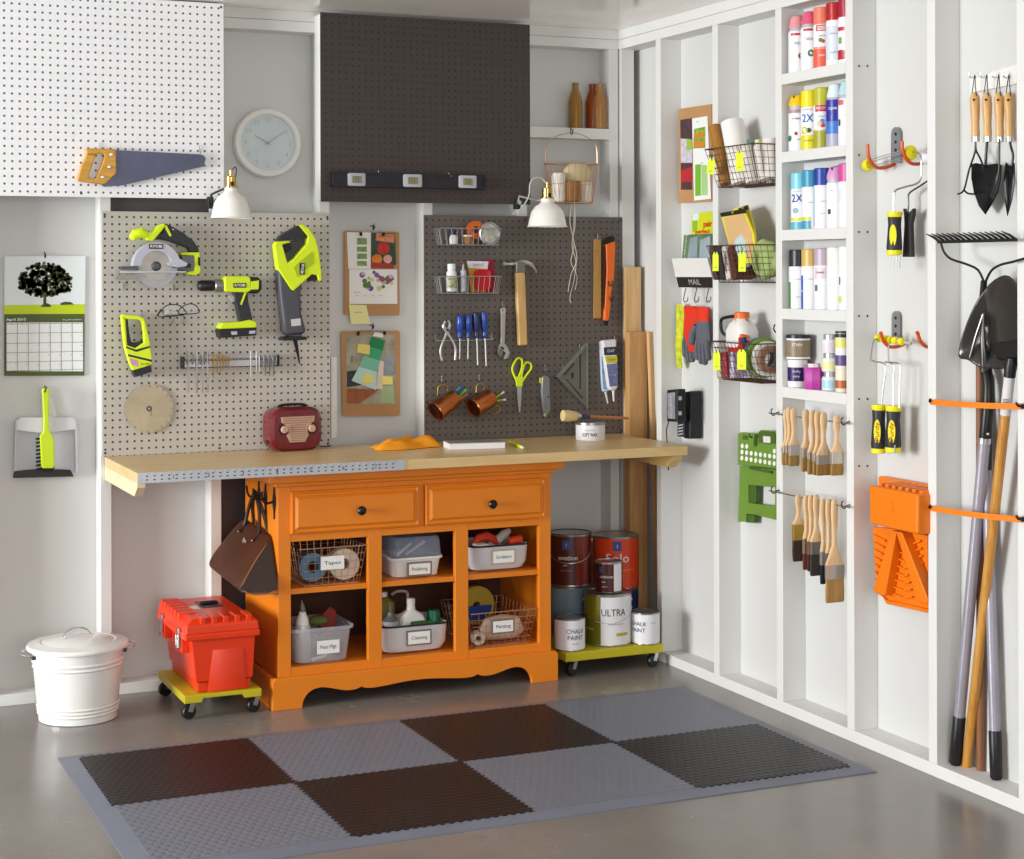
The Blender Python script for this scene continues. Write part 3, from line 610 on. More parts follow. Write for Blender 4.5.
# ================================================================== worktop
def cp(x0, y0, s):
    return lambda pts: [(x0 + a/s, y0 + b/s) for a, b in pts]
def flat(name, pts, y, th, m, parent=None, bev=0, hole=None, label=None, seg=2):
    """a solid cut to an outline standing parallel to the back wall: front face at depth y, th thick"""
    P = [B(u, v, y) for u, v in pts]
    if hole:
        H = [B(u, v, y) for u, v in hole]; i = min(range(len(P)), key=lambda k: (P[k] - H[0]).length)
        P = P[:i+1] + [H[0]] + H[:0:-1] + [H[0] + V((1e-5, 0, 0)), P[i] + V((1e-5, 0, 0))] + P[i+1:]
    return obj(name, mbp(P, (0, th, 0)), m, parent, bev=bev, seg=seg, label=label)
ply = wood('#d6b57c', '#e2c592', (.6, 5, 5), .32, 6, 'birch_plywood'); ply_edge = wood('#c9a25e', '#d8b877', (.5, 30, 8), .45, 6, 'plywood_edge')
pine = wood('#c99d66', '#dbb683', (10, 10, .8), .5, 5, 'pine_board'); pine2 = wood('#b98a55', '#cd9f68', (10, 10, .8), .5, 5, 'darker_pine'); dim = mat('#e3d2ac', .5)
tmesh('worktop', MB().box((-2.031, -.565, .806), (-.012, -.021, .84)), ply, 'long birch plywood workbench top along the back wall', 'workbench top', bev=.0012)
for x0, x1, lb in ((-2.027, -2.0, 'pale wooden bracket under the left end of the workbench top'), (-.062, -.024, 'wooden bracket under the right end of the workbench top')):
    tmesh('bench_bracket', mbp([(x0, -.002, .806), (x0, -.545, .806), (x0, -.545, .79), (x0, -.50, .757), (x0, -.002, .757)], (x1 - x0, 0, 0)), dim if x0 < -1 else ply_edge, lb, 'bracket', bev=.001)
t = thing('bench_ruler', 'long silver metal rule with black markings fixed along the front edge of the workbench top', 'ruler', (-1.57, -.568, .806))
rl0, rl1 = -2.030, -1.119
obj('blade', MB().box((rl0, -.5685, .8065), (rl1, -.5655, .8405)), mat('#c3c6cd', .35, metal=.7), t)
mb = MB(); n = 36
for i in range(n):
    x = rl0 + .03 + i*(rl1 - rl0 - .05)/n
    for z in (.817, .829): mb.box((x - .0035, -.5692, z - .0018), (x + .0035, -.5684, z + .0018))
    mb.box((x + .006, -.5692, .833), (x + .0068, -.5684, .839))
obj('markings', mb, ink, t)
for k in range(1, 8): text(str(k), (rl0 + k*.115, -.5692, .823), .013, ink, t)

# ================================================================== pegboards
def pegboard(name, label, x0, x1, z0, z1, y, col, dot, hx, hz, rough=.6, depth=.006, batten=None, rr=.0041, spec=.5):
    t = thing(name, label, 'pegboard', ((x0+x1)/2, y, z0), None)
    cx = (x0 + x1)/2
    # the panel's own origin is the parent's, so object coordinates are world minus (cx, y, z0)
    m = grid_dots('pegboard_' + col.strip('#'), col, dot, .0254, rr, 'XZ', (.0127 - (hx - cx), .0127 - (hz - z0)), rough, spec=spec)
    obj('perforated_panel', MB().box((x0, y, z0), (x1, y + depth, z1)), m, t)
    mb = MB(); e = .03; yb2 = -.0005
    for a, b in (((x0+.004, z0+.004), (x1-.004, z0+e)), ((x0+.004, z1-e), (x1-.004, z1-.004)), ((x0+.004, z0+e), (x0+e, z1-e)), ((x1-e, z0+e), (x1-.004, z1-e))):
        mb.box((a[0], y + depth, a[1]), (b[0], yb2, b[1]))
    obj('batten', mb, batten or timber, t)
    for sx in (x0 + .009, cx, x1 - .009):
        for sz in (z0 + .012, z1 - .012): obj('screw', MB().lathe([(.0045, 0), (.0035, .0012)], (sx, y, sz), (0, -1, 0), 10), mat('#35322f', .5), t)
    return t
pegboard('pegboard', 'light grey pegboard behind the power tools', -2.038, -1.208, .8405, 1.697, -.02, '#bdb7ae', '#3b3835', -2.0285, .8645)
pegboard('pegboard', 'dark taupe pegboard holding the hand tools', -.836, .006, .8405, 1.697, -.02, '#625a54', '#2b2725', -.826, .8645, .5)
YU = -.085
pegboard('pegboard', 'large white pegboard at the upper left with the handsaw', -2.62, B(223.7, 100, YU).x, B(223, 199, YU).z, 2.436, YU, '#f4f5f8', '#5e6065', B(219, 190, YU).x, B(219, 194.5, YU).z)
pegboard('pegboard', 'dark brown pegboard at the top centre with the spirit level', B(320.7, 100, YU).x, B(530, 100, YU).x, B(320, 201.5, YU).z, 2.428, YU, '#443c39', '#2a2523', B(326, 100, YU).x, B(326, 197, YU).z, .5, spec=.3, rr=.0034)
tmesh('dark_board', MB().box((-2.003, .02, 1.60), (-1.652, .035, 2.0)), mat('#4c4849', .5), 'dark grey board set between the studs behind the white pegboard', 'board')

# leaning offcuts in the corner
def lean(name, label, u0, u1, vt, y, th, m, z0=.0385):
    a, b = B(u0, vt, y), B(u1, vt, y); dx = b.x - a.x
    return tmesh(name, MB().box((a.x, y, z0), (b.x, y + th, a.z)), m, label, 'board', bev=.001, group=None)
lean('pine_plank', 'tallest pale pine plank standing in the corner behind the workbench', 625.5, 641, 267, -.055, .019, pine)
a, b = B(629.5, 332, -.1), B(647, 332, -.1)
tmesh('pine_plank', MB().box((a.x, -.1, .0385), (b.x + .0, -.062, a.z)), pine2, 'shorter darker pine plank standing in front of the tallest plank', 'board', bev=.001)
a, b = B(648, 332, -.125), B(661, 600, -.2)
tmesh('thin_batten', MB().bar((b.x + .012, -.175, .0385), (a.x + .014, -.112, a.z), .018, .018), pine, 'thin pale batten leaning beside the darker pine plank', 'batten')

# ================================================================== peg hooks
pegn = [0]
def peg(u, v, label, y=-.02, drop=.02, out=.028, up=.012):
    p = B(u, v, y); pegn[0] += 1
    tmesh('peg_hook', MB().tube(smooth_path([p + V((0, .004, 0)), p + V((0, -.004, 0)), p + V((0, -.006, -drop)), p + V((0, -out*.6, -drop - .004)), p + V((0, -out, -drop + up))], 4), .0019, 6), chrome, label, 'peg hook')
for a in ((253/6.4 + 60, 140 + 25/6.4, 'steel peg hook through the handsaw handle', YU), (891/6.4 + 60, 140 + 40/6.4, 'steel peg hook at the toe of the handsaw blade', YU),
          (378, 171, 'left steel peg hook under the spirit level', YU), (448.5, 173, 'right steel peg hook holding the spirit level', YU),
          (520.5, 259, 'steel peg hook holding the hammer', -.02), (502, 301, 'steel peg hook holding the adjustable wrench', -.02),
          (441, 376, 'steel peg hook holding the left copper mug', -.02), (478.5, 375, 'steel peg hook holding the right copper mug', -.02),
          (597, 234, 'steel peg hook holding the wooden rule', -.02), (544.5, 365, 'steel peg hook holding the utility knife', -.02),
          (579, 344.5, 'upper steel peg hook holding the speed square', -.02), (562, 364, 'lower steel peg hook holding the speed square', -.02),
          (614, 336, 'steel peg hook holding the caulk tubes', -.02), (522, 358, 'steel peg hook holding the yellow scissors', -.02),
          (127, 327.5, 'left peg hook holding the green work light body', -.02), (141, 312, 'right peg hook holding the green work light body', -.02),
          (123, 283, 'left peg hook under the circular saw', -.02), (173.5, 284, 'right peg hook under the circular saw', -.02),
          (171.5, 317, 'left peg hook under the safety glasses', -.02), (182, 317, 'right peg hook under the safety glasses', -.02),
          (150, 408, 'peg hook through the round saw blade', -.02), (280, 232, 'peg hook behind the reciprocating saw handle', -.02), (230, 280, 'peg hook behind the cordless drill', -.02)):
    peg(a[0], a[1], a[2], a[3])

# ================================================================== power tools
grip = mat('#2a2a2d', .5, bump=.2, bscale=200); tgrey = mat('#4b4b53', .45); lgrey = mat('#b9bac6', .4); vent = mat('#5f5c62', .5)
def badge(u0, v0, u1, v1, y, parent, s='RYOBI', rot=False):
    a, b = B(u0, v0, y), B(u1, v1, y); o = obj('badge', MB().box((a.x, y - .001, b.z), (b.x, y + .002, a.z)), mat('#111113', .4), parent, label='black brand badge')
    c = (a + b)/2; c.y = y - .001
    if rot: text(s, c, abs(b.x - a.x)*.5, paper, o, ex=(-.12, 0, -1), ey=(1, 0, -.12), w=abs(a.z - b.z)*.8, bold=.02)
    else: text(s, c, abs(a.z - b.z)*.55, paper, o, w=abs(b.x - a.x)*.82, bold=.02)
Q = cp(110, 210, 10.24); yb_ = -.09
q0 = B(*Q([(478, 640)])[0], -.05)
t = thing('circular_saw', 'lime and black cordless circular saw on the light grey pegboard', 'circular saw', q0)
flat('rear_handle', Q([(470, 300), (480, 262), (545, 215), (556, 150), (570, 135), (640, 170), (760, 240), (860, 320), (910, 400), (915, 432), (820, 432), (800, 385), (700, 350), (620, 320), (520, 300)]), -.075, .035, grip, t, bev=.004, seg=3)
flat('housing', Q([(370, 225), (440, 225), (490, 165), (550, 135), (575, 150), (545, 200), (470, 290), (440, 320), (370, 310)]), -.082, .045, lime_y, t, bev=.005)
kc = B(*Q([(295, 250)])[0], -.07); obj('front_knob', MB().tube([kc + V((-.021, 0, -.010)), kc + V((-.012, 0, 0)), kc + V((.008, 0, .006)), kc + V((.03, 0, -.004))], .02, 16, rs=[.012, .019, .020, .014]).sph(kc + V((-.017, 0, -.006)), .0165), lime_y, t)
flat('accent_stripe', Q([(553, 165), (577, 150), (632, 262), (612, 272)]), -.0775, .003, lime_y, t)
flat('handle_dots', Q([(640, 192), (655, 200), (655, 208), (640, 200)]), -.0765, .002, paper, t)
bc = B(*Q([(478, 575)])[0], yb_); pxm = 1/ (10.24*293)
obj('saw_blade', MB().lathe([(205*pxm, -.001), (205*pxm, .001)], bc + V((0, .012, 0)), (0, 1, 0), 48), mat('#a9a39d', .3, metal=.9, var=.15, vscale=14), t)
go = [bc + V((math.cos(a)*252*pxm, -.006, math.sin(a)*252*pxm)) for a in [PI*k/24 for k in range(25)]]; gi = [bc + V((math.cos(a)*158*pxm, -.006, math.sin(a)*158*pxm)) for a in [PI - PI*k/24 for k in range(25)]]
obj('upper_guard', mbp(go + gi, (0, .045, 0)), lgrey, t, bev=.002)
flat('guard_tail', Q([(590, 540), (720, 500), (800, 545), (785, 575), (690, 590), (600, 570)]), yb_ - .008, .02, lgrey, t, bev=.002)
obj('lower_guard', MB().ring([[bc + V((math.cos(a)*r*pxm, y, math.sin(a)*r*pxm)) for r, y in ((222, .002), (222, .03), (150, .03), (150, .002))] for a in [PI + .12 + (PI - .24)*k/24 for k in range(25)]]), mat('#b9babd', .25, metal=.5, alpha=.75), t)
obj('arbor', MB().lathe([(50*pxm, 0), (50*pxm, .008), (26*pxm, .010), (26*pxm, .014)], bc + V((0, .010, 0)), (0, -1, 0), 20), dark_steel, t)
mb = MB(); a, b = B(*Q([(110, 628)])[0], -.10), B(*Q([(780, 640)])[0], -.10); mb.box((a.x, -.105, b.z - .0005), (b.x, -.026, a.z)); obj('base_plate', mb, steel, t, bev=.001)
flat('bevel_bracket', Q([(110, 578), (290, 575), (300, 612), (110, 612)]), -.1, .015, dark_steel, t, bev=.001)
flat('shoe_foot', Q([(60, 715), (95, 662), (300, 652), (285, 712)]), -.10, .006, mat('#8d8b86', .4, metal=.8), t)
flat('rear_bracket', Q([(640, 545), (760, 555), (790, 600), (760, 625), (640, 600)]), -.085, .02, dark_steel, t, bev=.001)
flat('motor_body', Q([(735, 468), (872, 465), (872, 622), (760, 625)]), -.075, .05, mat('#77757c', .5), t)
flat('motor_frame', Q([(722, 435), (920, 432), (930, 625), (915, 655), (870, 668), (800, 660), (790, 632), (868, 622), (868, 466), (730, 462)]), -.08, .058, lime_y, t, bev=.003)
flat('battery_side', Q([(903, 480), (925, 490), (925, 575), (903, 565)]), -.082, .004, black_pl, t)
flat('battery_catch', Q([(775, 545), (830, 550), (830, 590), (775, 585)]), -.083, .01, black_pl, t, bev=.001)
u = Q([(400, 348), (545, 398)]); badge(*u[0], *u[1], yb_ - .0065, t)

Q = cp(190, 260, 9.55); q0 = B(*Q([(460, 745)])[0], -.05)
t = thing('cordless_drill', 'lime and black cordless drill on the light grey pegboard', 'drill', q0)
flat('body', Q([(330, 165), (345, 155), (560, 155), (582, 175), (590, 290), (545, 312), (345, 302), (330, 290)]), -.078, .056, lime_y, t, bev=.010, seg=3)
flat('rear_housing', Q([(570, 162), (655, 164), (685, 200), (690, 260), (672, 305), (640, 322), (600, 320), (545, 312), (585, 285)]), -.074, .05, black_pl, t, bev=.007, seg=3)
flat('vent_panel', Q([(585, 205), (660, 195), (655, 280), (580, 282)]), -.0775, .01, lime_y, t, bev=.001)
ca, cb = B(*Q([(75, 246)])[0], -.05), B(*Q([(230, 246)])[0], -.05); obj('chuck', MB().lathe([(.009, 0), (.0155, .005), (.0195, .012), (.0195, .050), (.0175, .056)], ca, (1, 0, 0), 20), black_pl, t)
obj('collar', MB().lathe([(.019, 0), (.0225, .004), (.0225, .033), (.02, .036)], cb, (1, 0, 0), 24), mat('#8b8587', .35, metal=.6), t)
flat('trigger', Q([(372, 345), (400, 332), (432, 345), (432, 395), (410, 402), (395, 385)]), -.062, .022, mat('#a5a5a8', .4), t, bev=.002)
flat('grip', Q([(425, 302), (548, 300), (560, 400), (600, 565), (590, 580), (478, 585), (450, 440), (430, 400)]), -.068, .034, grip, t, bev=.007, seg=3)
flat('accent_stripe', Q([(528, 288), (548, 290), (494, 432), (480, 420)]), -.0695, .004, lime_y, t)
flat('battery_collar', Q([(285, 640), (312, 600), (480, 590), (570, 570), (620, 585), (637, 600), (637, 645), (290, 660)]), -.078, .06, lime_y, t, bev=.004)
flat('battery', Q([(272, 668), (300, 655), (636, 643), (636, 720), (290, 745)]), -.074, .056, black_pl, t, bev=.003)
flat('battery_label', Q([(388, 685), (450, 680), (450, 712), (400, 715)]), -.0748, .002, lgrey, t); flat('battery_label', Q([(565, 678), (625, 672), (625, 700), (565, 706)]), -.0748, .002, lgrey, t)
u = Q([(415, 220), (537, 264)]); badge(*u[0], *u[1], -.079, t)

Q = cp(265, 215, 5.73); q0 = B(*Q([(200, 850)])[0], -.05)
t = thing('reciprocating_saw', 'lime and charcoal reciprocating saw hanging blade down on the light grey pegboard', 'reciprocating saw', q0)
flat('barrel', Q([(75, 300), (160, 425), (218, 380), (208, 450), (212, 560), (232, 640), (240, 668), (215, 686), (128, 690), (108, 668), (104, 600), (85, 450)]), -.082, .055, tgrey, t, bev=.012, seg=3)
flat('housing', Q([(57, 172), (68, 152), (140, 148), (150, 158), (100, 168), (130, 275), (165, 252), (243, 165), (246, 122), (195, 60), (215, 52), (255, 78), (290, 135), (308, 200), (325, 325), (325, 380), (308, 378), (300, 345), (270, 340), (165, 435), (150, 425), (73, 305)]), -.088, .042, lime_y, t, bev=.005, seg=3)
flat('handle_grip', Q([(72, 150), (90, 120), (195, 58), (248, 118), (245, 130), (185, 140), (120, 146)]), -.085, .04, grip, t, bev=.005, seg=3)
flat('inner_grip', Q([(105, 185), (130, 150), (235, 135), (243, 160), (150, 262), (130, 270)]), -.05, .02, tgrey, t)
flat('trigger', Q([(105, 175), (150, 160), (152, 195), (128, 215), (108, 200)]), -.075, .025, black_pl, t, bev=.003)
flat('vent_slots', Q([(165, 300), (190, 275), (270, 210), (275, 275), (185, 355)]), -.0905, .002, mat('#aac212', .5), t)
flat('battery_end', Q([(255, 350), (300, 345), (298, 375), (270, 378)]), -.08, .05, black_pl, t)
flat('shoe', Q([(100, 705), (150, 695), (240, 698), (242, 715), (105, 720)]), -.09, .06, black_pl, t, bev=.002)
flat('collar', Q([(135, 686), (212, 684), (210, 700), (140, 702)]), -.075, .04, dark_steel, t)
flat('blade', Q([(160, 715), (184, 712), (193, 770), (202, 852), (196, 852)]), -.062, .0015, mat('#222226', .4, metal=.6), t)
flat('spec_label', Q([(148, 598), (203, 592), (206, 632), (152, 638)]), -.0828, .002, mat('#c9c9c6', .4), t)
u = Q([(198, 276), (228, 342)]); badge(*u[0], *u[1], -.091, t, rot=True)

Q = cp(100, 200, 3.58); q0 = B(*Q([(130, 630)])[0], -.05)
t = thing('handheld_power_tool', 'lime loop-handled cordless tool hanging nose down at the left of the grey pegboard', 'power tool', q0)
flat('body', Q([(76, 415), (82, 408), (140, 414), (160, 424), (168, 455), (178, 500), (182, 530), (188, 570), (184, 600), (118, 612), (104, 580), (88, 525)]), -.075, .028, lime_y, t, bev=.005, seg=3,
     hole=Q([(92, 426), (140, 428), (150, 436), (156, 480), (157, 510), (128, 530), (98, 520)]))
flat('inner_grip', Q([(92, 426), (100, 427), (104, 470), (112, 508), (130, 512), (152, 505), (157, 510), (128, 532), (98, 520), (94, 480)]), -.07, .04, black_pl, t, bev=.001)
flat('accent_stripe', Q([(94, 524), (128, 536), (178, 522), (180, 528), (130, 544), (94, 530)]), -.0758, .003, black_pl, t)
flat('accent_stripe', Q([(100, 552), (186, 572), (186, 580), (100, 559)]), -.0758, .003, black_pl, t)
flat('nose', Q([(118, 610), (184, 590), (186, 615), (128, 634)]), -.078, .05, black_pl, t, bev=.002)
flat('spec_label', Q([(105, 566), (135, 574), (138, 598), (112, 590)]), -.0758, .003, mat('#c99fb0', .5), t)
text('RYOBI', B(*Q([(162, 588)])[0], -.0765), .008, ink, t, w=.03)

t = thing('safety_glasses', 'black-rimmed clear safety glasses lying on two peg hooks', 'glasses', B(178, 318, -.06))
Q = cp(110, 290, 10.24)
for pts in ([(500, 270), (520, 215), (580, 160), (660, 148), (720, 165), (765, 205), (775, 240), (640, 268)], [(715, 245), (705, 215), (735, 175), (800, 145), (850, 145), (895, 175), (905, 235)]):
    P_ = [B(a, b, -.075) for a, b in Q(pts)]; obj('rim', MB().tube(smooth_path(P_, 4, True), .0018, 6, closed=True), black_pl, t)
    obj('lens', mbp(P_, (0, .001, 0)), mat('#dfe3ea', .1, alpha=.07, var=0), t)
obj('temple', MB().tube([B(*Q([(480, 268)])[0], -.075), B(*Q([(520, 200)])[0], -.06), B(*Q([(560, 262)])[0], -.03), B(*Q([(760, 255)])[0], -.028)], .0022, 6), black_pl, t)
obj('nose_piece', MB().tube([B(*Q([(560, 250)])[0], -.078), B(*Q([(600, 215)])[0], -.08), B(*Q([(680, 240)])[0], -.078)], .0035, 6), clear_pl, t)

# bit rack
Q = cp(170, 340, 8.53); t = thing('bit_rack', 'steel tool rail with black end caps on the light grey pegboard', 'tool rail', B(*Q([(520, 240)])[0], -.02))
a, b = B(*Q([(115, 170)])[0], -.035), B(*Q([(930, 220)])[0], -.035)
obj('rail', MB().box((a.x, -.04, b.z + .001), (b.x, -.0205, a.z - .001)), mat('#c6c0c0', .3, metal=.5), t, bev=.001)
for vv in (143, 170, 228):
    z = B(232, 340 + vv/8.53, -.045).z; obj('rail_bar', MB().box((a.x, -.046, z - .001), (b.x, -.04, z + .001)), black_pl if vv != 143 else steel, t)
for u0, u1, v0, v1 in ((103, 127, 145, 245), (915, 936, 128, 225)):
    p, r_ = B(170 + u0/8.53, 340 + v0/8.53, -.05), B(170 + u1/8.53, 340 + v1/8.53, -.05); obj('end_cap', MB().box((p.x, -.05, r_.z), (r_.x, -.0205, p.z)), black_pl, t, bev=.0015)
brass = mat('#c9a24b', .3, metal=1)
def bit(u, v0, v1, r, m, label, head=0, grp=None):
    p, q_ = B(170 + u/8.53, 340 + v0/8.53, -.052), B(170 + u/8.53, 340 + v1/8.53, -.052); L = p.z - q_.z
    prof = [(r*.4, 0), (r, .004), (r, L*.55), (max(r, .0028) if head else r, L*.6), (max(r, .0028) if head else r, L - .004), (r*.5, L)]
    tmesh('drill_bit' if not head else 'driver_bit', MB().lathe(prof, q_, n=8), m, label, 'drill bit', grp)
for i, (u, v1) in enumerate(((158, 450), (230, 455), (280, 450), (321, 450))): bit(u, 85 + i*4, v1, .0026 + (.0006 if i == 1 else 0), steel, ['leftmost', 'second', 'third', 'fourth'][i] + ' long silver spade bit on the steel rail', 0, 'silver spade bits on the rail')
for i, (u, v0, v1) in enumerate(((150, 90, 215), (190, 120, 212), (225, 95, 215), (255, 130, 210), (290, 95, 215), (318, 100, 215))): bit(u + 4, v0, v1, .0028, mat('#8c8078', .35, metal=.7), 'short grey bit gripped on the left part of the steel rail', 0, 'short grey bits on the rail')
for i, (u, v0, v1) in enumerate(((372, 110, 330), (405, 115, 290), (430, 120, 275), (455, 125, 250), (480, 135, 235), (503, 140, 225))): bit(u, v0, v1, .0019, brass, ['tallest brass bit on the steel rail', 'second tallest brass bit on the steel rail', 'third tallest brass bit on the steel rail', 'fourth tallest brass bit on the steel rail', 'second shortest brass bit on the steel rail', 'shortest brass bit on the steel rail'][i], 1, 'brass drill bits on the rail')
for i, (u, v0, v1) in enumerate(((690, 90, 325), (738, 95, 270), (762, 125, 270))): bit(u, v0, v1, .0023, mat('#dcdcdc', .3, metal=.5), ['tallest white bit on the right part of the rail', 'middle white bit on the right part of the rail', 'shortest white bit on the right part of the rail'][i], 1, 'white bits on the rail')
for i, (u, v1) in enumerate(((775, 225), (800, 250), (815, 305), (838, 220), (850, 305), (872, 225), (885, 310), (908, 215))): bit(u, 125 + (i % 2)*15, v1, .0020, steel if i % 2 else mat('#77797c', .35, metal=.8), 'silver and grey bit at the right end of the steel rail', 1, 'bits at the right end of the rail')

# round saw blade
Q = cp(100, 200, 3.58); c0 = B(*Q([(176, 747)])[0], -.028); rr = 90/3.58/292
mb = MB(); n = 20; pts = []
for i in range(n):
    a0 = 2*PI*i/n
    for da, r in ((0, rr), (.26, rr), (.265, rr*.88), (.30, rr*.88), (.305, rr)): pts.append(c0 + V((math.cos(a0 + da)*r, 0, math.sin(a0 + da)*r)))
t = thing('round_cutting_disc', 'round gold-grey saw blade with slotted rim hanging low on the light grey pegboard', 'cutting disc', c0)
obj('disc', mbp(pts, (0, .002, 0)), mat('#b5a98f', .42, metal=.75, var=.12, vscale=10), t)
obj('hub_ring', MB().annulus(c0 + V((0, -.0005, 0)), .004, .010, .002, (0, 1, 0)), dark_steel, t)

# ================================================================== things on the worktop
radm = mat('#6d0f1c', .22, var=.05, coat=.4); cream = mat('#c9a68f', .45); 
t = thing('retro_radio', 'small dark red retro radio with cream grille on the left of the workbench', 'radio', (-1.345, -.09, .8405))
ang = .10; R3 = Matrix.Rotation(ang, 3, 'Z'); rc = V((-1.372, -.085, .8405))
def rp(x, y, z): return rc + R3 @ V((x*1.15, y, z*1.08))
def rloop(w, h, r, y, z0=.002): return [rp(p.x, y, p.y + z0 + h/2) for p in rrect(w, h, r, 6)]
obj('case', MB().ring([rloop(.150, .124, .035, .05, .006), rloop(.168, .142, .04, .042, .001), rloop(.172, .146, .04, 0, .001), rloop(.170, .144, .04, -.034, .001), rloop(.150, .126, .035, -.045, .010)]), radm, t)
def rf(pts, y, th, name, m, lab=None): 
    return obj(name, mbp([rp(x, y, z) for x, z in pts], R3 @ V((0, th, 0))), m, t, label=lab, bev=.0008)
rf([(-.054, .115), (.058, .115), (.056, .098), (.034, .078), (.034, .062), (.038, .055), (.026, .030), (-.024, .030), (-.036, .055), (-.030, .062), (-.030, .078), (-.052, .098)], -.0485, .005, 'speaker_grille', cream, 'cream slatted grille')
mb = MB()
for k in range(11): z = .035 + k*.0073; hw = .026 if z < .05 or .058 < z < .09 else .03 if z < .09 else .05; mb.v += []; mb.prism([rp(-hw + .002, -.0495, z), rp(hw + .002, -.0495, z), rp(hw + .002, -.0495, z + .0018), rp(-hw + .002, -.0495, z + .0018)], R3 @ V((0, .002, 0)))
obj('grille_slats', mb, mat('#8e6450', .5), t)
for sx in (-.044, .048):
    obj('dial_recess', MB().lathe([(.021, 0), (.021, .003)], rp(sx, -.045, .074), R3 @ V((0, -1, 0)), 28), mat('#3a0a12', .4), t, label='dark dial ring')
    obj('knob', MB().lathe([(.0135, 0), (.0135, .006), (.011, .009), (.004, .0095)], rp(sx, -.048, .074), R3 @ V((0, -1, 0)), 24), cream, t, label='cream knob')
obj('carry_handle', MB().tube(smooth_path([rp(-.05, 0, .145), rp(-.03, 0, .152), rp(.03, 0, .152), rp(.05, 0, .145)]), .005, 8, flat=(0, 1, 0)), mat('#241a1c', .5), t)
obj('power_cord', MB().tube(smooth_path([rp(.085, .03, .02), rp(.11, .035, .004), rp(.14, .04, .004), rp(.15, .045, .004)]), .002, 6), black_pl, t)
obj('side_knob', MB().annulus(rp(-.088, 0, .03), .004, .008, .003, (1, 0, 0)), dark_steel, t)

om = mat('#f09a12', .85, bump=.4, bscale=150, name='orange_microfibre')
mb = MB(); NX, NY = 34, 16; c0 = V((-.966, -.17, .8412)); vs = []
for j in range(NY + 1):
    for i in range(NX + 1):
        a, b = i/NX - .5, j/NY - .5
        edge = (1 - (2*abs(b))**6)*(1 - (2*abs(a))**8)
        h = .014 + .020*math.exp(-((b - .12*math.sin(7*a + .5) - .1)/.13)**2)*(.7 + .5*math.sin(5*a + 2)) + .016*math.exp(-((b + .25 - .2*a)/.10)**2) + .016*math.exp(-((a - .38)/.12)**2)*(1 - b)
        h += .004*math.sin(17*a + 9*b)
        wd = .16*(.62 + .38*math.cos(2.2*(a + .05))) + .02*math.sin(6*a)
        vs.append(c0 + V((a*.262 + .02*b + .008*math.sin(9*b), b*wd + .06*a + .012*math.sin(8*a), max(0, h*edge))))
mb.add(vs, [(j*(NX+1)+i, j*(NX+1)+i+1, (j+1)*(NX+1)+i+1, (j+1)*(NX+1)+i) for j in range(NY) for i in range(NX)])
tmesh('microfibre_cloth', mb, om, 'crumpled orange cloth on the middle of the workbench', 'cloth', solid=.0025, sub=1)
t = thing('tiled_slab', 'grey topped white slab lying on the workbench', 'slab', (-.76, -.27, .8405))
q = [V((-.870, -.30, 0)), V((-.662, -.355, 0)), V((-.64, -.24, 0)), V((-.848, -.185, 0))]
q = [V((-.858, -.33, 0)), V((-.655, -.362, 0)), V((-.638, -.255, 0)), V((-.841, -.223, 0))]
obj('slab_body', MB().prism([p + V((0, 0, .8407)) for p in q], (0, 0, .022)), mat('#e9e9ea', .5), t, bev=.001)
obj('top_face', MB().prism([p + V((0, 0, .8617)) for p in q], (0, 0, .003)), mat('#8f9196', .5, var=.25, vscale=60), t, label='grey printed top')
text('paint catalog', (q[0] + q[2])/2 + V((0, 0, .865)), .02, mat('#55565c', .5), t, ex=q[1] - q[0], ey=q[3] - q[0], w=.12)
t = thing('highlighter_pencil', 'yellow-green marker lying beside the grey slab', 'marker', (-.585, -.31, .8405))
p0, p1 = V((-.57, -.22, .847)), V((-.611, -.42, .8465)); obj('barrel', MB().cyl(p0, p0.lerp(p1, .92), .0058), lime_y, t); obj('tip', MB().cyl(p0.lerp(p1, .92), p1, .0055, .004), paper, t, label='white tip'); obj('cap', MB().cyl(p0 + (p0-p1)*.12, p0, .0045), mat('#c9b26a', .5), t)
t = thing('wax_tin', 'round white wax tin standing near the right end of the workbench', 'tin', (-.226, -.2, .8405))
wx, wy, wr = -.226, -.195, .056
obj('tin_body', MB().lathe([(wr, 0), (wr, .062)], (wx, wy, .8406), n=40), wl, t); obj('lid', MB().lathe([(wr + .0015, .0), (wr + .0015, .009), (wr - .001, .011), (wr - .004, .010), (0, .010)], (wx, wy, .8986), n=40, caps=(False, False)), tin, t)
wraptext('SOFT WAX', wx, wy, wr, .862, .013, mat('#3a3c46', .5), t, -.5, w=.06, bold=.02); wraptext('Annie Sloan', wx, wy, wr, .88, .006, mat('#8a8a90', .5), t, -.5)
t = thing('wax_brush', 'round wax brush with pale bristles and long brown handle balanced on the white wax tin', 'brush', (-.226, -.2, .905))
pa, pb = V((-.352, -.205, .937)), V((-.05, -.20, .915)); dr = (pb - pa).normalized(); 
obj('bristles', MB().lathe([(.012, 0), (.021, .004), (.0225, .025), (.017, .062)], pa, dr, 24), mat('#d8c08a', .9, bump=.8, bscale=250, stretch=(.1, 1, 1)), t)
obj('ferrule', MB().lathe([(.0165, .062), (.010, .078), (.0085, .082)], pa, dr, 20), steel, t, label='steel ferrule')
obj('handle', MB().lathe([(.009, .082), (.0095, .09), (.007, .12)], pa, dr, 16), mat('#43405c', .4), t, label='dark blue collar'); obj('handle', MB().lathe([(.007, .12), (.006, .17), (.0055, .27), (.004, .288)], pa, dr, 16), mat('#b7744a', .4), t, label='reddish brown wooden handle')
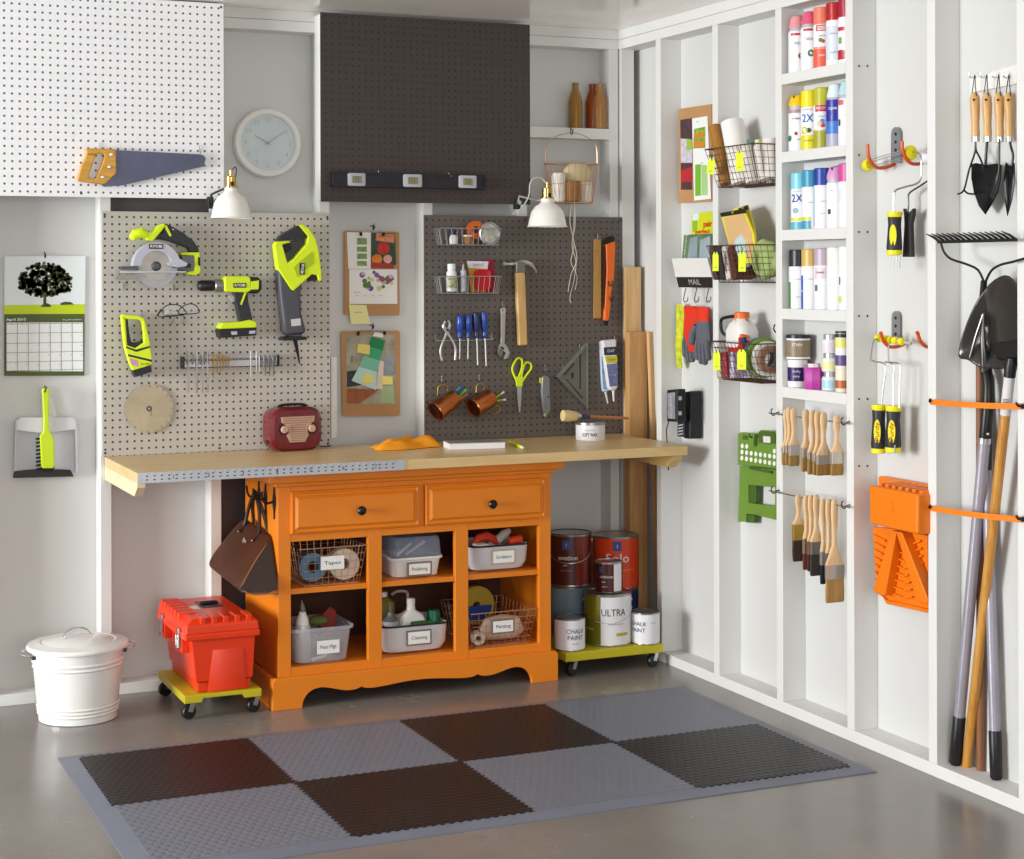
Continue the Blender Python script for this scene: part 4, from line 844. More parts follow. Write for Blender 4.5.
# ================================================================== upper boards: handsaw, level
Q = cp(60, 140, 6.4); q0 = B(150, 185, -.1)
t = thing('handsaw', 'handsaw with yellow wooden handle hanging on the white pegboard', 'saw', q0)
flat('blade', Q([(358, 64), (900, 92), (922, 100), (930, 128), (922, 168), (400, 290), (285, 300), (262, 285), (358, 220)]), YU - .018, .002, mat('#5a5d72', .35, metal=.6, var=.15, vscale=9), t)
saww = wood('#c78f2e', '#dba645', (2, 10, 10), .45, 8, 'saw_handle_wood')
flat('handle', Q([(165, 56), (180, 52), (360, 58), (362, 212), (292, 280), (270, 284), (120, 264), (112, 250), (140, 160), (172, 90)]), YU - .027, .022, saww, t, bev=.004, seg=3,
     hole=Q([(232, 92), (250, 82), (280, 88), (290, 105), (235, 240), (222, 250), (192, 245), (182, 232)]))
for a, b in ((330, 93), (318, 172), (274, 238)): p = B(*Q([(a, b)])[0], YU - .027); obj('screw', MB().lathe([(.0058, 0), (.0058, .002), (.004, .0035)], p, (0, -1, 0), 14), steel, t)

t = thing('spirit_level', 'black spirit level with three vials on the dark brown pegboard', 'spirit level', B(410, 190, YU))
a, b = B(333, 172.5, YU - .03), B(486, 189.5, YU - .03); z1 = B(333, 171.5, YU-.03).z; z0 = B(333, 186.5, YU-.03).z
lvl = mat('#1d1c22', .4)
obj('beam', MB().box((a.x, YU - .026, z0), (b.x, YU - .006, z1)), lvl, t, bev=.002)
for k in (0, 1):
    zz = z1 - .006 if k else z0; obj('flange', MB().box((a.x, YU - .029, zz), (b.x, YU - .004, zz + .006)), lvl, t)
for u in (333.5, 484): p = B(u, 180, YU - .03); obj('end_cap', MB().box((p.x, YU - .031, z0 - .001), (p.x + .007, YU - .003, z1 + .001)), black_pl, t)
for i, (u0, u1) in enumerate(((348, 365.5), (403.5, 422), (459, 476.5))):
    a, b = B(u0, 180, YU - .03), B(u1, 180, YU - .03); cx, cz = (a.x + b.x)/2, (z0 + z1)/2; w_, h_ = b.x - a.x, (z1 - z0)*.86
    o = obj('vial_frame', MB().ring([[V((cx + p.x, y, cz + p.y)) for p in rrect(w_*s, h_*s, .006)] for s, y in ((1, YU - .024), (1, YU - .030), (.9, YU - .032))]), lgrey, t, label='pale grey vial window')
    obj('vial', MB().box((cx - w_*.27, YU - .0335, cz - h_*.27), (cx + w_*.27, YU - .031, cz + h_*.27)), mat('#8a8764', .3), o, label='greenish vial')
    for q in (-1, 1): obj('vial_line', MB().box((cx + q*w_*.07 - .0006, YU - .0338, cz - h_*.27), (cx + q*w_*.07 + .0006, YU - .0334, cz + h_*.27)), ink, o)

# ================================================================== clock
cc = V((-1.418, .088, 1.958)); t = thing('wall_clock', 'round white wall clock with pale blue dial between the upper pegboards', 'clock', cc + V((0, 0, -.125)))
obj('case', MB().lathe([(.118, 0), (.126, .004), (.128, .022), (.122, .034), (.110, .036), (.104, .032), (.102, .022)], cc, (0, -1, 0), 64, caps=(True, False)), white_pl, t, ang=30)
obj('dial', MB().lathe([(.104, .0), (.104, .023), (0, .023)], cc, (0, -1, 0), 48, caps=(True, False)), mat('#cfd9dc', .45), t, label='pale blue-grey dial')
fm = mat('#b4bec2', .5)
for h in range(1, 13):
    a = PI/2 - h*PI/6; text(str(h), cc + V((math.cos(a)*.084, -.0238, math.sin(a)*.084)), .017, fm, t)
for a, L, w_, y in ((math.radians(152), .056, .0035, -.027), (math.radians(34), .08, .0025, -.029)):
    d = V((math.cos(a), 0, math.sin(a))); obj('hand', MB().bar(cc + V((0, y, 0)) - d*.012, cc + V((0, y, 0)) + d*L, w_, .001, (0, 1, 0)) if False else MB().bar(cc + V((0, y, 0)) - d*.012, cc + V((0, y, 0)) + d*L, w_, .001, V((0, 1, 0)).cross(d)), mat('#a3acb0', .4), t)
obj('hand_pivot', MB().lathe([(.005, 0), (.005, .008)], cc + V((0, -.022, 0)), (0, -1, 0), 14), mat('#a3acb0', .4), t)

# ================================================================== clip lamps
shade_m = mat('#f0ede6', .35, var=.01); brass2 = mat('#c9a45a', .2, metal=1)
def lamp(label, cu, cv, y, s, clampu, clampv, arm_from, cord):
    c = B(cu, cv, y); t = thing('clip_lamp', label, 'lamp', c)   # c: centre of the shade mouth
    k = s
    obj('lamp_shade', MB().lathe([(.073*k, 0), (.075*k, .001), (.070*k, .006), (.066*k, .028), (.058*k, .058), (.044*k, .078), (.028*k, .088), (.023*k, .095), (.0225*k, .108), (.018*k, .108), (.02*k, .094), (.040*k, .075), (.054*k, .056), (.063*k, .028), (.068*k, .004)], c, n=40, caps=(False, False)), shade_m, t, ang=30)
    obj('brass_collar', MB().lathe([(.0255*k, .107), (.026*k, .111), (.019*k, .112), (.0185*k, .145), (.014*k, .147), (.005, .149), (.005, .168), (.0, .170)], c, n=24, caps=(True, False)), brass2, t, label='brass collar')
    obj('switch', MB().box(c + V((-.006, -.023*k, .113)), c + V((.006, -.017*k, .128))), black_pl, t, bev=.001)
    obj('bulb', MB().sph(c + V((0, 0, .055*k)), .022*k, 16, 10, (1, 1, 1.2)), mat('#f4f2ea', .3), t)
    cl = B(clampu, clampv, YU - .01)
    obj('swing_arm', MB().tube([c + V((-.0*k, .0, .112)), c + V((-.03, .02, .10)), cl + V((0, -.02, .03)), cl + V((0, -.008, .0))], .0042, 8), dark_steel if cord == 'dark' else steel, t)
    obj('clamp', MB().box(cl + V((-.010, -.012, -.016)), cl + V((.010, -.003, .022))).box(cl + V((-.010, .008, -.016)), cl + V((.010, .016, .022))).box(cl + V((-.010, -.012, -.020)), cl + V((.010, .016, -.012))), black_pl, t, bev=.002)
    obj('clamp_knob', MB().lathe([(.008, 0), (.008, .012)], cl + V((0, -.012, .005)), (0, -1, 0), 14), black_pl if cord == 'dark' else steel, t)
    return t, c, cl
t, c, cl = lamp('white and brass clip lamp at the lower right corner of the white pegboard', 231, 218.5, -.20, .98, 210, 203, 0, 'dark')
obj('cord', MB().tube(smooth_path([c + V((.004, 0, .168)), c + V((.014, 0, .180)), c + V((.022, .01, .17)), c + V((.02, .03, .13)), c + V((.0, .06, .10)), cl + V((.01, .01, 0))]), .0022, 6), mat('#4b4b4b', .5), t)
t, c, cl = lamp('white and brass clip lamp in front of the dark taupe pegboard', 547.3, 227, -.20, 1.04, 517, 204, 0, 'light')
obj('cord', MB().tube(smooth_path([B(a, b, -.18) for a, b in ((546, 183), (541, 178), (534, 178.5), (530, 184), (529, 195), (524, 205), (517, 212), (512, 214))]), .0026, 6), mat('#c9c7c2', .5), t)

# ================================================================== bottles on the nailing block
amb = [mat('#a8781c', .08, alpha=.72, var=.05), mat('#a2480f', .08, alpha=.78, var=.05), mat('#c08a4c', .08, alpha=.6, var=.05)]
for i, (u, lab) in enumerate(((575.5, 'golden brown glass bottle, leftmost on the high shelf'), (593, 'dark amber glass bottle in the middle of the high shelf'), (604.5, 'light amber glass bottle half hidden by the stud on the high shelf'))):
    p = B(u, 125, .045); p.z = SHZ
    if i == 2: p.x = -.039 - .0285
    if i == 1: p.x = B(592.5, 125, .06).x
    tmesh('glass_bottle', MB().lathe([(.025, 0), (.0275, .004), (.0275, .105), (.025, .122), (.0145, .150), (.0125, .162), (.0135, .176), (.0135, .182)], (p.x, .045 if i == 0 else .060 if i == 1 else .0285, SHZ + .0005), n=28), amb[i], lab, 'bottle', 'amber bottles on the high shelf', ang=30)

# ================================================================== hanging copper basket
t = thing('hanging_wire_basket', 'round copper wire basket hanging by its arched handle below the bottle shelf', 'basket', B(571, 204, -.06))
bc = B(571.5, 165, -.065); zt = B(571.5, 164, -.065).z; zb = B(571.5, 203, -.065).z; rt, rb = .112, .088
mb = MB(); n = 26
for i in range(n):
    a = 2*PI*i/n; e = V((math.cos(a), math.sin(a)*.55, 0)); mb.cyl(V((bc.x, bc.y, zt)) + e*rt, V((bc.x, bc.y, zb)) + e*rb, .0012, n=5)
def oval(z, r): return [V((bc.x + math.cos(2*PI*i/36)*r, bc.y + math.sin(2*PI*i/36)*r*.55, z)) for i in range(36)]
obj('wire_mesh', mb, copper_w, t)
mb = MB(); mb.tube(oval(zt, rt), .0022, 6, closed=True); mb.tube(oval((zt+zb)/2 - .004, (rt+rb)/2), .0013, 6, closed=True); mb.tube(oval(zb, rb), .002, 6, closed=True); obj('rim', mb, copper_w, t)
mb = MB(); 
for q in range(-5, 6): hw = math.sqrt(max(0, 1 - (q/6)**2)); mb.cyl((bc.x + q/6*rb, bc.y - hw*rb*.55, zb), (bc.x + q/6*rb, bc.y + hw*rb*.55, zb), .001, n=5)
obj('base_wires', mb, copper_w, t)
hk = B(571, 132.5, -.03)
obj('handle', MB().tube(smooth_path([V((bc.x - rt, bc.y, zt)), B(546.5, 146, -.065), B(555, 137, -.06), hk + V((0, -.01, -.002)), B(587, 137, -.06), B(596, 146, -.065), V((bc.x + rt, bc.y, zt))], 6), .0017, 6), copper_w, t)
tmesh('cup_hook', MB().tube(smooth_path([B(571, 126, -.0) + V((0, .002, 0)), B(571, 128, -.02), B(571, 134, -.032), B(572.5, 133, -.044), B(573, 129, -.046)]), .0022, 6), black_metal, 'small black cup hook on the edge of the high shelf', 'hook')
def yarn(name, r, c0, L, col, label, ax=(0, 0, 1), cat='twine roll'):
    m = node_mat('twine_' + col.strip('#'), lambda nt, p: None, .9)
    m = mat(col, .9, bump=1, bscale=120, stretch=(1, 1, 6)); tmesh(name, MB().lathe([(r*.8, 0), (r, L*.08), (r*.98, L*.5), (r, L*.92), (r*.8, L)], c0, ax, 24), m, label, cat)
yarn('twine_spool',   .027, V((bc.x - .060, bc.y - .008, zb + .003)), .112, '#efebe2', 'white twine spool at the left of the copper hanging basket')
yarn('twine_spool', .036, V((bc.x - .004, bc.y - .012, zb + .003)), .082, '#9a6f45', 'brown jute twine spool in the middle of the copper hanging basket')
yarn('twine_spool', .026, V((bc.x + .055, bc.y - .008, zb + .003)), .078, '#f0e8dc', 'cream twine spool at the right of the copper hanging basket')
tmesh('twine_ball', MB().sph((bc.x + .026, bc.y + .002, zb + .112), .056, 20, 12, (1.1, .5, .85)), mat('#d3c39a', .9, bump=1, bscale=140), 'beige twine ball on top of the spools in the copper basket', 'twine ball')
t = thing('twine_strands', 'loose cream twine strands hanging from the copper basket over the dark pegboard', 'twine', B(573, 300, -.06))
for k, pts in enumerate((((574.5, 200), (575, 225), (572, 245), (576, 262), (574, 280), (570, 297), (571, 303)), ((572, 203), (570, 222), (574, 244), (571, 262), (577, 276), (575, 290)), ((575.5, 203), (573, 235), (577, 258), (571, 275), (568, 292)))):
    obj('strand', MB().tube(smooth_path([B(a, b, -.05 - .012*math.sin(i)) for i, (a, b) in enumerate(pts)], 5), .0014, 6), mat('#d8cfc0', .9, bump=1, bscale=300), t)

# ================================================================== calendar, brush and dustpan on the back wall panel
YP = .084; cal = cp(0, 250, 6.61)
t = thing('wall_calendar', 'wall calendar with a tree photograph above the April page', 'calendar', B(45, 375, YP))
green = mat('#4a5a1c', .5); pa = mat('#eef0ee', .5, var=.01)
def fl(pts, y, m, name, par=None, lab=None, th=.0012): return flat(name, cal(pts), y, th, m, par or t, label=lab)
fl([(30, 40), (565, 40), (560, 422), (28, 424)], YP - .003, mat('#e3e9ea', .4, var=.01), 'photo_page', lab='photo of a spreading tree on a lime field'); 
fl([(28, 365), (560, 358), (560, 422), (28, 424)], YP - .0036, mat('#c3d600', .5, var=.1, vscale=3, stretch=(1, 1, 8)), 'field_print')
fl([(28, 425), (560, 421), (558, 830), (28, 832)], YP - .003, green, 'month_page')
fl([(42, 480), (550, 478), (550, 802), (42, 800)], YP - .0036, pa, 'date_grid')
mb = MB()
for k in range(8):
    p0, p1 = B(*cal([(42 + k*72.5, 480)])[0], YP - .004), B(*cal([(42 + k*72.5, 800)])[0], YP - .004); mb.box((p0.x - .0008, YP - .0044, p1.z), (p0.x + .0008, YP - .0036, p0.z))
for vv in (490, 552, 618, 680, 742, 800):
    p0, p1 = B(*cal([(42, vv)])[0], YP - .004), B(*cal([(550, vv)])[0], YP - .004); mb.box((p0.x, YP - .0044, p0.z - .0008), (p1.x, YP - .0036, p0.z + .0008))
obj('grid_lines', mb, mat('#7d8288', .5), t)
text('April 2015', B(*cal([(108, 460)])[0], YP - .004), .0085, pa, t, w=.067, bold=.02); text('the great outdoors', B(*cal([(478, 460)])[0], YP - .004), .005, pa, t, w=.066)
for k, dname in enumerate(('Sun', 'Mon', 'Tue', 'Wed', 'Thu', 'Fri', 'Sat')): text(dname, B(*cal([(78 + k*72.5, 485)])[0], YP - .0046), .0028, ink, t)
nn = 0
for r_ in range(5):
    for k in range(7):
        dd = r_*7 + k - 2
        if 1 <= dd <= 30: text(str(dd), B(*cal([(105 + k*72.5, 503 + r_*63.5)])[0], YP - .0046), .0035, ink, t, name='date_number')
tree = MB(); rng = random.Random(3); cxy = (300, 190)
for i in range(420):
    a = rng.random()*2*PI; rr = math.sqrt(rng.random()); u = 298 + math.cos(a)*rr*178; v = 195 + math.sin(a)*rr*112 + (abs(math.cos(a)*rr))**2*30
    if v > 305: continue
    p = B(*cal([(u, v)])[0], YP - .004); s_ = .004 + rng.random()*.005
    tree.prism([p + V((math.cos(q_*PI/3 + a)*s_*(.7 + .5*rng.random()), 0, math.sin(q_*PI/3 + a)*s_*(.7 + .5*rng.random()))) for q_ in range(6)], (0, .0004, 0))
tree.prism([B(*q_, YP - .0042) for q_ in cal([(288, 280), (304, 280), (306, 350), (335, 362), (335, 376), (265, 376), (286, 358)])], (0, .0005, 0))
tree.prism([B(*q_, YP - .0042) for q_ in cal([(400, 350), (430, 342), (470, 345), (490, 360), (400, 364)])], (0, .0005, 0))
obj('tree_print', tree, mat('#43461f', .6, var=.5, vscale=80), t, label='dark tree print')
tmesh('calendar_hook', MB().tube(smooth_path([B(44.5, 252, YP + .004), B(45, 255, .07), B(45, 258, .062), B(46, 254, .056)]), .002, 6), black_metal, 'small black hook above the calendar', 'hook')

Q = cp(0, 380, 8.18)
t = thing('dustpan', 'translucent white dustpan with black lip hanging on the back wall', 'dustpan', B(45, 478, .05))
dpm = mat('#dcdce4', .35, alpha=.75)
flat('pan_back', Q([(150, 305), (600, 305), (625, 330), (635, 745), (600, 760), (120, 750), (130, 335)]), .075, .003, dpm, t)
flat('hood', Q([(140, 330), (165, 305), (595, 305), (622, 330), (625, 405), (380, 440), (132, 415)]), .05, .024, mat('#e6e6ee', .35, alpha=.85), t, bev=.004)
for a in ([(128, 330), (142, 325), (130, 745), (116, 745)], [(612, 330), (628, 330), (640, 750), (622, 750)]): flat('side_wall', Q(a), .052, .024, dpm, t)
flat('handle', Q([(360, 75), (372, 60), (395, 62), (470, 300), (335, 305)]), .072, .005, mat('#dadfd0', .4, alpha=.6), t)
flat('lip', Q([(120, 752), (200, 740), (370, 728), (580, 738), (605, 790), (110, 802)]), .055, .02, black_pl, t, bev=.002)
t = thing('hand_brush', 'lime green hand brush with black bristles hanging in front of the dustpan', 'brush', B(46, 470, .02))
flat('brush_body', Q([(345, 75), (358, 68), (395, 68), (408, 80), (400, 200), (402, 390), (412, 430), (440, 465), (448, 700), (440, 722), (352, 724), (340, 705), (328, 460), (355, 425), (358, 300)]), .022, .02, lime, t, bev=.004, seg=3)
mb = MB()
for k in range(9):
    v0 = 476 + k*31; a, b = B(*Q([(330, v0)])[0], .03), B(*Q([(296, v0 + 4)])[0], .03); mb.cyl(a + V((.012, .006, 0)), b + V((0, .004, -.002)), .0045, .0035, n=8)
for k in range(7):
    a, b = B(*Q([(350 + k*15, 715)])[0], .03), B(*Q([(345 + k*16, 752)])[0], .03); mb.cyl(a + V((0, .01, .01)), b + V((0, .008, 0)), .004, .003, n=8)
obj('bristles', mb, black_pl, t, label='black bristle tufts')
tmesh('wall_hook', MB().tube(smooth_path([B(45, 386, YP + .004), B(45, 389, .05), B(45, 392, .014), B(46.5, 387, .010)]), .0022, 6), black_metal, 'small black hook holding the lime hand brush', 'hook')

# ================================================================== clipboards
kraft = mat('#b98a5c', .7, bump=.2, bscale=60); YC = .07
def clip(t, u, v, y, w=.07):
    c = B(u, v, y); m = black_metal
    obj('clip_bar', MB().tube([c + V((-w/2, 0, 0)), c + V((w/2, 0, 0))], .0022, 6), chrome, t, label='steel clip bar')
    for s in (-1, 1): obj('clip_foot', MB().cbox(c + V((s*w/2, -.001, -.009)), (.010, .006, .014)), m, t, bev=.001)
    tmesh('wall_hook', MB().tube(smooth_path([V((c.x, .087, c.z + .022)), V((c.x, .04, c.z + .02)), V((c.x, y - .01, c.z + .008)), V((c.x + .002, y - .016, c.z + .03))]), .0022, 6), black_metal, 'black screw hook holding the %s clipboard' % ('upper' if v < 300 else 'lower'), 'hook')
Q = cp(335, 220, 7.81); YB = .075
t = thing('clipboard', 'upper clipboard with flower seed pages and a red and orange flower leaflet', 'clipboard', B(372, 316, YB))
flat('board', Q([(72, 95), (82, 85), (495, 92), (502, 102), (505, 735), (495, 745), (82, 742), (72, 732)]), YB, .004, kraft, t, bev=.001)
flat('page', Q([(112, 385), (485, 385), (487, 655), (112, 655)]), YB - .001, .0006, paper, t, label='white page with flower picture')
flat('page', Q([(92, 95), (280, 98), (278, 382), (104, 382)]), YB - .0016, .0006, paper, t, label='white page with green squares')
gs = mat('#7da05a', .6, var=.4, vscale=90)
for k, (a, b) in enumerate(((140, 192), (208, 248), (262, 305), (320, 358))): flat('print', Q([(172, a), (248, a), (250, b), (172, b)]), YB - .002, .0003, gs, t)
flat('leaflet', Q([(285, 100), (470, 105), (478, 350), (285, 375)]), YB - .0024, .0006, mat('#2e4a38', .5, var=.3, vscale=60), t, label='dark flower leaflet')
flat('leaflet', Q([(322, 102), (466, 112), (462, 180), (318, 160)]), YB - .0028, .0003, mat('#d78d62', .5, var=.3, vscale=80), t)
def disc(u, v, r, y, m, parent, name='print', sx=1): return obj(name, MB().prism([B(u + math.cos(k*PI/9)*r*sx, v + math.sin(k*PI/9)*r, y) for k in range(18)], (0, .0003, 0)), m, parent)
disc(335 + 378/7.81, 220 + 220/7.81, 6.3, YB - .003, mat('#c32a1e', .5, var=.25, vscale=90), t); disc(335 + 328/7.81, 220 + 308/7.81, 5.2, YB - .0032, mat('#e5791c', .5, var=.2, vscale=90), t); disc(335 + 412/7.81, 220 + 305/7.81, 4.3, YB - .0032, mat('#e7a59a', .5, var=.2, vscale=90), t)
flat('print', Q([(285, 330), (460, 345), (460, 380), (285, 372)]), YB - .0034, .0003, mat('#a8352a', .5), t); text('PATCH', B(*Q([(390, 130)])[0], YB - .0036), .008, mat('#b02a20', .5), t, w=.045)
rng = random.Random(5)
for k in range(26):
    a = rng.random()*2*PI; rr = math.sqrt(rng.random()); disc(335 + (305 + math.cos(a)*rr*150)/7.81, 220 + (470 + math.sin(a)*rr*68)/7.81, 1.6 + rng.random()*1.6, YB - .0014 - k*.00002, mat(['#8a5fa0', '#b7c07a', '#a04a78', '#c9b2d0', '#5c7a3c', '#d8cf66', '#6a4a90'][k % 7], .6), t)
for k in range(4): text('annuals', B(*Q([(175 + k*60, 590)])[0], YB - .0014), .003, ink, t)
text('Bloom time', B(*Q([(175, 565)])[0], YB - .0014), .004, ink, t)
clip(t, 335 + 290/7.81, 220 + 92/7.81, YB - .006, .09)
sticky = mat('#eee9a6', .6, var=.02)
t2 = thing('sticky_note', 'pale yellow sticky note hanging below the upper clipboard', 'sticky note', B(360, 324, YB)); flat('note', Q([(108, 660), (245, 665), (275, 810), (125, 815)]), YB - .004, .0006, sticky, t2)
text('order seeds', B(*Q([(180, 720)])[0], YB - .0045), .005, ink, t2, w=.03)
Q = cp(335, 300, 7.16)
t = thing('clipboard', 'lower clipboard with green paint swatches over a kitchen photograph', 'clipboard', B(370, 415, YB))
flat('board', Q([(42, 232), (55, 222), (455, 220), (466, 230), (468, 815), (455, 828), (65, 832), (52, 820)]), YB, .004, kraft, t, bev=.001)
flat('photo', Q([(80, 250), (430, 245), (432, 745), (80, 745)]), YB - .001, .0006, mat('#a39c88', .5, var=.35, vscale=18), t, label='interior photograph page')
flat('photo', Q([(85, 510), (180, 500), (250, 600), (85, 625)]), YB - .0013, .0003, mat('#33333a', .5, var=.3, vscale=40), t)
flat('photo', Q([(82, 632), (320, 640), (290, 660), (215, 715), (180, 742), (82, 742)]), YB - .0014, .0003, wood('#8a4a25', '#a86236', (8, 1, 1), .5, 10, 'brown_print'), t)
flat('photo', Q([(330, 620), (420, 610), (425, 740), (320, 740)]), YB - .0014, .0003, mat('#a5b98a', .5, var=.1), t); flat('photo', Q([(355, 400), (425, 390), (428, 540), (350, 540)]), YB - .0014, .0003, mat('#8f9a9c', .5, var=.2, vscale=30), t)
sw = ['#12854a', '#3aa878', '#7cc4a8', '#bfe0dc']
X_ = [([(262, 262), (360, 290), (340, 365), (238, 330)], sw[0]), ([(238, 330), (340, 362), (318, 440), (240, 420)], sw[1]), ([(205, 400), (325, 432), (300, 520), (172, 480)], sw[2]), ([(172, 478), (302, 515), (295, 645), (118, 578)], sw[3])]
for k, (pts, c_) in enumerate(X_): flat('paint_swatch', Q(pts), YB - .003 - k*.0002, .0004, mat(c_, .5, var=.01), t, label='green paint swatch')
flat('paint_swatch', Q([(318, 430), (350, 440), (340, 640), (296, 635)]), YB - .0026, .0004, mat('#e6d2c8', .5), t, label='pale pink swatch'); flat('paint_swatch', Q([(285, 228), (350, 240), (345, 270), (270, 258)]), YB - .0028, .0004, paper, t)
for k, pts in enumerate(([(165, 312), (250, 322), (248, 392), (158, 375)], [(205, 530), (262, 528), (288, 592), (188, 598)], [(335, 545), (412, 548), (414, 605), (335, 605)])): flat('sticky_flag', Q(pts), YB - .0045, .0004, mat('#efe27a', .6), t, label='yellow sticky flag')
text('PERK', B(*Q([(122, 425)])[0], YB - .0016), .009, ink, t, ex=(0, 0, 1), ey=(-1, 0, 0))
clip(t, 335 + 260/7.16, 300 + 222/7.16, YB - .006, .105)

# ================================================================== small wire baskets on the dark pegboard
zinc = mat('#b4b6b6', .35, metal=.8)
def pegbasket(label, u0, u1, v0, v1):
    a, b = B(u0, v0, -.09), B(u1, v1, -.09); t = thing('wire_basket', label, 'basket', ((a.x+b.x)/2, -.055, b.z), 'small wire baskets on the dark pegboard')
    wirebasket(a.x, b.x, -.093, -.022, b.z, a.z, .010, .006, zinc, t, 11, 4, 1, r=.0011, rim=.002)
    return a.x, b.x, b.z, a.z
x0, x1, z0, z1 = pegbasket('upper small wire basket on the dark pegboard', 440, 501, 228, 245)
t = thing('sand_disc_pack', 'round silver lidded disc in the upper small wire basket', 'disc pack', B(488, 244, -.06)); c = B(488.5, 233.5, -.075)
obj('lid', MB().lathe([(.041, 0), (.043, .004), (.043, .012), (.038, .014), (.036, .011), (0, .011)], c, (0, -1, 0), 36, caps=(True, False)), steel, t); obj('print', MB().prism([c + V((math.cos(k*PI/12)*.034, -.0125, math.sin(k*PI/12)*.034)) for k in range(24)], (0, -.0004, 0)), mat('#b8b4a8', .5, var=.3, vscale=60), t)
tmesh('tape_roll', MB().annulus(B(474, 230, -.05), .014, .034, .02, (0, -1, 0)), mat('#d9641e', .5), 'orange tape roll behind the wood filler tub in the upper wire basket', 'tape roll')
t = thing('filler_tub', 'small wood filler tub with white lid in the upper wire basket', 'tub', B(467, 244, -.06)); c = B(467.5, 244, -.065)
obj('tub_body', MB().lathe([(.0165, 0), (.0175, .028)], c, n=20), mat('#a86f35', .5, var=.2, vscale=60), t); obj('lid', MB().lathe([(.0185, .028), (.0185, .034), (0, .034)], c, n=20), white_pl, t)
t = thing('glue_bottle', 'stubby white bottle with dark cap in the upper wire basket', 'bottle', B(453, 244, -.06)); c = B(453.5, 244, -.068)
obj('bottle_body', MB().lathe([(.015, 0), (.016, .022), (.010, .034)], c, n=20), wl, t); obj('cap', MB().lathe([(.010, .034), (.010, .044), (.017, .046), (.017, .055), (0, .056)], c, n=20), mat('#23283a', .4), t)
x0, x1, z0, z1 = pegbasket('lower small wire basket on the dark pegboard', 440, 501, 276.5, 293)
t = thing('white_bottle', 'white bottle with green and black label in the lower wire basket', 'bottle', B(451, 292, -.06)); c = B(451.5, 291.5, -.066)
obj('bottle_body', MB().lathe([(.018, 0), (.0195, .003), (.0195, .070), (.013, .082), (.0155, .083), (.0155, .104), (0, .105)], c, n=24), wl, t)
wr_ = patch(c.x, c.y, .0199, c.z + .012, c.z + .052, -1.3, .9); obj('label', wr_, mat('#a9b48a', .5, var=.3, vscale=90), t); wraptext('GORILLA', c.x, c.y, .0201, c.z + .047, .006, ink, t, -.45, w=.024); wraptext('GLUE', c.x, c.y, .0201, c.z + .02, .006, ink, t, -.45, w=.02)
t = thing('glue_bottle', 'clear glue bottle with red tip in the lower wire basket', 'bottle', B(463, 292, -.06)); c = B(463.3, 291.5, -.07)
obj('bottle_body', MB().lathe([(.011, 0), (.0115, .055), (.0125, .078), (.005, .084), (.003, .102)], c, n=18), mat('#b9b9c2', .3), t); obj('tip', MB().lathe([(.003, .102), (.001, .114)], c, n=10), mat('#c0303a', .4), t)
t = thing('shout_packet', 'white and gold packet standing in the lower wire basket', 'packet', B(476, 292, -.06)); a = B(468, 263, -.055)
flat('packet_body', [(467.5, 262), (488, 262), (486, 292), (471, 292)], -.05, .012, mat('#c98f2e', .45), t, bev=.003); flat('band', [(467.5, 261), (488.5, 261.5), (487.5, 269), (468.5, 268)], -.0515, .003, wl, t); text('SHOUT', B(478.5, 265, -.052), .009, mat('#b32a2a', .5), t, w=.045)
tmesh('red_pad', MB().ring([[V((p.x + B(483, 280, -.07).x, -.075 + y, p.y + B(483, 280, -.07).z)) for p in rrect(.058*s, .078*s, .014)] for y, s in ((.004, .85), (0, 1), (.018, 1), (.022, .85))][::-1]), mat('#c80f22', .5), 'bright red rounded pouch in the lower wire basket', 'pouch')
flat2 = tmesh('packet', MB().prism([B(a, b, -.04) for a, b in ((485, 259), (494, 260), (495.5, 272), (496, 292), (484, 292))], (0, .012, 0)), mat('#8f1030', .5, var=.5, vscale=30), 'crimson and navy packet at the right end of the lower wire basket', 'packet', bev=.002)

# ================================================================== hand tools on the dark pegboard
Q = cp(425, 300, 6.87); YT = -.035
tmesh('tool_rail', MB().tube(smooth_path([B(*Q([p])[0], y) for p, y in (((65, 235), -.07), ((78, 272), -.065), ((110, 280), -.06), ((440, 272), -.06), ((455, 255), -.065), ((455, 228), -.07))], 4), .0018, 6).tube([B(*Q([(110, 280)])[0], -.06), B(*Q([(110, 280)])[0], -.018)], .0018, 6).tube([B(*Q([(430, 272)])[0], -.06), B(*Q([(430, 272)])[0], -.018)], .0018, 6), steel, 'steel wire rail holding the blue screwdrivers and pliers', 'rail')
t = thing('pliers', 'slip-joint pliers hanging open-handled on the dark pegboard', 'pliers', B(448, 361, -.05))
plm = mat('#c6c6c3', .36, metal=.85)
for sgn, pts, rs in ((1, ((160, 140), (172, 175), (158, 205), (140, 250), (112, 320), (108, 370), (118, 415)), None), (-1, ((140, 145), (128, 178), (142, 205), (168, 245), (200, 300), (212, 350), (208, 412)), None)):
    P_ = smooth_path([B(*Q([p])[0], -.062 + sgn*.002) for p in pts], 4); k = len(P_)
    obj('jaw_and_handle', MB().tube(P_, .004, 8, rs=[(.0045 + .003*math.exp(-((i/k - .28)/.12)**2), .003) for i in range(k)], flat=(1, 0, 0)), plm, t)
obj('pivot', MB().lathe([(.005, 0), (.005, .008)], B(*Q([(152, 205)])[0], -.064), (0, -1, 0), 14), dark_steel, t)
bluem = mat('#1b3f97', .25, coat=.3)
sd = [((215, 282), (242, 102), (238, 405)), ((270, 330), (300, 100), (294, 405)), ((330, 390), (350, 85), (362, 448)), ((378, 440), (405, 78), (420, 452))]
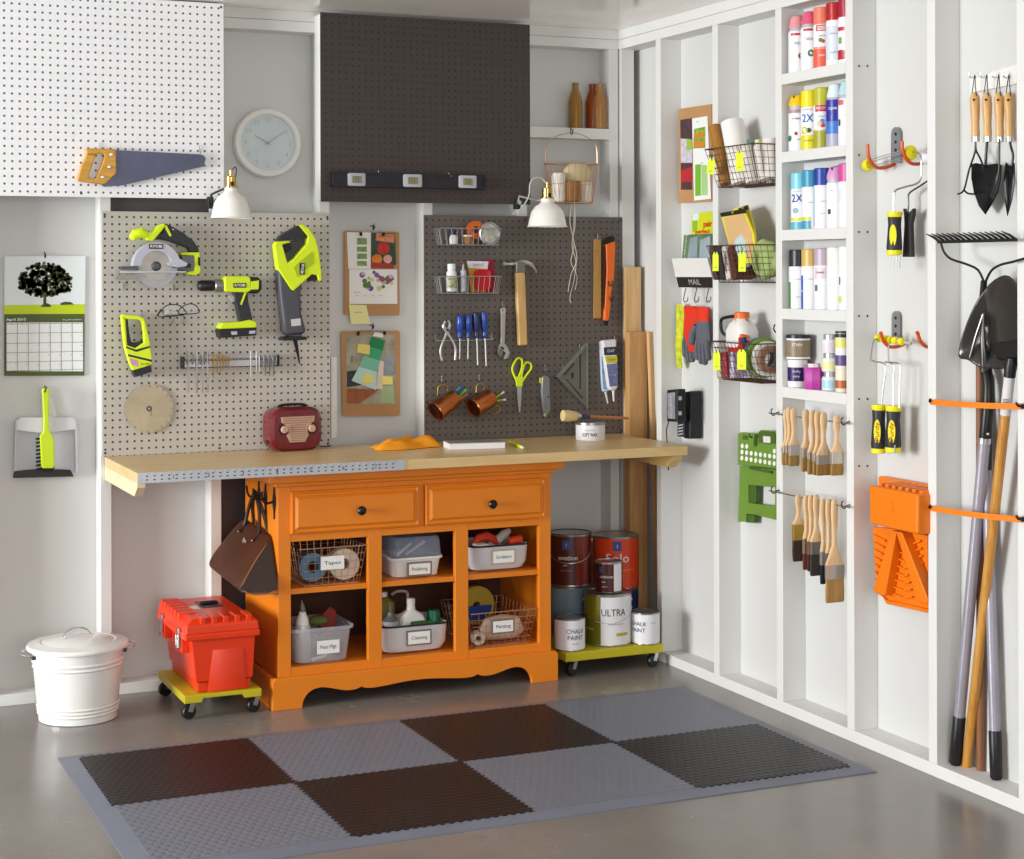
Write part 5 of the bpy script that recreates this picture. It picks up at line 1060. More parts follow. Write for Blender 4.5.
for i, (us, tp, bt) in enumerate(sd):
    p = B(*Q([tp])[0], -.062); q_ = B(*Q([bt])[0], -.062); hl = (p - q_).normalized(); base = B(*Q([((tp[0]*.45 + bt[0]*.55), 262)])[0], -.062); base = q_.lerp(p, (base.z - q_.z)/(p.z - q_.z))
    t = thing('screwdriver', ['leftmost blue-handled screwdriver on the wire rail', 'second blue-handled screwdriver from the left on the wire rail', 'third blue-handled screwdriver on the wire rail, darker handle', 'rightmost and tallest blue-handled screwdriver on the wire rail'][i], 'screwdriver', q_, 'blue screwdrivers on the wire rail')
    L = (p - base).length
    m = MB(); m.lathe([(.008, 0), (.0115, L*.04), (.0125, L*.12), (.0095, L*.2), (.0105, L*.28), (.0148, L*.36), (.015, L*.90), (.0125, L*.98), (.006, L)], base, hl, 12); obj('handle', m, bluem if i != 2 else mat('#232d5c', .3), t)
    obj('ferrule', MB().lathe([(.0045, 0), (.005, .012), (.003, .03)], base - hl*.004, hl, 10), steel, t)
    obj('shaft', MB().cyl(q_, base, .0022 if i < 2 else .003, n=8), steel, t)
t = thing('adjustable_wrench', 'steel adjustable wrench hanging jaw down on the dark pegboard', 'wrench', B(503, 358, -.04))
flat('handle', Q([(522, 60), (532, 50), (550, 52), (556, 62), (552, 180), (548, 300), (522, 300), (520, 180)]), -.040, .009, plm, t, bev=.002, hole=Q([(531, 65), (541, 65), (541, 76), (531, 76)]))
flat('fixed_jaw', Q([(518, 298), (550, 298), (570, 325), (584, 365), (570, 400), (548, 408), (540, 398), (556, 365), (530, 345), (506, 330)]), -.044, .014, plm, t, bev=.002)
flat('moving_jaw', Q([(505, 325), (530, 345), (540, 370), (520, 400), (503, 378), (500, 345)]), -.042, .012, mat('#8e8d88', .35, metal=.9), t, bev=.002)
obj('knurl', MB().cyl(B(*Q([(520, 322)])[0], -.047), B(*Q([(542, 336)])[0], -.047), .0035), dark_steel, t)
Q = cp(490, 250, 5.05)
t = thing('claw_hammer', 'claw hammer with light wooden handle hanging on the dark pegboard', 'hammer', B(524, 346, -.05))
flat('handle', Q([(133, 112), (178, 112), (182, 200), (186, 330), (192, 480), (148, 484), (144, 380), (138, 250)]), -.055, .024, wood('#cfa466', '#e0ba7d', (10, 10, 1), .4, 6, 'hammer_handle_wood'), t, bev=.006, seg=3)
a = B(*Q([(66, 68)])[0], -.045); obj('head', MB().tube(smooth_path([B(*Q([p])[0], -.045) for p in ((66, 70), (76, 70), (80, 72), (105, 70), (140, 68), (172, 62), (205, 72), (225, 95), (234, 118))], 3), .005, 10, rs=[(.0085,.0085)]*6 + [(.0055,.0055)]*3 + [(.0075,.009)]*3 + [(.011,.010)]*4 + [(.009,.009)]*4 + [(.006,.008), (.005,.008), (.004,.008), (.003,.007), (.001,.006)], flat=(0, 0, 1)), plm, t)
flat('neck', Q([(135, 60), (178, 60), (180, 114), (132, 114)]), -.055, .022, mat('#8c8882', .35, metal=.85), t, bev=.002)
t = thing('scissors', 'yellow-green handled scissors hanging on the dark pegboard', 'scissors', B(521, 410, -.03))
for pts in (((128, 560), (145, 545), (162, 560), (160, 600), (145, 640), (138, 665), (125, 640), (112, 600)), ((170, 590), (185, 568), (205, 575), (207, 600), (185, 630), (160, 665), (158, 640))):
    obj('handle_loop', MB().tube(smooth_path([B(*Q([p])[0], -.032) for p in pts], 4, True), .0042, 8, closed=True), lime_y, t, label='yellow-green handle loop')
flat('handle_stem', Q([(130, 640), (170, 640), (165, 690), (135, 690)]), -.036, .008, lime_y, t, bev=.002)
flat('blade', Q([(136, 688), (160, 688), (158, 760), (152, 820), (146, 820), (138, 740)]), -.032, .003, steel, t, label='steel blade')
Q = cp(540, 330, 7.16)
t = thing('utility_knife', 'grey utility knife with yellow slider on the dark pegboard', 'knife', B(546, 417, -.03))
flat('body', Q([(18, 340), (32, 325), (55, 330), (70, 345), (72, 440), (78, 570), (65, 598), (35, 600), (20, 560), (12, 440)]), -.042, .016, mat('#8f9196', .35, metal=.5), t, bev=.003, seg=3)
flat('slider', Q([(0, 345), (18, 338), (18, 385), (2, 380)]), -.038, .01, mat('#d6c23a', .4), t, bev=.001); flat('blade_tip', Q([(30, 590), (55, 592), (38, 622), (28, 612)]), -.036, .004, mat('#c9b68a', .4), t); obj('screw', MB().lathe([(.0035, 0), (.0035, .001)], B(*Q([(58, 478)])[0], -.042), (0, -1, 0), 12), black_pl, t)
t = thing('speed_square', 'grey triangular speed square hanging on the dark pegboard', 'square', B(579, 408, -.03))
sqm = mat('#7f807a', .4, metal=.7)
P_ = [B(*q_, -.032) for q_ in Q([(118, 335), (345, 95), (345, 568)])]; H1 = Q([(285, 180), (293, 172), (293, 420), (283, 425)])
flat('face', Q([(118, 335), (345, 95), (345, 568)]), -.030, .004, sqm, t)
for pts in ([(282, 172), (294, 165), (292, 425), (284, 425)], [(178, 345), (192, 352), (312, 488), (302, 494)], [(240, 235), (245, 245), (178, 325), (170, 320)], [(222, 310), (242, 300), (240, 345), (225, 350)]): flat('slot', Q(pts), -.0306, .0008, mat('#33302e', .6), t, label='dark slot')
flat('fence', Q([(118, 335), (330, 92), (350, 96), (345, 112), (135, 345)]), -.042, .02, mat('#8d8f8a', .4, metal=.7), t, bev=.001)
for pts in ([(330, 110), (345, 95), (345, 568), (338, 560)],): flat('edge', Q(pts), -.0335, .004, mat('#96968f', .4, metal=.7), t)
# wooden rule and orange folding knife
Q = cp(580, 220, 7.81)
t = thing('wooden_rule', 'short wooden rule hanging on the dark pegboard', 'ruler', B(596, 318, -.03))
flat('rule_body', Q([(110, 150), (165, 150), (164, 768), (108, 768)]), -.03, .005, wood('#b98a44', '#c99b55', (10, 10, 1), .5, 6, 'rule_wood'), t, bev=.0005)
mb = MB()
for k in range(30):
    p = B(*Q([(112, 165 + k*20)])[0], -.0302); mb.box(p, p + V((.005 if k % 4 else .009, -.0004, .0006)))
obj('markings', mb, ink, t)
for v in (185, 240, 455, 670): obj('rivet_hole', MB().lathe([(.0018, 0), (.0018, .0006)], B(*Q([(138, v)])[0], -.0302), (0, -1, 0), 10), ink, t)
t = thing('folding_saw', 'bright orange folding saw with black ends hanging beside the wooden rule', 'folding saw', B(609, 326, -.04))
flat('handle', Q([(205, 190), (275, 165), (278, 210), (268, 450), (245, 580), (238, 700), (228, 775), (212, 790), (192, 785), (200, 600), (212, 400)]), -.05, .02, orange_pl, t, bev=.004, seg=3)
flat('end_cap', Q([(185, 165), (240, 125), (272, 130), (275, 165), (208, 192), (195, 190)]), -.048, .016, black_pl, t, bev=.003)
flat('tip', Q([(190, 785), (225, 785), (220, 822), (198, 825)]), -.046, .012, black_pl, t, bev=.002); flat('back_strip', Q([(183, 200), (205, 200), (200, 700), (190, 700)]), -.045, .008, mat('#3a1c14', .5), t)
for a in (((222, 475), (225, 505), (240, 515), (252, 505), (254, 475)), ((232, 600), (240, 630), (255, 625), (262, 590))): obj('spring_clip', MB().tube(smooth_path([B(*Q([p])[0], -.053) for p in a], 3), .0018, 6), black_metal, t)
# caulk tubes
Q = cp(540, 330, 7.16)
for i, (bx, lab) in enumerate((([(432, 80), (500, 70), (510, 420), (495, 440), (452, 445), (445, 380)], 'white caulk tube with blue label, the left and rear one of two'), ([(448, 75), (550, 65), (560, 415), (545, 430), (505, 436), (490, 400), (470, 250)], 'white caulk tube with dark label and yellow band, in front'))):
    t = thing('caulk_tube', lab, 'caulk tube', B(612, 395, -.04), 'caulk tubes on the dark pegboard'); y = -.032 - i*.03
    flat('tube_body', Q(bx), y, .026, wl if i else mat('#d8e0ec', .35), t, bev=.008, seg=3)
    tip = (((468, 438), (485, 525)) if i == 0 else ((524, 430), (528, 512))); a, b = B(*Q([tip[0]])[0], y + .012), B(*Q([tip[1]])[0], y + .012)
    obj('nozzle', MB().lathe([(.007, 0), (.005, .01), (.003, (a-b).length)], a, b - a, 14), wl, t)
    if i: 
        flat('label', Q([(458, 125), (552, 118), (553, 178), (462, 182)]), y - .001, .003, mat('#33364a', .4), t, label='dark label'); flat('label', Q([(465, 190), (553, 185), (554, 232), (478, 238)]), y - .001, .003, mat('#cfc832', .4), t, label='yellow band'); flat('label', Q([(478, 245), (555, 238), (556, 400), (500, 405)]), y - .001, .003, mat('#6f7ba6', .4, var=.3, vscale=60), t, label='blue label')
        text('DAP', B(*Q([(508, 150)])[0], y - .0015), .012, wl, t, w=.03); text('CAULK', B(*Q([(516, 212)])[0], y - .0015), .007, navy, t, w=.03); text('window door siding', B(*Q([(520, 320)])[0], y - .0015), .0045, wl, t, w=.028)
    else: flat('label', Q([(440, 190), (480, 190), (490, 420), (452, 425)]), y - .001, .003, mat('#86b0dc', .4, var=.2, vscale=60), t, label='light blue label'); text('ALEX', B(*Q([(458, 300)])[0], y - .0015), .006, navy, t, ex=(0, 0, -1), ey=(1, 0, 0))
# copper mugs
cop = mat('#c0713f', .28, metal=1, var=.15, vscale=12); cops = mat('#7a3a1e', .3, metal=1)
Q = cp(425, 300, 6.87)
for i, (bot, top, lab, r0, r1) in enumerate((((72, 770), (208, 672), 'left copper mug hanging on its side with markers inside', .042, .031), ((330, 745), (455, 670), 'right copper mug hanging on its side with lime pencils inside', .041, .033))):
    a, b = B(*Q([bot])[0], -.075), B(*Q([top])[0], -.055); ax = (b - a).normalized(); L = (b - a).length
    t = thing('copper_mug', lab, 'mug', a, 'copper mugs on the dark pegboard')
    obj('mug_body', MB().lathe([(r0*.80, .003), (r0*.95, .0), (r0, .004), (r0*.98, .008), (r0*.9, .016), (r1, L*.92), (r1 + .001, L), (r1 - .002, L), (r1 - .003, L*.9), (r0*.85, .012), (0, .010)], a, ax, 32, caps=(True, False)), cop, t, ang=30)
    obj('base_dish', MB().lathe([(r0*.78, -.0003), (r0*.7, .0015), (0, .002)], a, ax, 28, caps=(False, False)), cops, t)
    hp = [((85, 655), (90, 600), (120, 580), (150, 590), (155, 625)), ((350, 635), (355, 590), (378, 572), (402, 590), (405, 615))][i]
    obj('handle', MB().tube(smooth_path([B(*Q([p])[0], -.06) for p in hp], 4), .002, 8), brass, t, label='brass wire handle')
    if i: tmesh('brass_ring', MB().tube(smooth_path([B(*Q([p])[0], -.05) for p in ((440, 768), (480, 780), (515, 755), (510, 728), (478, 730))], 4), .0016, 8), brass, 'thin brass wire loop beside the right copper mug', 'wire loop')
    items = ([((180, 660), (258, 595), '#1d4fae', .006, 'blue marker sticking out of the left copper mug'), ((195, 650), (240, 600), '#3a8a3a', .005, 'green marker sticking out of the left copper mug'), ((215, 680), (285, 615), '#5aa43a', .0055, 'light green marker sticking out of the left copper mug'), ((225, 690), (290, 645), '#b8684a', .006, 'reddish marker lowest in the left copper mug'), ((230, 690), (245, 672), '#d8d8d8', .005, 'white marker cap in the left copper mug')] if i == 0 else
             [((460, 690), (542, 632), '#a8c41e', .0035, 'lime pencil with white tip, the upper in the right copper mug'), ((465, 695), (555, 684), '#a8c41e', .0035, 'lime pencil with white tip, the lower in the right copper mug')])
    for p0, p1, c_, r_, l_ in items:
        p0, p1 = B(*Q([p0])[0], -.062), B(*Q([p1])[0], -.062); tt = thing('marker' if i == 0 else 'pencil', l_, 'marker' if i == 0 else 'pencil', p0)
        obj('barrel', MB().cyl(p0 - (p1-p0)*.3, p1, r_, n=12), mat(c_, .4), tt); 
        if i: obj('tip', MB().cyl(p0.lerp(p1, .75), p1 + (p1-p0)*.02, r_*1.1, n=12), paper, tt)
# ================================================================== right wall: shelves between two studs
def rflat(name, pts, x, th, m, parent=None, bev=0, label=None, seg=2, hole=None):
    """a solid cut to an outline parallel to the right wall: face at depth x, th thick towards the wall"""
    P = [R(u, v, x) for u, v in pts]
    if hole:
        H = [R(u, v, x) for u, v in hole]; i = min(range(len(P)), key=lambda k: (P[k] - H[0]).length)
        P = P[:i+1] + [H[0]] + H[:0:-1] + [H[0] + V((0, 1e-5, 0)), P[i] + V((0, 1e-5, 0))] + P[i+1:]
    return obj(name, mbp(P, (th, 0, 0)), m, parent, bev=bev, seg=seg, label=label)
SZ = [2.141, 1.880, 1.619, 1.356, 1.094]
for z, lb in zip(SZ, ('top', 'second', 'third', 'fourth', 'lowest')):
    tmesh('shelf_board', MB().box((0, -1.5505, z - .036), (.0885, -1.1825, z)), timber, lb + ' white painted shelf board between the right wall studs', 'shelf', 'white shelf boards between the studs', bev=.0012)
mb = MB()
for v in (66, 155, 232, 316, 399, 466):
    for u in (859, 867.5): 
        d = ray(u, v); tt = (-1.5892 - CAM.y)/d.y; p = CAM + d*tt; mb.lathe([(.0035, 0), (.0035, .0006)], p, (0, -1, 0), 10)
tn[0] += 1; struct('trim_%d' % tn[0], mb, dark)

def can(lab, y, z, h, cap, body, kind='round', bands=(), words=(), balls=(), r=.0325, x=.034, name='spray_paint_can', grp='spray paint cans on the shelves'):
    t = thing(name, lab, 'spray can', (x, y, z + .0003), grp); z += .0004; hb = h*.74
    obj('can_body', MB().lathe([(r*.97, 0), (r, .003), (r, hb - .012), (r*.96, hb - .004), (r*.8, hb)], (x, y, z), n=28), mat(body, .3, var=.01), t)
    cm = mat(cap, .35, var=.01)
    if kind == 'round': obj('cap', MB().lathe([(r*.98, hb - .005), (r*.98, h - .003), (r*.9, h)], (x, y, z), n=28), cm, t)
    elif kind == 'cone': obj('collar', MB().lathe([(r*.9, hb - .002), (r*.85, hb + .012)], (x, y, z), n=24), lgrey, t); obj('cap', MB().lathe([(r*.98, hb + .008), (r*.9, hb + .02), (r*.7, h - .004), (r*.55, h)], (x, y, z), n=24), cm, t)
    else:
        obj('collar', MB().lathe([(r*.9, hb - .002), (r*.9, hb + .01)], (x, y, z), n=24), lgrey, t)
        o = MB().ring([[V((x + math.cos(a)*r*(.97 if s < 2 else .7) + (0 if s < 2 else .0), y + math.sin(a)*r*(.97 if s < 2 else .8) , z + [hb + .008, hb + .02, h - .002 + .006*math.cos(a)][s])) for a in [2*PI*k/24 for k in range(24)]] for s in range(3)]); obj('cap', o, cm, t)
        obj('nozzle', MB().box((x - .024, y - .012, z + h - .022), (x - .014, y - .004, z + h - .008)), dark_steel, t)
    fa = -.78
    for k, (z0, z1, a0, a1, c_) in enumerate(bands): obj('label', patch(x, y, r + .0004 + .0002*k, z + z0*h, z + z1*h, fa + a0, fa + a1, 12), mat(c_, .35, var=.02), t)
    for zc, a_, rr_, c_ in balls:
        obj('ball_print', MB().add([(x + (r + .0012)*math.sin(fa + a_ + rr_*math.cos(q)/r), y - (r + .0012)*math.cos(fa + a_ + rr_*math.cos(q)/r), z + zc*h + rr_*math.sin(q)) for q in [2*PI*k/16 for k in range(16)]], [tuple(range(16))]), mat(c_, .3), t)
    for s, zz, size, c_, a, *w in words: wraptext(s, x, y, r + .0009 + .0002*len(bands), z + zz*h, size, mat(c_, .4), t, fa + a, w=w[0] if w else None, bold=.01)
    return t
W_ = '#eeeef0'
YS = [-1.2315, -1.305, -1.379, -1.451, -1.518]
z = SZ[0]
can('white spray can with pale pink cap and red ball print, leftmost on the top shelf', YS[0], z, .190, '#e79aa0', W_, 'cone', [(.64, .68, -.6, .9, '#c02a36')], [('FUSION', .5, .008, '#777780', .3, .03)], [(.28, .55, .011, '#8e1f22')])
can('white spray can with hot pink cap and green ball print on the top shelf', YS[1], z, .193, '#e0607f', W_, 'cone', [(.66, .70, -.6, .9, '#b8283a')], [('COLOR', .52, .008, '#777780', .1, .03)], [(.28, .25, .0115, '#1f7a45')])
can('salmon orange spray can with round cap on the top shelf', YS[2], z, .196, '#ea7c63', W_, 'round', [(0, .34, -1.4, 1.4, '#e5604a'), (.60, .70, -.6, .55, '#c8242e'), (.62, .68, -.45, .4, W_), (.30, .34, -1.4, 1.4, '#ee9a80')], [('KRYLON', .65, .007, '#c8242e', 0, .028), ('coral isle', .52, .005, '#555560', 0), ('satin', .2, .008, '#f4e2dc', 0)], [(.45, -.1, .007, '#6f8a3a'), (.43, .15, .006, '#c2403a')])
can('white lined spray can with bright red cap on the top shelf', YS[3], z, .201, '#b3121c', W_, 'round', [(.08, .62, -1.2, 1.0, '#d6dbe8')], [('directions', .5, .005, '#8a8f9c', 0), ('caution', .2, .006, '#8a8f9c', 0)])
can('white spray can with crimson cap half hidden by the stud, top shelf', YS[4], z, .203, '#a51a35', W_, 'round', [(.5, .56, -1.2, -.2, '#c2243a'), (.3, .4, -1.0, -.5, '#78a65a'), (.05, .2, -1.2, -.2, '#b72238')])
z = SZ[1]
can('white spray can with angled yellow cap, leftmost on the second shelf', YS[0], z, .190, '#f2c512', W_, 'spout', [(.66, .72, -1.3, 1.2, '#b08890')], [('ENAMEL', .56, .006, '#77777d', 0), ('gloss', .2, .005, '#50505a', .3)], [(.22, -.85, .010, '#2f7a5a'), (.30, -.05, .006, '#a53040')])
can('yellow capped spray can reading 2X on the second shelf', YS[1], z, .194, '#f0dd16', W_, 'round', [(0, .24, -1.5, 1.5, '#e2d61c'), (.24, .26, -1.4, 1.4, W_)], [('2X', .52, .026, '#1f6fc4', -.15, .04), ('ULTRA COVER', .67, .005, '#77777d', 0), ('sun yellow', .15, .006, '#6b7a1f', 0)], [(.32, -.5, .013, '#c9c928'), (.32, .0, .008, '#3a5a3a')])
can('olive yellow capped spray can with red oval badge on the second shelf', YS[2], z, .196, '#b9b82a', W_, 'round', [(0, .28, -1.5, 1.5, '#a6a534'), (.60, .71, -.75, .65, '#c8242e'), (.28, .30, -1.4, 1.4, '#c9c28a')], [('KRYLON', .655, .009, W_, -.05, .036), ('2x faster', .52, .005, '#555560', 0)], [(.40, -.25, .009, '#d79a4a'), (.44, .05, .008, '#7a8fc8'), (.37, .1, .007, '#c24a3a')])
can('blue spray can with white cone cap on the second shelf', YS[3], z, .202, '#dfe9ee', '#3d4fae', 'cone', [(.36, .74, -1.5, 1.5, '#2a2c98'), (.2, .4, -1.5, 1.5, '#3f78c8'), (0, .2, -1.5, 1.5, '#a9a8bd')], [('CLEAR', .6, .008, W_, -.2, .03)])
can('white spray can with pale blue cap half hidden by the stud, second shelf', YS[4], z, .205, '#b9dbe6', W_, 'cone', [(.62, .7, -1.2, -.3, '#cc6a78'), (.3, .4, -1.1, -.7, '#2a4a7a')])
z = SZ[2]
can('light aqua capped spray can reading 2X on the third shelf', YS[0] - .012, z, .188, '#86d0dd', W_, 'round', [(0, .14, -1.5, 1.5, '#5fb4c8'), (.15, .20, -1.5, 1.5, '#d2e02c'), (.13, .15, -1.5, 1.5, W_)], [('2X', .54, .026, '#2558a8', -.2, .04), ('ULTRA COVER', .67, .004, '#77777d', 0)], [(.33, -.35, .010, '#5a96a8')])
can('teal blue capped spray can behind the 2X can on the third shelf', YS[1] - .004, z, .193, '#3f93b8', W_, 'round', [(0, .14, -1.5, .1, '#4a9ab4'), (.15, .2, -1.5, .1, '#c7d82c'), (.05, .66, .5, 1.2, '#bcd8ee')], [('warning', .45, .005, '#9a9aa4', .1)])
can('royal blue capped spray can on the third shelf', YS[2], z, .196, '#2040a0', W_, 'round', [(.04, .68, -1.4, -.9, '#a8cdea')], [('directions', .45, .005, '#9a9aa4', .1), ('clean up', .25, .004, '#9a9aa4', .1)])
can('white spray can with angled lilac cap on the third shelf', YS[3], z, .200, '#d79acb', W_, 'spout', [(.22, .3, -.8, -.4, '#5a3a3a')], [('care', .6, .005, '#8a6a70', -.3)])
can('white spray can with magenta cap half hidden by the stud, third shelf', YS[4], z, .203, '#cc4f97', W_, 'round', [(.4, .6, -1.2, -.3, '#dfe3ec')])
z = SZ[3]
can('white and green spray can with black cap on the fourth shelf', YS[0], z, .196, '#25242a', W_, 'round', [(.0, .45, -1.6, -.75, '#2f9a3a')], [('directions', .5, .005, '#9a9aa4', .2), ('first aid', .2, .005, '#9a9aa4', .2)])
can('white and blue spray can with gold streaked cap on the fourth shelf', YS[1], z, .197, '#cfae5e', W_, 'round', [(.0, .56, -1.4, -.75, '#2854c0')], [('METALLIC', .3, .008, W_, -1.05, .03), ('directions', .5, .005, '#9a9aa4', .2)])
can('white spray can with mauve cap on the fourth shelf', YS[2], z, .199, '#b9a8b8', W_, 'round', [(.5, .68, -1.0, .4, '#e2cfd8'), (.3, .4, -.9, -.5, '#6f6f74')], [('PRIMER', .6, .006, '#8a4a5a', -.2)])
can('plain white spray can with white cap on the fourth shelf', YS[3], z, .201, '#eceae4', W_, 'round', [], [('matte', .4, .006, '#b9b9bd', -.3)])
can('white spray can half hidden by the stud on the fourth shelf', YS[4], z, .203, '#efeff0', W_, 'round', [(.12, .22, -1.3, -.6, '#d8dd6a'), (.4, .52, -1.0, -.8, '#3a3a44')])
# jars on the lowest shelf
z = SZ[4] + .0004
def jar(name, lab, u, x, z0, r, h, body, lid, lidh=.012, bands=(), words=(), cat='jar', n=24, lr=1.0):
    y = R(u, 350, x).y; t = thing(name, lab, cat, (x, y, z0)); fa = -.7
    obj('jar_body', MB().lathe([(r*.95, 0), (r, .004), (r, h - lidh - .006), (r*.9, h - lidh)], (x, y, z0), n=n), mat(body, .3, var=.02), t)
    obj('lid', MB().lathe([(r*lr, h - lidh), (r*lr, h - .001), (r*lr*.95, h)], (x, y, z0), n=n), mat(lid, .35, metal=.6 if lid == '#b9b9bd' else 0), t)
    for k, (a_, b_, c_) in enumerate(bands): obj('label', patch(x, y, r + .0005 + .0002*k, z0 + a_*h, z0 + b_*h, fa - 1.4, fa + 1.4), mat(c_, .4, var=.05, vscale=40), t)
    for s, zz, size, c_ in words: wraptext(s, x, y, r + .0014, z0 + zz*h, size, mat(c_, .4), t, fa, bold=.01)
    return y
jar('white_jar', 'white and dark purple jar at the left of the lowest shelf', 797.5, .038, z, .033, .092, W_, '#f0f0f0', .018, [(.22, .72, '#2b1d5a')], [('chalky', .58, .008, '#d0c8e8'), ('paint', .4, .008, '#d0c8e8')])
jar('paint_can', 'small black-lidded can stacked on the purple and white jar', 798.5, .042, z + .0925, .040, .082, '#4a3b38', '#232128', .012, [(.02, .86, W_), (.1, .78, '#8c7a62')], [('STAIN', .6, .009, W_)], 'can', lr=1.03)
jar('craft_jar', 'magenta octagonal paint jar on the lowest shelf', 814, .022, z, .034, .084, '#b53a9c', '#e6cfd4', .012, [], [], n=8, lr=.62)
yb3 = 831
for k, (c_, lb) in enumerate((('#a9d4e0', 'pale blue glass paint jar at the bottom of the stack of three'), ('#ece3a0', 'pale yellow glass paint jar in the middle of the stack of three'), ('#e4d3dc', 'pale pink glass paint jar on top of the stack of three'))):
    jar('glass_jar', lb, 831, .045, z + k*.0605, .030, .060, '#dfe4e6', '#b9b9bd', .016, [(.12, .55, c_)], [], lr=.8)
jar('colour_tube_can', 'white and orange striped canister at the bottom right of the lowest shelf', 843.5, .03, z, .026, .085, '#efe0c8', '#e9e4d8', .01, [(.15, .45, '#b5622a')], [], 'canister')
jar('colour_box', 'yellow, teal and black printed canister stacked at the right of the lowest shelf', 843.5, .03, z + .086, .026, .108, '#efefef', '#2a2a2c', .006, [(.0, .3, '#5a4a80'), (.5, .8, '#e3e07a'), (.82, .93, '#26262a')], [], 'canister')

# ================================================================== rods with brushes
bw_ = wood('#e2bb8c', '#efd3ac', (8, 8, 1), .45, 5, 'brush_handle_beech')
def brush(lab, u, x, zt, zf, zfb, zb, w, brc, fer='#c9c3ba', th=.013, slant=0, hw=.011, name='chip_brush', hm=None, grp='brushes on the upper rod'):
    y = R(u, 430, x).y; t = thing(name, lab, 'brush', (x, y, zb), grp)
    L = zt - zf
    def sec2(z, ww, tt): return [V((x + a*ww, y + b*tt, z)) for a, b in ((-.5, -.35), (-.35, -.5), (.35, -.5), (.5, -.35), (.5, .35), (.35, .5), (-.35, .5), (-.5, .35))]
    obj('handle', MB().ring([sec2(zt, hw*1.0, th*.6), sec2(zt - .006, hw*1.7, th*.9), sec2(zt - L*.12, hw*1.95, th), sec2(zt - L*.26, hw*2.0, th), sec2(zt - L*.42, hw*1.45, th*.95), sec2(zt - L*.56, hw*1.1, th*.9), sec2(zt - L*.68, hw*1.25, th), sec2(zt - L*.79, w*.48, th), sec2(zt - L*.88, w*.68, th), sec2(zt - L*.95, w*.9, th), sec2(zf + .002, w*1.0, th), sec2(zf - .002, w*.98, th)]), hm or bw_, t)
    obj('ferrule', MB().box((x - w*.5, y - th*.58, zfb), (x + w*.5, y + th*.58, zf)), mat(fer, .35, metal=.7), t, bev=.001)
    obj('bristles', MB().ring([sec2(zfb + .001, w*.96, th*1.0), sec2((zfb + zb)/2, w*1.0, th*1.15), sec2(zb + .006 + slant, w*1.0, th*.9), sec2(zb, w*.95, th*.5)]), mat(brc, .8, bump=1, bscale=160, stretch=(1, 1, .08), var=.25, vscale=60), t, label='bristles')
def zz(u, v, x=-.02): return R(u, v, x).z
def rodset(y0, y1, z, tag_):
    tmesh('hanging_rod', MB().cyl((-.022, y0, z), (-.022, y1, z), .0024, n=10), steel, 'thin steel rod holding the %s row of brushes' % tag_, 'rod')
    for y, sd in ((-1.163, 'far'), (-1.570, 'near')):
        tmesh('rod_hook', MB().tube(smooth_path([(.001, y, z + .004), (-.012, y, z + .002), (-.022, y, z - .006), (-.031, y, z), (-.030, y + .002, z + .013), (-.024, y + .003, z + .016)]), .0019, 6), black_metal, '%s black screw hook of the %s brush rod' % (sd, tag_), 'hook')
rodset(-1.135, -1.60, 1.003, 'upper')
U = lambda a: 770 + a/9.04
Vv = lambda a: 395 + a/9.04
tan1 = '#a07a42'
for lab, u, vt, vf, vb, ve, w in (('narrow chip brush at the far left of the upper rod, mostly hidden', 150, 125, 470, 520, 630, .034), ('chip brush second from the left on the upper rod', 178, 108, 455, 520, 630, .034), ('chip brush third from the left on the upper rod, head fully seen', 215, 120, 450, 545, 640, .038),
        ('chip brush hanging alone at mid rod with a narrow head', 325, 130, 475, 560, 690, .032), ('chip brush before the group of three on the upper rod', 385, 140, 515, 580, 715, .036), ('dark-ferruled chip brush in the middle of the group on the upper rod', 432, 148, 530, 600, 720, .036),
        ('widest chip brush on the upper rod', 485, 155, 540, 625, 725, .053), ('rightmost chip brush on the upper rod', 605, 180, 515, 620, 725, .043)):
    brush(lab, U(u), -.022, zz(U(u), Vv(vt)), zz(U(u), Vv(vf)), zz(U(u), Vv(vb)), zz(U(u), Vv(ve)), w, tan1)
rodset(-1.135, -1.60, .741, 'lower')
U = lambda a: 770 + a/6.61
Vv = lambda a: 480 + a/6.61
for lab, u, vt, vf, vb, ve, w, bc_, fe, sl in (('angled sash brush with gold ferrule and dark brown bristles, leftmost on the lower rod', 188, 95, 290, 395, 535, .045, '#3d2a20', '#c2a24a', .012),
        ('slim brush with pale handle second on the lower rod', 240, 100, 385, 485, 590, .026, '#6b2f20', '#a89a90', 0), ('brush with reddish handle third on the lower rod', 272, 100, 400, 490, 600, .03, '#4a2a22', '#a8785a', 0),
        ('wide brush with dark grey bristles in the middle of the lower rod', 305, 95, 405, 488, 630, .046, '#3c3630', '#8f8a84', 0), ('thin brush with white edged handle and black bristles on the lower rod', 350, 125, 470, 560, 685, .02, '#1d1b1c', '#b9b4b0', 0),
        ('slim long-handled brush behind the largest brush on the lower rod', 388, 125, 480, 560, 640, .024, '#55301f', '#8b847c', 0), ('largest brush with blond bristles and silver ferrule, rightmost on the lower rod', 425, 128, 560, 652, 808, .066, '#b08a52', '#b8b0a8', 0)):
    brush(lab, U(u), -.022 if u < 400 else -.020, zz(U(u), Vv(vt)), zz(U(u), Vv(vf)), zz(U(u), Vv(vb)), zz(U(u), Vv(ve)), w, bc_, fe, slant=sl, name='paint_brush', grp='brushes on the lower rod', th=.012)

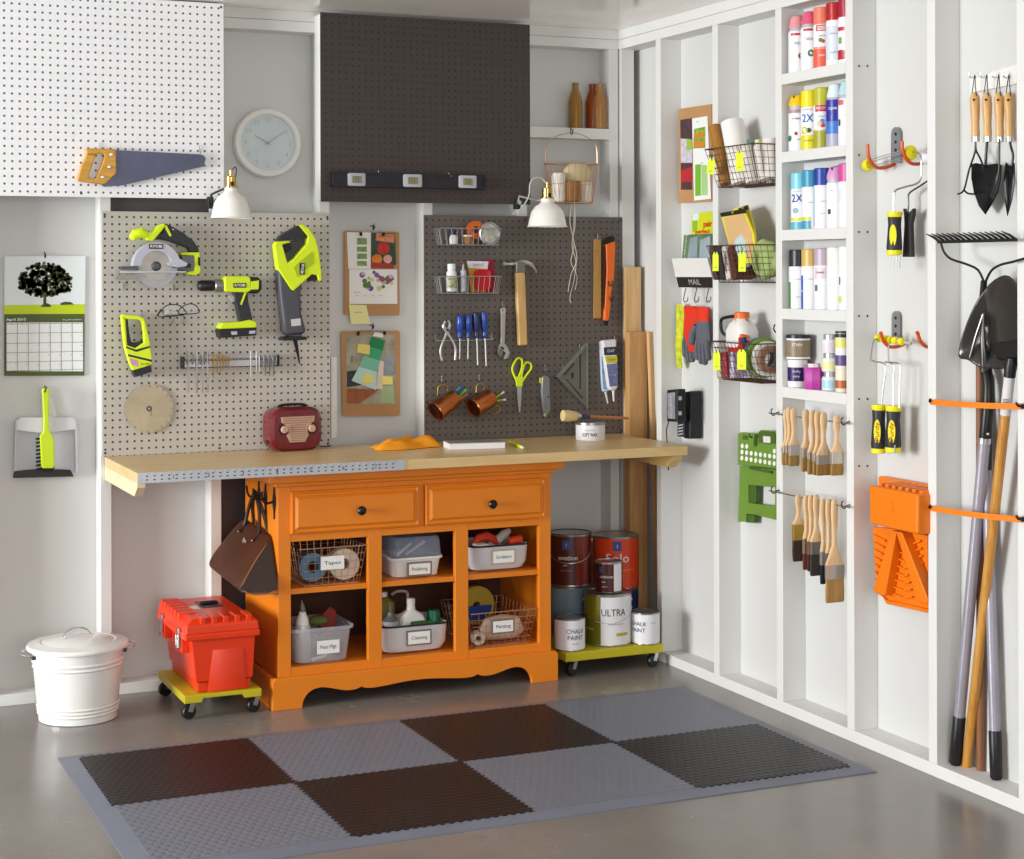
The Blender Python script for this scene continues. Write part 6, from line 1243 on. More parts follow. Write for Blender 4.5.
# ================================================================== wire baskets between the studs
def wallbasket(lab, y0, y1, zt, zb, xf=-.085, xb=.083, bx=-.045, mm=wire_bk):
    t = thing('wire_basket', lab, 'basket', (0, (y0+y1)/2, zb), 'dark wire baskets on the right wall')
    T = [V((xf, y0, zt)), V((xf, y1, zt)), V((xb, y1, zt)), V((xb, y0, zt))]; Bq = [V((bx, y0 - .022, zb)), V((bx, y1 + .014, zb)), V((xb - .01, y1 + .014, zb)), V((xb - .01, y0 - .022, zb))]
    mb = MB()
    for i in range(4): j = (i+1) % 4; wiregrid(mb, (T[i], T[j], Bq[j], Bq[i]), 12 if i % 2 == 0 else 6, 6, .0010)
    wiregrid(mb, Bq, 12, 6, .001); obj('wire_mesh', mb, mm, t)
    mb = MB()
    for i in range(4): mb.cyl(T[i], T[(i+1) % 4], .0023, n=8); mb.cyl(Bq[i], Bq[(i+1) % 4], .0018, n=8)
    obj('rim', mb, mm, t)
    return t
def bhook(y, z, lab): tmesh('wall_hook', MB().tube(smooth_path([(.0885, y, z + .004), (.07, y, z + .002), (.055, y, z - .004), (.045, y, z + .008), (.05, y, z + .024)]), .0026, 6), black_metal, lab, 'hook')
def hangtag(lab, u, v, x=-.09, h=.062, w=.028, rot=0):
    p = R(u, v, x); t = thing('paper_tag', lab, 'tag', p, 'lime tags on the wire baskets')
    ey = V((0, -math.sin(rot), math.cos(rot))); ex = V((.6*math.cos(rot), -.8*math.cos(rot), -math.sin(rot)))
    pts = [(-.5, -1), (.5, -1), (.5, -.18), (.25, 0), (-.25, 0), (-.5, -.18)]
    obj('tag_card', mbp([p + ex*a*w + ey*b*h for a, b in pts], V((.8, .6, 0))*.0012), mat('#dcf014', .6, var=.02), t)
    obj('tag_string', MB().tube([p + V((-.001, 0, -.008)), p + V((-.002, .004, .014)), p + V((.003, -.003, .016)), p + V((-.001, 0, -.008))], .001, 5), ink, t); text('3M', p + ey*(-h*.82) + V((-.0008, -.0006, 0)), .006, mat('#8a9a10', .5), t, ex=ex, ey=ey)
# upper basket and its rolls
b1 = wallbasket('top wire basket on the right wall, full of paper and fabric rolls', -.822, -1.138, 1.910, 1.777)
b2 = wallbasket('middle wire basket on the right wall, with sandpaper and green cloth', -.832, -1.138, 1.570, 1.443)
b3 = wallbasket('bottom wire basket on the right wall, with a white jug and colourful rolls', -.85, -1.138, 1.236, 1.103)
for y, z, lb in ((-1.12, 1.90, 'black hook behind the top wire basket'), (-1.125, 1.585, 'black hook behind the middle wire basket'), (-1.06, 1.275, 'left black hook behind the bottom wire basket'), (-1.125, 1.27, 'right black hook behind the bottom wire basket')): bhook(y, z, lb)
hangtag('lime paper tag at the left end of the top wire basket', 712, 158.5, -.098, .055, rot=.25); hangtag('lime paper tag in the middle of the top wire basket', 739.5, 151, -.098, .068)
hangtag('lime paper tag at the left end of the middle wire basket', 715.5, 252, -.098, .066, .022); hangtag('lime paper tag in the middle of the middle wire basket', 742, 251.5, -.098, .068, .026)
hangtag('lime paper tag at the left end of the bottom wire basket', 716.5, 351, -.098, .066, .026); hangtag('lime paper tag in the middle of the bottom wire basket', 741.5, 349.5, -.098, .068, .032)
def roll(name, lab, p0, p1, r, m, cat='roll', core=None):
    t = thing(name, lab, cat, p0); p0, p1 = V(p0), V(p1)
    obj('roll_body', MB().annulus(p0, r*.3, r, (p1 - p0).length, p1 - p0, 28), m, t); 
    if core: obj('core', MB().annulus(p0 - (p1-p0)*.003, r*.24, r*.31, (p1 - p0).length*1.006, p1 - p0, 20), core, t)
    return t
kr = mat('#9a6a22', .5, var=.15, vscale=10, stretch=(4, 4, .4)); wp = mat('#efeae6', .7, bump=.2, bscale=60); wp2 = mat('#e6dfd8', .8, bump=.5, bscale=100)
roll('kraft_roll', 'brown kraft paper roll leaning out of the top wire basket', R(726, 184, -.03), R(714.5, 126, -.03), .021, kr, core=mat('#5c3b12', .6))
roll('paper_roll', 'large white paper towel roll standing tilted in the top wire basket', R(743, 184, .0), R(732, 122, .0), .04, wp, core=kraft)
roll('fabric_roll', 'narrow white fabric roll right of the paper towel roll', R(752, 183, -.01), R(744.5, 146, -.01), .022, wp2)
roll('white_roll', 'slim white roll by the right end of the top wire basket', R(764, 180, .02), R(758, 146, .02), .018, wp2)
roll('yarn_cone', 'cream cord roll at the right end of the top wire basket', R(773, 178, .03), R(771, 139, .03), .03, wp2)
tmesh('teal_cup', MB().lathe([(.014, 0), (.02, .035), (.018, .036), (.013, .006), (0, .005)], R(748.5, 150, .05), (.1, 0, 1), 20, caps=(True, False)), mat('#8fc0c8', .5), 'pale teal cup behind the white rolls in the top basket', 'cup')
tmesh('yellow_roll', MB().cyl(R(760, 165, .055), R(758, 140, .055), .012), mat('#e3df9a', .6), 'pale yellow roll behind the white rolls in the top basket', 'roll')
# middle basket
for k, (dx, lb, us) in enumerate(((.0, 'front yellow and tan sandpaper pack in the middle wire basket', (720.5, 213.5)), (.03, 'rear yellow sandpaper pack in the middle wire basket', (735, 207.5)))):
    t = thing('sandpaper_pack', lb, 'sandpaper pack', R(735, 245, -.02 + dx)); x_ = -.02 + dx
    q4 = [(720.5, 214.5), (744.5, 210.5), (754, 234), (757, 262), (735, 266)] if k == 0 else [(733, 209), (747, 205), (754, 228), (757, 255), (742, 258)]
    rflat('pack', q4, x_, .006, mat('#e6d23c', .5), t)
    if k == 0:
        rflat('sheet', [(723.5, 217.5), (743.5, 214), (751, 231), (754, 255), (734, 262)], x_ - .0012, .002, mat('#d3ab78', .8, bump=.3, bscale=300), t, label='tan abrasive sheet')
    h = [(720, 213), (745, 208.5), (746, 213), (721, 217)] if k == 0 else [(738, 208.5), (747, 205), (748.5, 209), (740, 213)]
    rflat('header', h, x_ - .002, .002, mat('#1c1c1c', .5), t, label='black header'); c_ = R((h[0][0] + h[1][0])/2, (h[0][1] + h[2][1])/2 - .4, x_ - .0025); text('3M', c_, .009, mat('#e6d23c', .5), t, ex=(0, -1, .15), ey=(0, .15, 1))
gc = mat('#a4b873', .9, bump=.6, bscale=60); bcl = mat('#bcd2d2', .9, bump=.6, bscale=60)
def lump(name, lab, c, sc, m, seed=0, cat='cloth', amp=.06):
    rg = random.Random(seed); mb = MB().sph((0, 0, 0), 1, 26, 18); ph = [rg.random()*6 for _ in range(6)]
    mb.v = [V(c) + V((v.x*sc[0], v.y*sc[1], v.z*sc[2]))*(1 + amp*math.sin(5*v.x + ph[0])*math.sin(4*v.y + ph[1]) + amp*.6*math.sin(9*v.z + 7*v.y + ph[2])) for v in mb.v]
    return tmesh(name, mb, m, lab, cat)
lump('folded_cloth', 'light green folded cloth at the right of the middle wire basket', R(767, 259, .01), (.05, .066, .068), gc, 1)
lump('folded_cloth', 'pale blue cloth left of the green cloth in the middle wire basket', R(746, 250, .0), (.04, .045, .06), bcl, 2)
for k, (u, c_, lb) in enumerate(((722, '#4b3a38', 'dark brown pad at the left of the middle wire basket'), (729, '#2e2c30', 'black pad in the middle wire basket'), (735, '#d8cfc9', 'white edged pad in the middle wire basket'), (741, '#5a2b22', 'dark red pad in the middle wire basket'))):
    tmesh('sanding_pad', MB().bar(R(u + 3, 279, -.015), R(u - 2, 246, -.015), .03, .08, (0, 1, 0)), mat(c_, .8, var=.2, vscale=30), lb, 'pad', bev=.004)
# bottom basket
t = thing('chemical_jug', 'white plastic jug with orange cap and black handle in the bottom wire basket', 'jug', R(746, 345, .0)); jc = R(742, 347, .0)
obj('jug_body', MB().ring([[jc + V((p.x, p.y, zz_)) for p in rrect(a, b, .03)] for a, b, zz_ in ((.08, .115, 0), (.085, .12, .01), (.085, .12, .055), (.075, .095, .08), (.05, .055, .098), (.045, .05, .102))]), mat('#ece8e4', .35, alpha=.99), t)
obj('cap', MB().lathe([(.027, .100), (.027, .120), (.024, .122)], jc, n=24), orange_pl, t, label='orange screw cap')
obj('handle', MB().tube(smooth_path([jc + V((0, .03, .108)), jc + V((-.02, .085, .100)), jc + V((-.022, .105, .085)), jc + V((-.02, .095, .045)), jc + V((0, .06, .035))], 4), .006, 8), black_pl, t, label='black handle')
rflat('red_box', [(726, 341), (740, 337), (743, 345), (743, 352), (728, 352)], -.04, .03, mat('#cc2a22', .4), tb := thing('red_box', 'red box with orange lid in the bottom wire basket', 'box', R(735, 352, -.04))); rflat('lid', [(731, 336), (741, 334), (744, 338), (728, 342)], -.038, .026, orange_pl, tb); rflat('blue_flap', [(740, 338), (744, 337), (744, 344), (741, 345)], -.042, .01, navy, tb)
tc_ = R(770, 360, -.0)
for k, (dy, r0, r1, c_, lb) in enumerate(((.0, .026, .047, '#8c6a50', 'brown cardboard tape roll, the nearest in the bottom wire basket'), (.022, .03, .060, '#e8e6e2', 'white tape roll beside the brown one in the bottom wire basket'), (.046, .04, .068, '#6f9a2c', 'green tape roll in the bottom wire basket'), (.072, .04, .066, '#4a5a72', 'slate blue tape roll, farthest in the bottom wire basket'))):
    tmesh('tape_roll', MB().annulus((-.005 + .002*k, -1.128 + dy, 1.182 + .002*k), r0, r1, .02, (.06, 1, 0)), mat(c_, .5, bump=.2, bscale=100), lb, 'tape roll', bev=.001)
for k, (u, c_, lb) in enumerate(((723, '#b9a89a', 'beige packet low in the bottom wire basket'), (729, '#a83a40', 'red patterned packet low in the bottom wire basket'), (736, '#c9b9d8', 'lilac packet low in the bottom wire basket'))):
    tmesh('small_packet', MB().bar(R(u + 2, 378, -.02), R(u, 352, -.02), .03, .05, (0, 1, 0)), mat(c_, .6, var=.5, vscale=60), lb, 'packet', bev=.003)

# ================================================================== first bay: boards, magazines, gloves
t = thing('cork_clipboard', 'brown board with seed packets clipped to the right wall behind the top basket', 'clipboard', R(697, 203, .07))
rflat('board', [(678.5, 109), (711.5, 104), (711.5, 201.5), (678.5, 203)], .07, .006, kraft, t, bev=.001)
Q = cp(670, 100, 7.8)
def rp2(pts, x, m, name='page', lab=None): return rflat(name, Q(pts), x, .0006, m, t, label=lab)
rp2([(80, 155), (175, 140), (172, 700), (85, 700)], .069, mat('#4a3038', .5, var=.4, vscale=40), lab='dark printed page'); rp2([(82, 300), (172, 310), (172, 490), (84, 490)], .0684, mat('#c9c3cf', .5, var=.2, vscale=60)); rp2([(84, 550), (170, 520), (170, 640), (84, 640)], .0684, mat('#b3202c', .5), lab='red page block')
rp2([(130, 300), (172, 310), (172, 385), (130, 395)], .0678, mat('#9fbf3c', .5)); rp2([(172, 145), (292, 125), (320, 770), (188, 785)], .0675, pa, lab='white page'); rp2([(188, 225), (275, 208), (275, 375), (180, 378)], .0669, mat('#7fa83a', .5, var=.5, vscale=60), lab='green carrot print')
rp2([(186, 265), (272, 245), (272, 285), (186, 300)], .0666, mat('#d6852c', .5)); rp2([(184, 320), (272, 320), (272, 370), (184, 370)], .0666, mat('#d6852c', .5)); rp2([(196, 505), (240, 500), (240, 745), (196, 750)], .0669, mat('#76b82a', .5)); rp2([(245, 505), (290, 510), (295, 740), (245, 745)], .0669, mat('#a9cf8a', .5))
text('seeds', R(*Q([(215, 168)])[0], .0668), .006, mat('#5a8ac0', .5), t, ex=(0, -1, 0)); text('plant', R(*Q([(250, 490)])[0], .0668), .005, ink, t, ex=(0, -1, 0))
t = thing('magazine', 'yellow magazine titled pair perfect above the white wall pocket', 'magazine', R(702, 258, .075))
rflat('cover', [(691.5, 213.5), (712.5, 211.5), (712.5, 262), (691.5, 262)], .072, .004, mat('#d3d81e', .45, var=.04), t); rflat('print', [(692.5, 214), (698.5, 213), (698.5, 220), (692.5, 220.5)], .0712, .001, mat('#d6e8ea', .5), t); rflat('print', [(692.5, 221), (697, 220.5), (697, 231), (692.5, 231.5)], .0712, .001, mat('#8fb52c', .5), t)
rd_ = mat('#d8361c', .45); text('pair', R(707.5, 224, .0708), .021, rd_, t, ex=(0, -1, 0), w=.062, bold=.03); text('perfect', R(702.5, 231.5, .0706), .014, rd_, t, ex=(0, -1, 0), w=.105, bold=.03)
t = thing('magazine', 'green and grey magazine standing in the white wall pocket', 'magazine', R(697, 270, .05)); rflat('cover', [(684, 235), (712, 233.5), (712, 268), (681, 268)], .055, .004, mat('#5f7a5a', .45, var=.3, vscale=20), t); rflat('print', [(690, 238), (697.5, 236), (697, 262), (687, 262)], .0542, .001, mat('#8fa0a8', .5, var=.15, vscale=12), t); rflat('print', [(700, 240), (710, 236), (710, 262), (699, 262)], .0542, .001, mat('#a3b0b8', .5, var=.15, vscale=12), t)
text('GARDEN', R(685.5, 248, .0538), .009, mat('#dfe6c0', .5), t, ex=(0, -.2, 1), ey=(0, 1, .2), w=.1)
t = thing('wall_pocket', 'white mail pocket with black lettered band on the right wall', 'wall pocket', R(694, 288, .03))
yA, yB = -.395, -.668; z3 = [R(672, 258.5, -.01).z, R(690, 277, .01).z, R(690, 287.5, .02).z]
y1a, y1b = R(672, 258, -.012).y, R(707.5, 258, -.012).y; y2a, y2b = R(676, 277, .012).y, R(712.5, 277, .012).y; y3a, y3b = R(678.5, 287, .025).y, R(713, 287, .025).y
p_ = [V((-.012, y1a, z3[0])), V((-.012, y1b, z3[0])), V((.012, y2b, z3[1])), V((.012, y2a, z3[1])), V((.025, y3a, z3[2])), V((.025, y3b, z3[2]))]
obj('pocket_front', mbp([p_[0], p_[1], p_[2], p_[3]], (.004, 0, 0)), white_pl, t); obj('name_band', mbp([p_[3], p_[2], p_[5], p_[4]], (.006, 0, 0)), mat('#2a2724', .4), t, label='black name band')
for a, b, c_ in ((p_[0], p_[3], p_[4]), (p_[1], p_[2], p_[5])): obj('pocket_side', MB().prism([a, b, c_, V((.086, c_.y, c_.z)), V((.086, a.y, a.z))], (0, .003, 0)), white_pl, t)
obj('pocket_back', MB().box((.083, min(y1b, y3b), z3[2]), (.088, max(y1a, y3a), z3[0] + .02)), white_pl, t); obj('pocket_floor', MB().box((.025, y3b, z3[2]), (.086, y3a, z3[2] + .003)), black_metal, t)
text('MAIL', (p_[2] + p_[3] + p_[4] + p_[5])/4 + V((-.0008, 0, 0)), .022, mat('#b9b3a8', .5), t, ex=(0, -1, 0), ey=(-.3, 0, 1), w=.085)
for k, (u, lb) in enumerate(((685.5, 'left'), (696.5, 'middle'), (708.5, 'right'))):
    y = R(u, 300, .04).y; zt = R(u, 288, .04).z; zbt = R(u, 302, .04).z
    tmesh('pocket_hook', MB().tube(smooth_path([(.055, y + .022, zt), (.045, y + .020, zbt + .02), (.04, y + .012, zbt + .003), (.04, y, zbt), (.04, y - .014, zbt + .006), (.04, y - .018, zbt + .02)]), .0018, 6), dark_steel, lb + ' wire hook under the white mail pocket', 'hook')
def glove(lab, c, m_palm, m_cuff, s=1, mir=1, x=.03, drop=.16):
    """a work glove hanging fingers down: cuff, palm and five fingers in one skin"""
    t = thing('work_glove', lab, 'glove', c); c = V(c)
    def L(cy, w, zt, d): return [c + V((math.sin(a)*d, cy + math.cos(a)*w*mir, zt)) for a in [2*PI*k/12 for k in range(12)]]
    obj('cuff', MB().ring([L(0, .033*s, 0, .016), L(0, .036*s, -.006, .018), L(0, .032*s, -.03*s, .016), L(0, .034*s, -.045*s, .016)]), m_cuff, t, label='cuff')
    mb = MB().ring([L(0, .033*s, -.04*s, .015), L(.0, .040*s, -.075*s, .017), L(0, .043*s, -.10*s, .015), L(0, .038*s, -.118*s, .010)])
    for k, (oy, ln) in enumerate(((-.031, .045), (-.011, .06), (.010, .058), (.030, .046))):
        mb.tube(smooth_path([c + V((0, oy*s*mir, -.105*s)), c + V((-.004, oy*1.05*s*mir, -.125*s)), c + V((.0, oy*1.1*s*mir, -(.115 + ln)*s))], 3), .01*s, 8, rs=None); mb.sph(c + V((0, oy*1.1*s*mir, -(.115 + ln)*s)), .0098*s, 8, 6)
    mb.tube(smooth_path([c + V((-.006, .032*s*mir, -.06*s)), c + V((-.014, .045*s*mir, -.085*s)), c + V((-.016, .048*s*mir, -.112*s))], 3), .011*s, 8); mb.sph(c + V((-.016, .048*s*mir, -.112*s)), .0108*s, 8, 6)
    obj('palm_and_fingers', mb, m_palm, t); return t
ggrey = mat('#5d6068', .9, bump=.6, bscale=150); gred = mat('#d8331a', .85, bump=.5, bscale=200)
glove('grey work glove with red cuff hanging from the middle pocket hook, on the right', R(703, 307, .015), ggrey, gred, 1.15, 1)
glove('red-backed work glove with grey fingers hanging from the left pocket hook', R(690.5, 306, .035), ggrey, gred, 1.15, -1)
rflat('red_back', [(684, 308), (696, 308), (697, 330), (694, 352), (689, 352), (683, 332)], .012, .012, gred, [o for o in COL.objects if o.name.startswith('work_glove')][-1], bev=.003, label='red back panel')
tmesh('work_glove_pair', MB().ring([[R(u, v, .05) + V((dx, 0, 0)) for u, v, dx in ((a, v_, 0), ((a+b)/2, v_, -.012), (b, v_, 0), ((a+b)/2, v_, .012))] for a, b, v_ in ((677, 682, 304), (676, 684, 310), (676, 684, 330), (675, 683, 345), (676, 682, 360), (678, 681, 368))]), mat('#c8cf2c', .9, bump=.6, bscale=120, var=.35, vscale=40), 'yellow-green glove hanging edge-on at the left of the grey gloves', 'glove')
# charger
t = thing('battery_charger', 'black battery charger with white labelled battery hanging by the right end of the workbench', 'charger', R(690, 440, .02))
def bx(u0, v0, u1, v1, x, th, m, name, lab=None, bev=.004): return rflat(name, [(u0, v0 + 1), (u1, v0), (u1, v1), (u0, v1 - .5)], x, th, m, t, bev=bev, label=lab)
bx(683, 391, 690, 439, .03, .052, black_pl, 'charger_body', bev=.006); bx(677, 415, 684, 437, .018, .03, mat('#222226', .5), 'charger_foot')
bx(666.5, 389, 677, 422, -.035, .038, black_pl, 'battery', bev=.005); bx(667.5, 392, 675, 419, -.0365, .003, mat('#8f8c96', .45, var=.3, vscale=60), 'battery_label', 'grey lettered label', 0)
text('LITHIUM', R(671, 406, -.037), .009, wl, t, ex=(0, 0, 1), ey=(0, 1, 0), w=.07)
by_ = R(677, 400, -.035).y
for v in (397, 412): zq = R(677, v, -.035).z; obj('latch', MB().box((-.028, by_ - .0016, zq - .012), (-.016, by_ + .002, zq + .002)), lgrey, t)
for k in range(4): rflat('vent', [(678, 425 + k*3), (683, 424 + k*3), (683, 425.2 + k*3), (678, 426.2 + k*3)], .0172, .002, lgrey, t)
obj('power_cord', MB().tube(smooth_path([R(669, 421, -.02), R(666.5, 430, -.02), R(667, 440, -.02), R(668, 446, 0), R(668.5, 470, .03)]), .0022, 6), black_pl, t)
# green folding step stool
gst = mat('#6b8f36', .4, var=.03); gsd = mat('#446324', .5); Q = cp(730, 420, 7.81)
t = thing('folding_step_stool', 'green plastic folding step stool hanging flat on the right wall', 'step stool', R(757, 523, .03))
S2 = [(60, 108), (85, 95), (185, 105), (190, 118), (182, 150), (180, 195), (192, 215), (210, 205), (215, 190), (222, 90), (240, 78), (350, 88), (420, 98), (430, 385), (60, 350)]
rflat('top_panel', Q(S2), .035, .018, gst, t, bev=.002)
rflat('handle_recess', Q([(222, 130), (222, 100), (240, 85), (345, 92), (355, 110), (355, 185), (300, 190), (225, 178)]), .033, .004, gsd, t); rflat('handle_opening', Q([(258, 125), (315, 130), (315, 180), (260, 175)]), .0325, .004, mat('#d9dbd4', .5), t)
rflat('slot', Q([(98, 118), (140, 122), (140, 155), (98, 152)]), .0342, .002, gsd, t)
dots = [(95, 203), (130, 207)] + [(93 + 36*i, 250 + 5.2*i) for i in range(9)] + [(92 + 36*i, 297 + 6.2*i) for i in range(9)] + [(346, 243), (382, 247)]
for a, b in dots: u_, v_ = Q([(a, b)])[0]; obj('anti_slip_dot', MB().prism([R(u_ + math.cos(k*PI/7)*1.45, v_ + math.sin(k*PI/7)*2.4, .0343) for k in range(14)], (.002, 0, 0)), mat('#eef2ea', .5), t, label='white anti-slip dot')
rflat('hinge_gap', Q([(150, 368), (320, 400), (318, 418), (152, 385)]), .038, .004, gsd, t)
rflat('leg_frame', Q([(75, 355), (430, 398), (430, 788), (350, 780), (190, 740), (125, 735), (122, 795), (60, 795)]), .048, .018, gst, t, bev=.002, hole=Q([(140, 508), (350, 525), (350, 672), (200, 655), (140, 645)]))
rflat('inner_leg', Q([(138, 505), (202, 515), (200, 650), (138, 645)]), .056, .02, gsd, t, bev=.002); rflat('inner_foot', Q([(120, 738), (188, 742), (186, 805), (122, 800)]), .056, .02, gsd, t, bev=.002)
tmesh('step_stool_hook', MB().tube(smooth_path([(.088, R(756, 440, .05).y, R(756, 437, .05).z), (.03, R(756, 440, .05).y, R(756, 437, .05).z), (.024, R(756, 440, .05).y, R(756, 433, .05).z)]), .0025, 6), black_metal, 'small hook through the green step stool handle', 'hook')

# ================================================================== paint roller rack, bay right of the shelves
orh = mat('#d2501c', .4); ylr = mat('#f0e514', .45)
Q = cp(855, 120, 5.37)
def jhook(u_tip, v_tip, v_low, lab, reach=.09):
    y = R(u_tip, v_tip, -.012).y; zt = R(u_tip, v_tip, -.012).z; zl = R(u_tip, v_low, .0).z
    tmesh('rack_hook', MB().tube(smooth_path([(.088, y, zl + .014), (.07, y, zl + .006), (.045, y, zl), (.02, y, zl + .002), (.0, y, zl + .018), (-.010, y, zl + .042), (-.012, y, zt)]), .0055, 10), orh, lab, 'hook', 'orange hooks on the right wall')
def plate(us, vs, lab, x=.078):
    t = thing('metal_hanger', lab, 'hanger plate', R((us[0]+us[1])/2, vs[1], x)); w2 = (us[1] - us[0])/2; uc = sum(us)/2
    pts = [(uc + w2*math.cos(a), vs[0] + w2*1.6 + w2*1.6*math.sin(a)) for a in [PI + PI*k/10 for k in range(11)]] + [(us[1], vs[1]), (us[0], vs[1])]
    rflat('plate', pts, x, .003, mat('#9ea0a6', .35, metal=.7), t)
    for k in range(3): u_, v_ = uc, vs[0] + 7 + k*8; obj('hole', MB().prism([R(u_ + math.cos(a)*1.3, v_ + math.sin(a)*1.8, x - .0004) for a in [2*PI*q/10 for q in range(10)]], (.001, 0, 0)), dark, t)
plate((891, 900), (127, 163), 'upper perforated metal hanger plate behind the paint roller'); plate((891.5, 899.5), (311, 343), 'lower perforated metal hanger plate behind the yellow mini rollers')
jhook(867.7, 144, 168, 'upper left orange hook holding the paint roller'); jhook(902, 141, 164, 'upper right orange hook holding the paint roller'); jhook(880.5, 332, 347, 'lower left orange hook with the yellow mini rollers'); jhook(917, 333, 347, 'lower right orange hook, empty')
t = thing('paint_roller', 'wire-caged paint roller with yellow end caps and black and yellow grip', 'paint roller', R(895, 270, .0))
a, b = R(868.5, 165, .02), R(911, 152.5, .02); ax = (b - a).normalized()
obj('end_cap', MB().lathe([(.017, -.012), (.0195, -.006), (.0195, .006), (.016, .01)], a, ax, 24), ylr, t, label='yellow end cap'); obj('end_cap', MB().lathe([(.018, -.012), (.0215, -.008), (.0215, .004), (.010, .007)], b, ax, 24), ylr, t, label='yellow end cap')
mb = MB(); u0 = ax.orthogonal().normalized(); w0 = ax.cross(u0)
for k in range(6): o_ = u0*math.cos(k*PI/3)*.014 + w0*math.sin(k*PI/3)*.014; mb.cyl(a + o_, b + o_, .0013, n=6)
obj('cage_wires', mb, steel, t); obj('roller_frame', MB().tube(smooth_path([b + ax*.0, b + ax*.02] + [R(*q_, .0) for q_ in ((920.5, 155), (921, 168), (920.5, 179), (916, 184), (905, 187), (895.5, 190.5), (894, 197), (894, 213))], 3), .0032, 8), steel, t)
def grip2(t, u0, u1, v0, v1, x, patch_=True, nm='Purdy', yel=True, wire=None):
    a, b = R((u0+u1)/2, v0, x), R((u0+u1)/2 - .5, v1, x); r = abs(R(u0, v0, x).y - R(u1, v0, x).y)*.5*.76
    L = (b - a).length; d = (b - a).normalized()
    obj('grip', MB().lathe([(r*.75, 0), (r*.9, L*.06), (r*.82, L*.3), (r*.92, L*.6), (r, L*.85), (r*.85, L)], a, d, 18), grip, t)
    if yel:
        obj('grip_collar', MB().lathe([(r*.95, -.004), (r*1.0, .004), (r*.9, .012)], a, d, 18), ylr, t, label='yellow collar'); obj('grip_end', MB().lathe([(r*.98, L - .012), (r*.98, L + .002), (r*.7, L + .004)], a, d, 18), ylr, t, label='yellow end')
        m_ = a.lerp(b, .55) + V((-.75, -.66, 0)).normalized()*r*.93; ex = V((.66, -.75, 0)); obj('grip_inlay', mbp([m_ + ex*math.cos(q)*r*.45 + V((0, 0, 1))*math.sin(q)*L*.27 for q in [2*PI*k/16 for k in range(16)]], V((.75, .66, 0))*.004), ylr, t, label='yellow inlay')
        if nm: text(nm, m_ + V((-.001, -.001, 0)), r*.55, mat('#b3321c', .5), t, ex=(0, 0, 1), ey=V((-.66, .75, 0)), w=L*.4)
grip2(t, 888.5, 901, 213, 254, .0, nm=None)
for k in (-1, 0, 1): tmp = R(897 + k*3, 256, .0); obj('end_tine', MB().cyl(tmp, R(896.5 + k*3, 269, .0), .0022, n=6), steel, t)
t = thing('paint_roller', 'black handled roller frame hanging behind the black and yellow grip', 'paint roller', R(908, 257, .04))
a, b = R(903.5, 210, .035), R(912, 210, .035)
rflat('grip', [(902.5, 208), (904.5, 211), (907, 213), (910, 211), (912.5, 208), (912, 215), (910, 224), (911, 257), (902, 257), (904, 224), (903.5, 215)], .035, .016, grip, t, bev=.003)
obj('roller_frame', MB().tube(smooth_path([R(*q_, .045) for q_ in ((907.5, 213), (908.5, 204), (908.5, 195), (912, 191), (920, 186), (927.5, 181), (934, 177))], 3), .0028, 8), dark_steel, t)
a, b = R(925, 158, .05), R(940, 154, .05); obj('roller_cover', MB().lathe([(.019, 0), (.019, (b-a).length)], a, b - a, 20), mat('#e9e9ec', .8), t, label='white roller cover')
t = thing('mini_roller', 'left small roller frame with black and yellow lettered grip on the lower orange hooks', 'paint roller', R(878, 453, .0))
a, b = R(878, 338, .02), R(904, 342, .02)
obj('roller_frame', MB().tube(smooth_path([R(*q_, .0) for q_ in ((881, 408), (884, 385), (885.5, 368), (883, 363), (872, 360.5), (871.5, 355), (874, 341), (878, 339))], 3), .0024, 8), steel, t)
for k in range(3): obj('roller_knob', MB().lathe([(.008, -.009), (.0125, -.005), (.0125, .005), (.008, .009)], a.lerp(b, .02 + k*.2), b - a, 18), ylr, t, label='yellow roller hub')
grip2(t, 873, 885, 406, 452, .0)
t = thing('mini_roller', 'right small roller frame with black and yellow lettered grip on the lower orange hooks', 'paint roller', R(894, 455, .01))
for pts in (((893.5, 408), (893.5, 380), (894, 365), (889, 362), (888.5, 345)), ((899.5, 408), (900, 380), (900, 366), (897, 363), (885, 362))): obj('roller_frame', MB().tube(smooth_path([R(*q_, .01) for q_ in pts], 3), .0024, 8), steel, t)
for k in range(2): obj('roller_knob', MB().lathe([(.007, -.009), (.0115, -.005), (.0115, .005), (.007, .009)], a.lerp(b, .66 + k*.24), b - a, 18), ylr, t, label='yellow roller hub')
obj('axle', MB().cyl(a.lerp(b, .7), R(911, 343.5, .03), .005), mat('#b5b0a8', .4), t)
grip2(t, 887, 900, 407, 451, .01)
for k in (-1, 0, 1): obj('end_tine', MB().cyl(R(892 + k*3, 445, .0), R(891.5 + k*3, 454, .0), .0022, n=6), steel, t)

# ================================================================== orange paint tray
otr = mat('#ec7a10', .35, var=.02); t = thing('paint_tray', 'orange plastic paint tray hanging upside down on the right wall', 'paint tray', R(900, 612, .03))
xf_ = -.045; Pf = lambda u, v, x=xf_: R(u, v, x)
A0, A1, A2, A3 = Pf(868.5, 487), Pf(918, 492), Pf(918.5, 535), Pf(869, 526.5)
zt_, zb_ = A0.z, A3.z; ya, yb2_ = A0.y, A1.y; zt_ = (A0.z + A1.z)/2; zb_ = (A2.z + A3.z)/2
ya = min(ya, -1.592)
obj('well', MB().ring([[V((x, y_, z_)) for y_, z_ in ((ya - i, zb_ + i), (yb2_ + i, zb_ + i), (yb2_ + i*.3, zt_ - i*.3), (ya - i*.3, zt_ - i*.3))] for x, i in ((xf_, .004), (.06, 0))]), otr, t, bev=.008, seg=3)
obj('rear_lip', MB().box((.06, yb2_ - .02, zb_ - .01), (.082, ya + .10, zt_ + .012)), otr, t, bev=.008, seg=3)
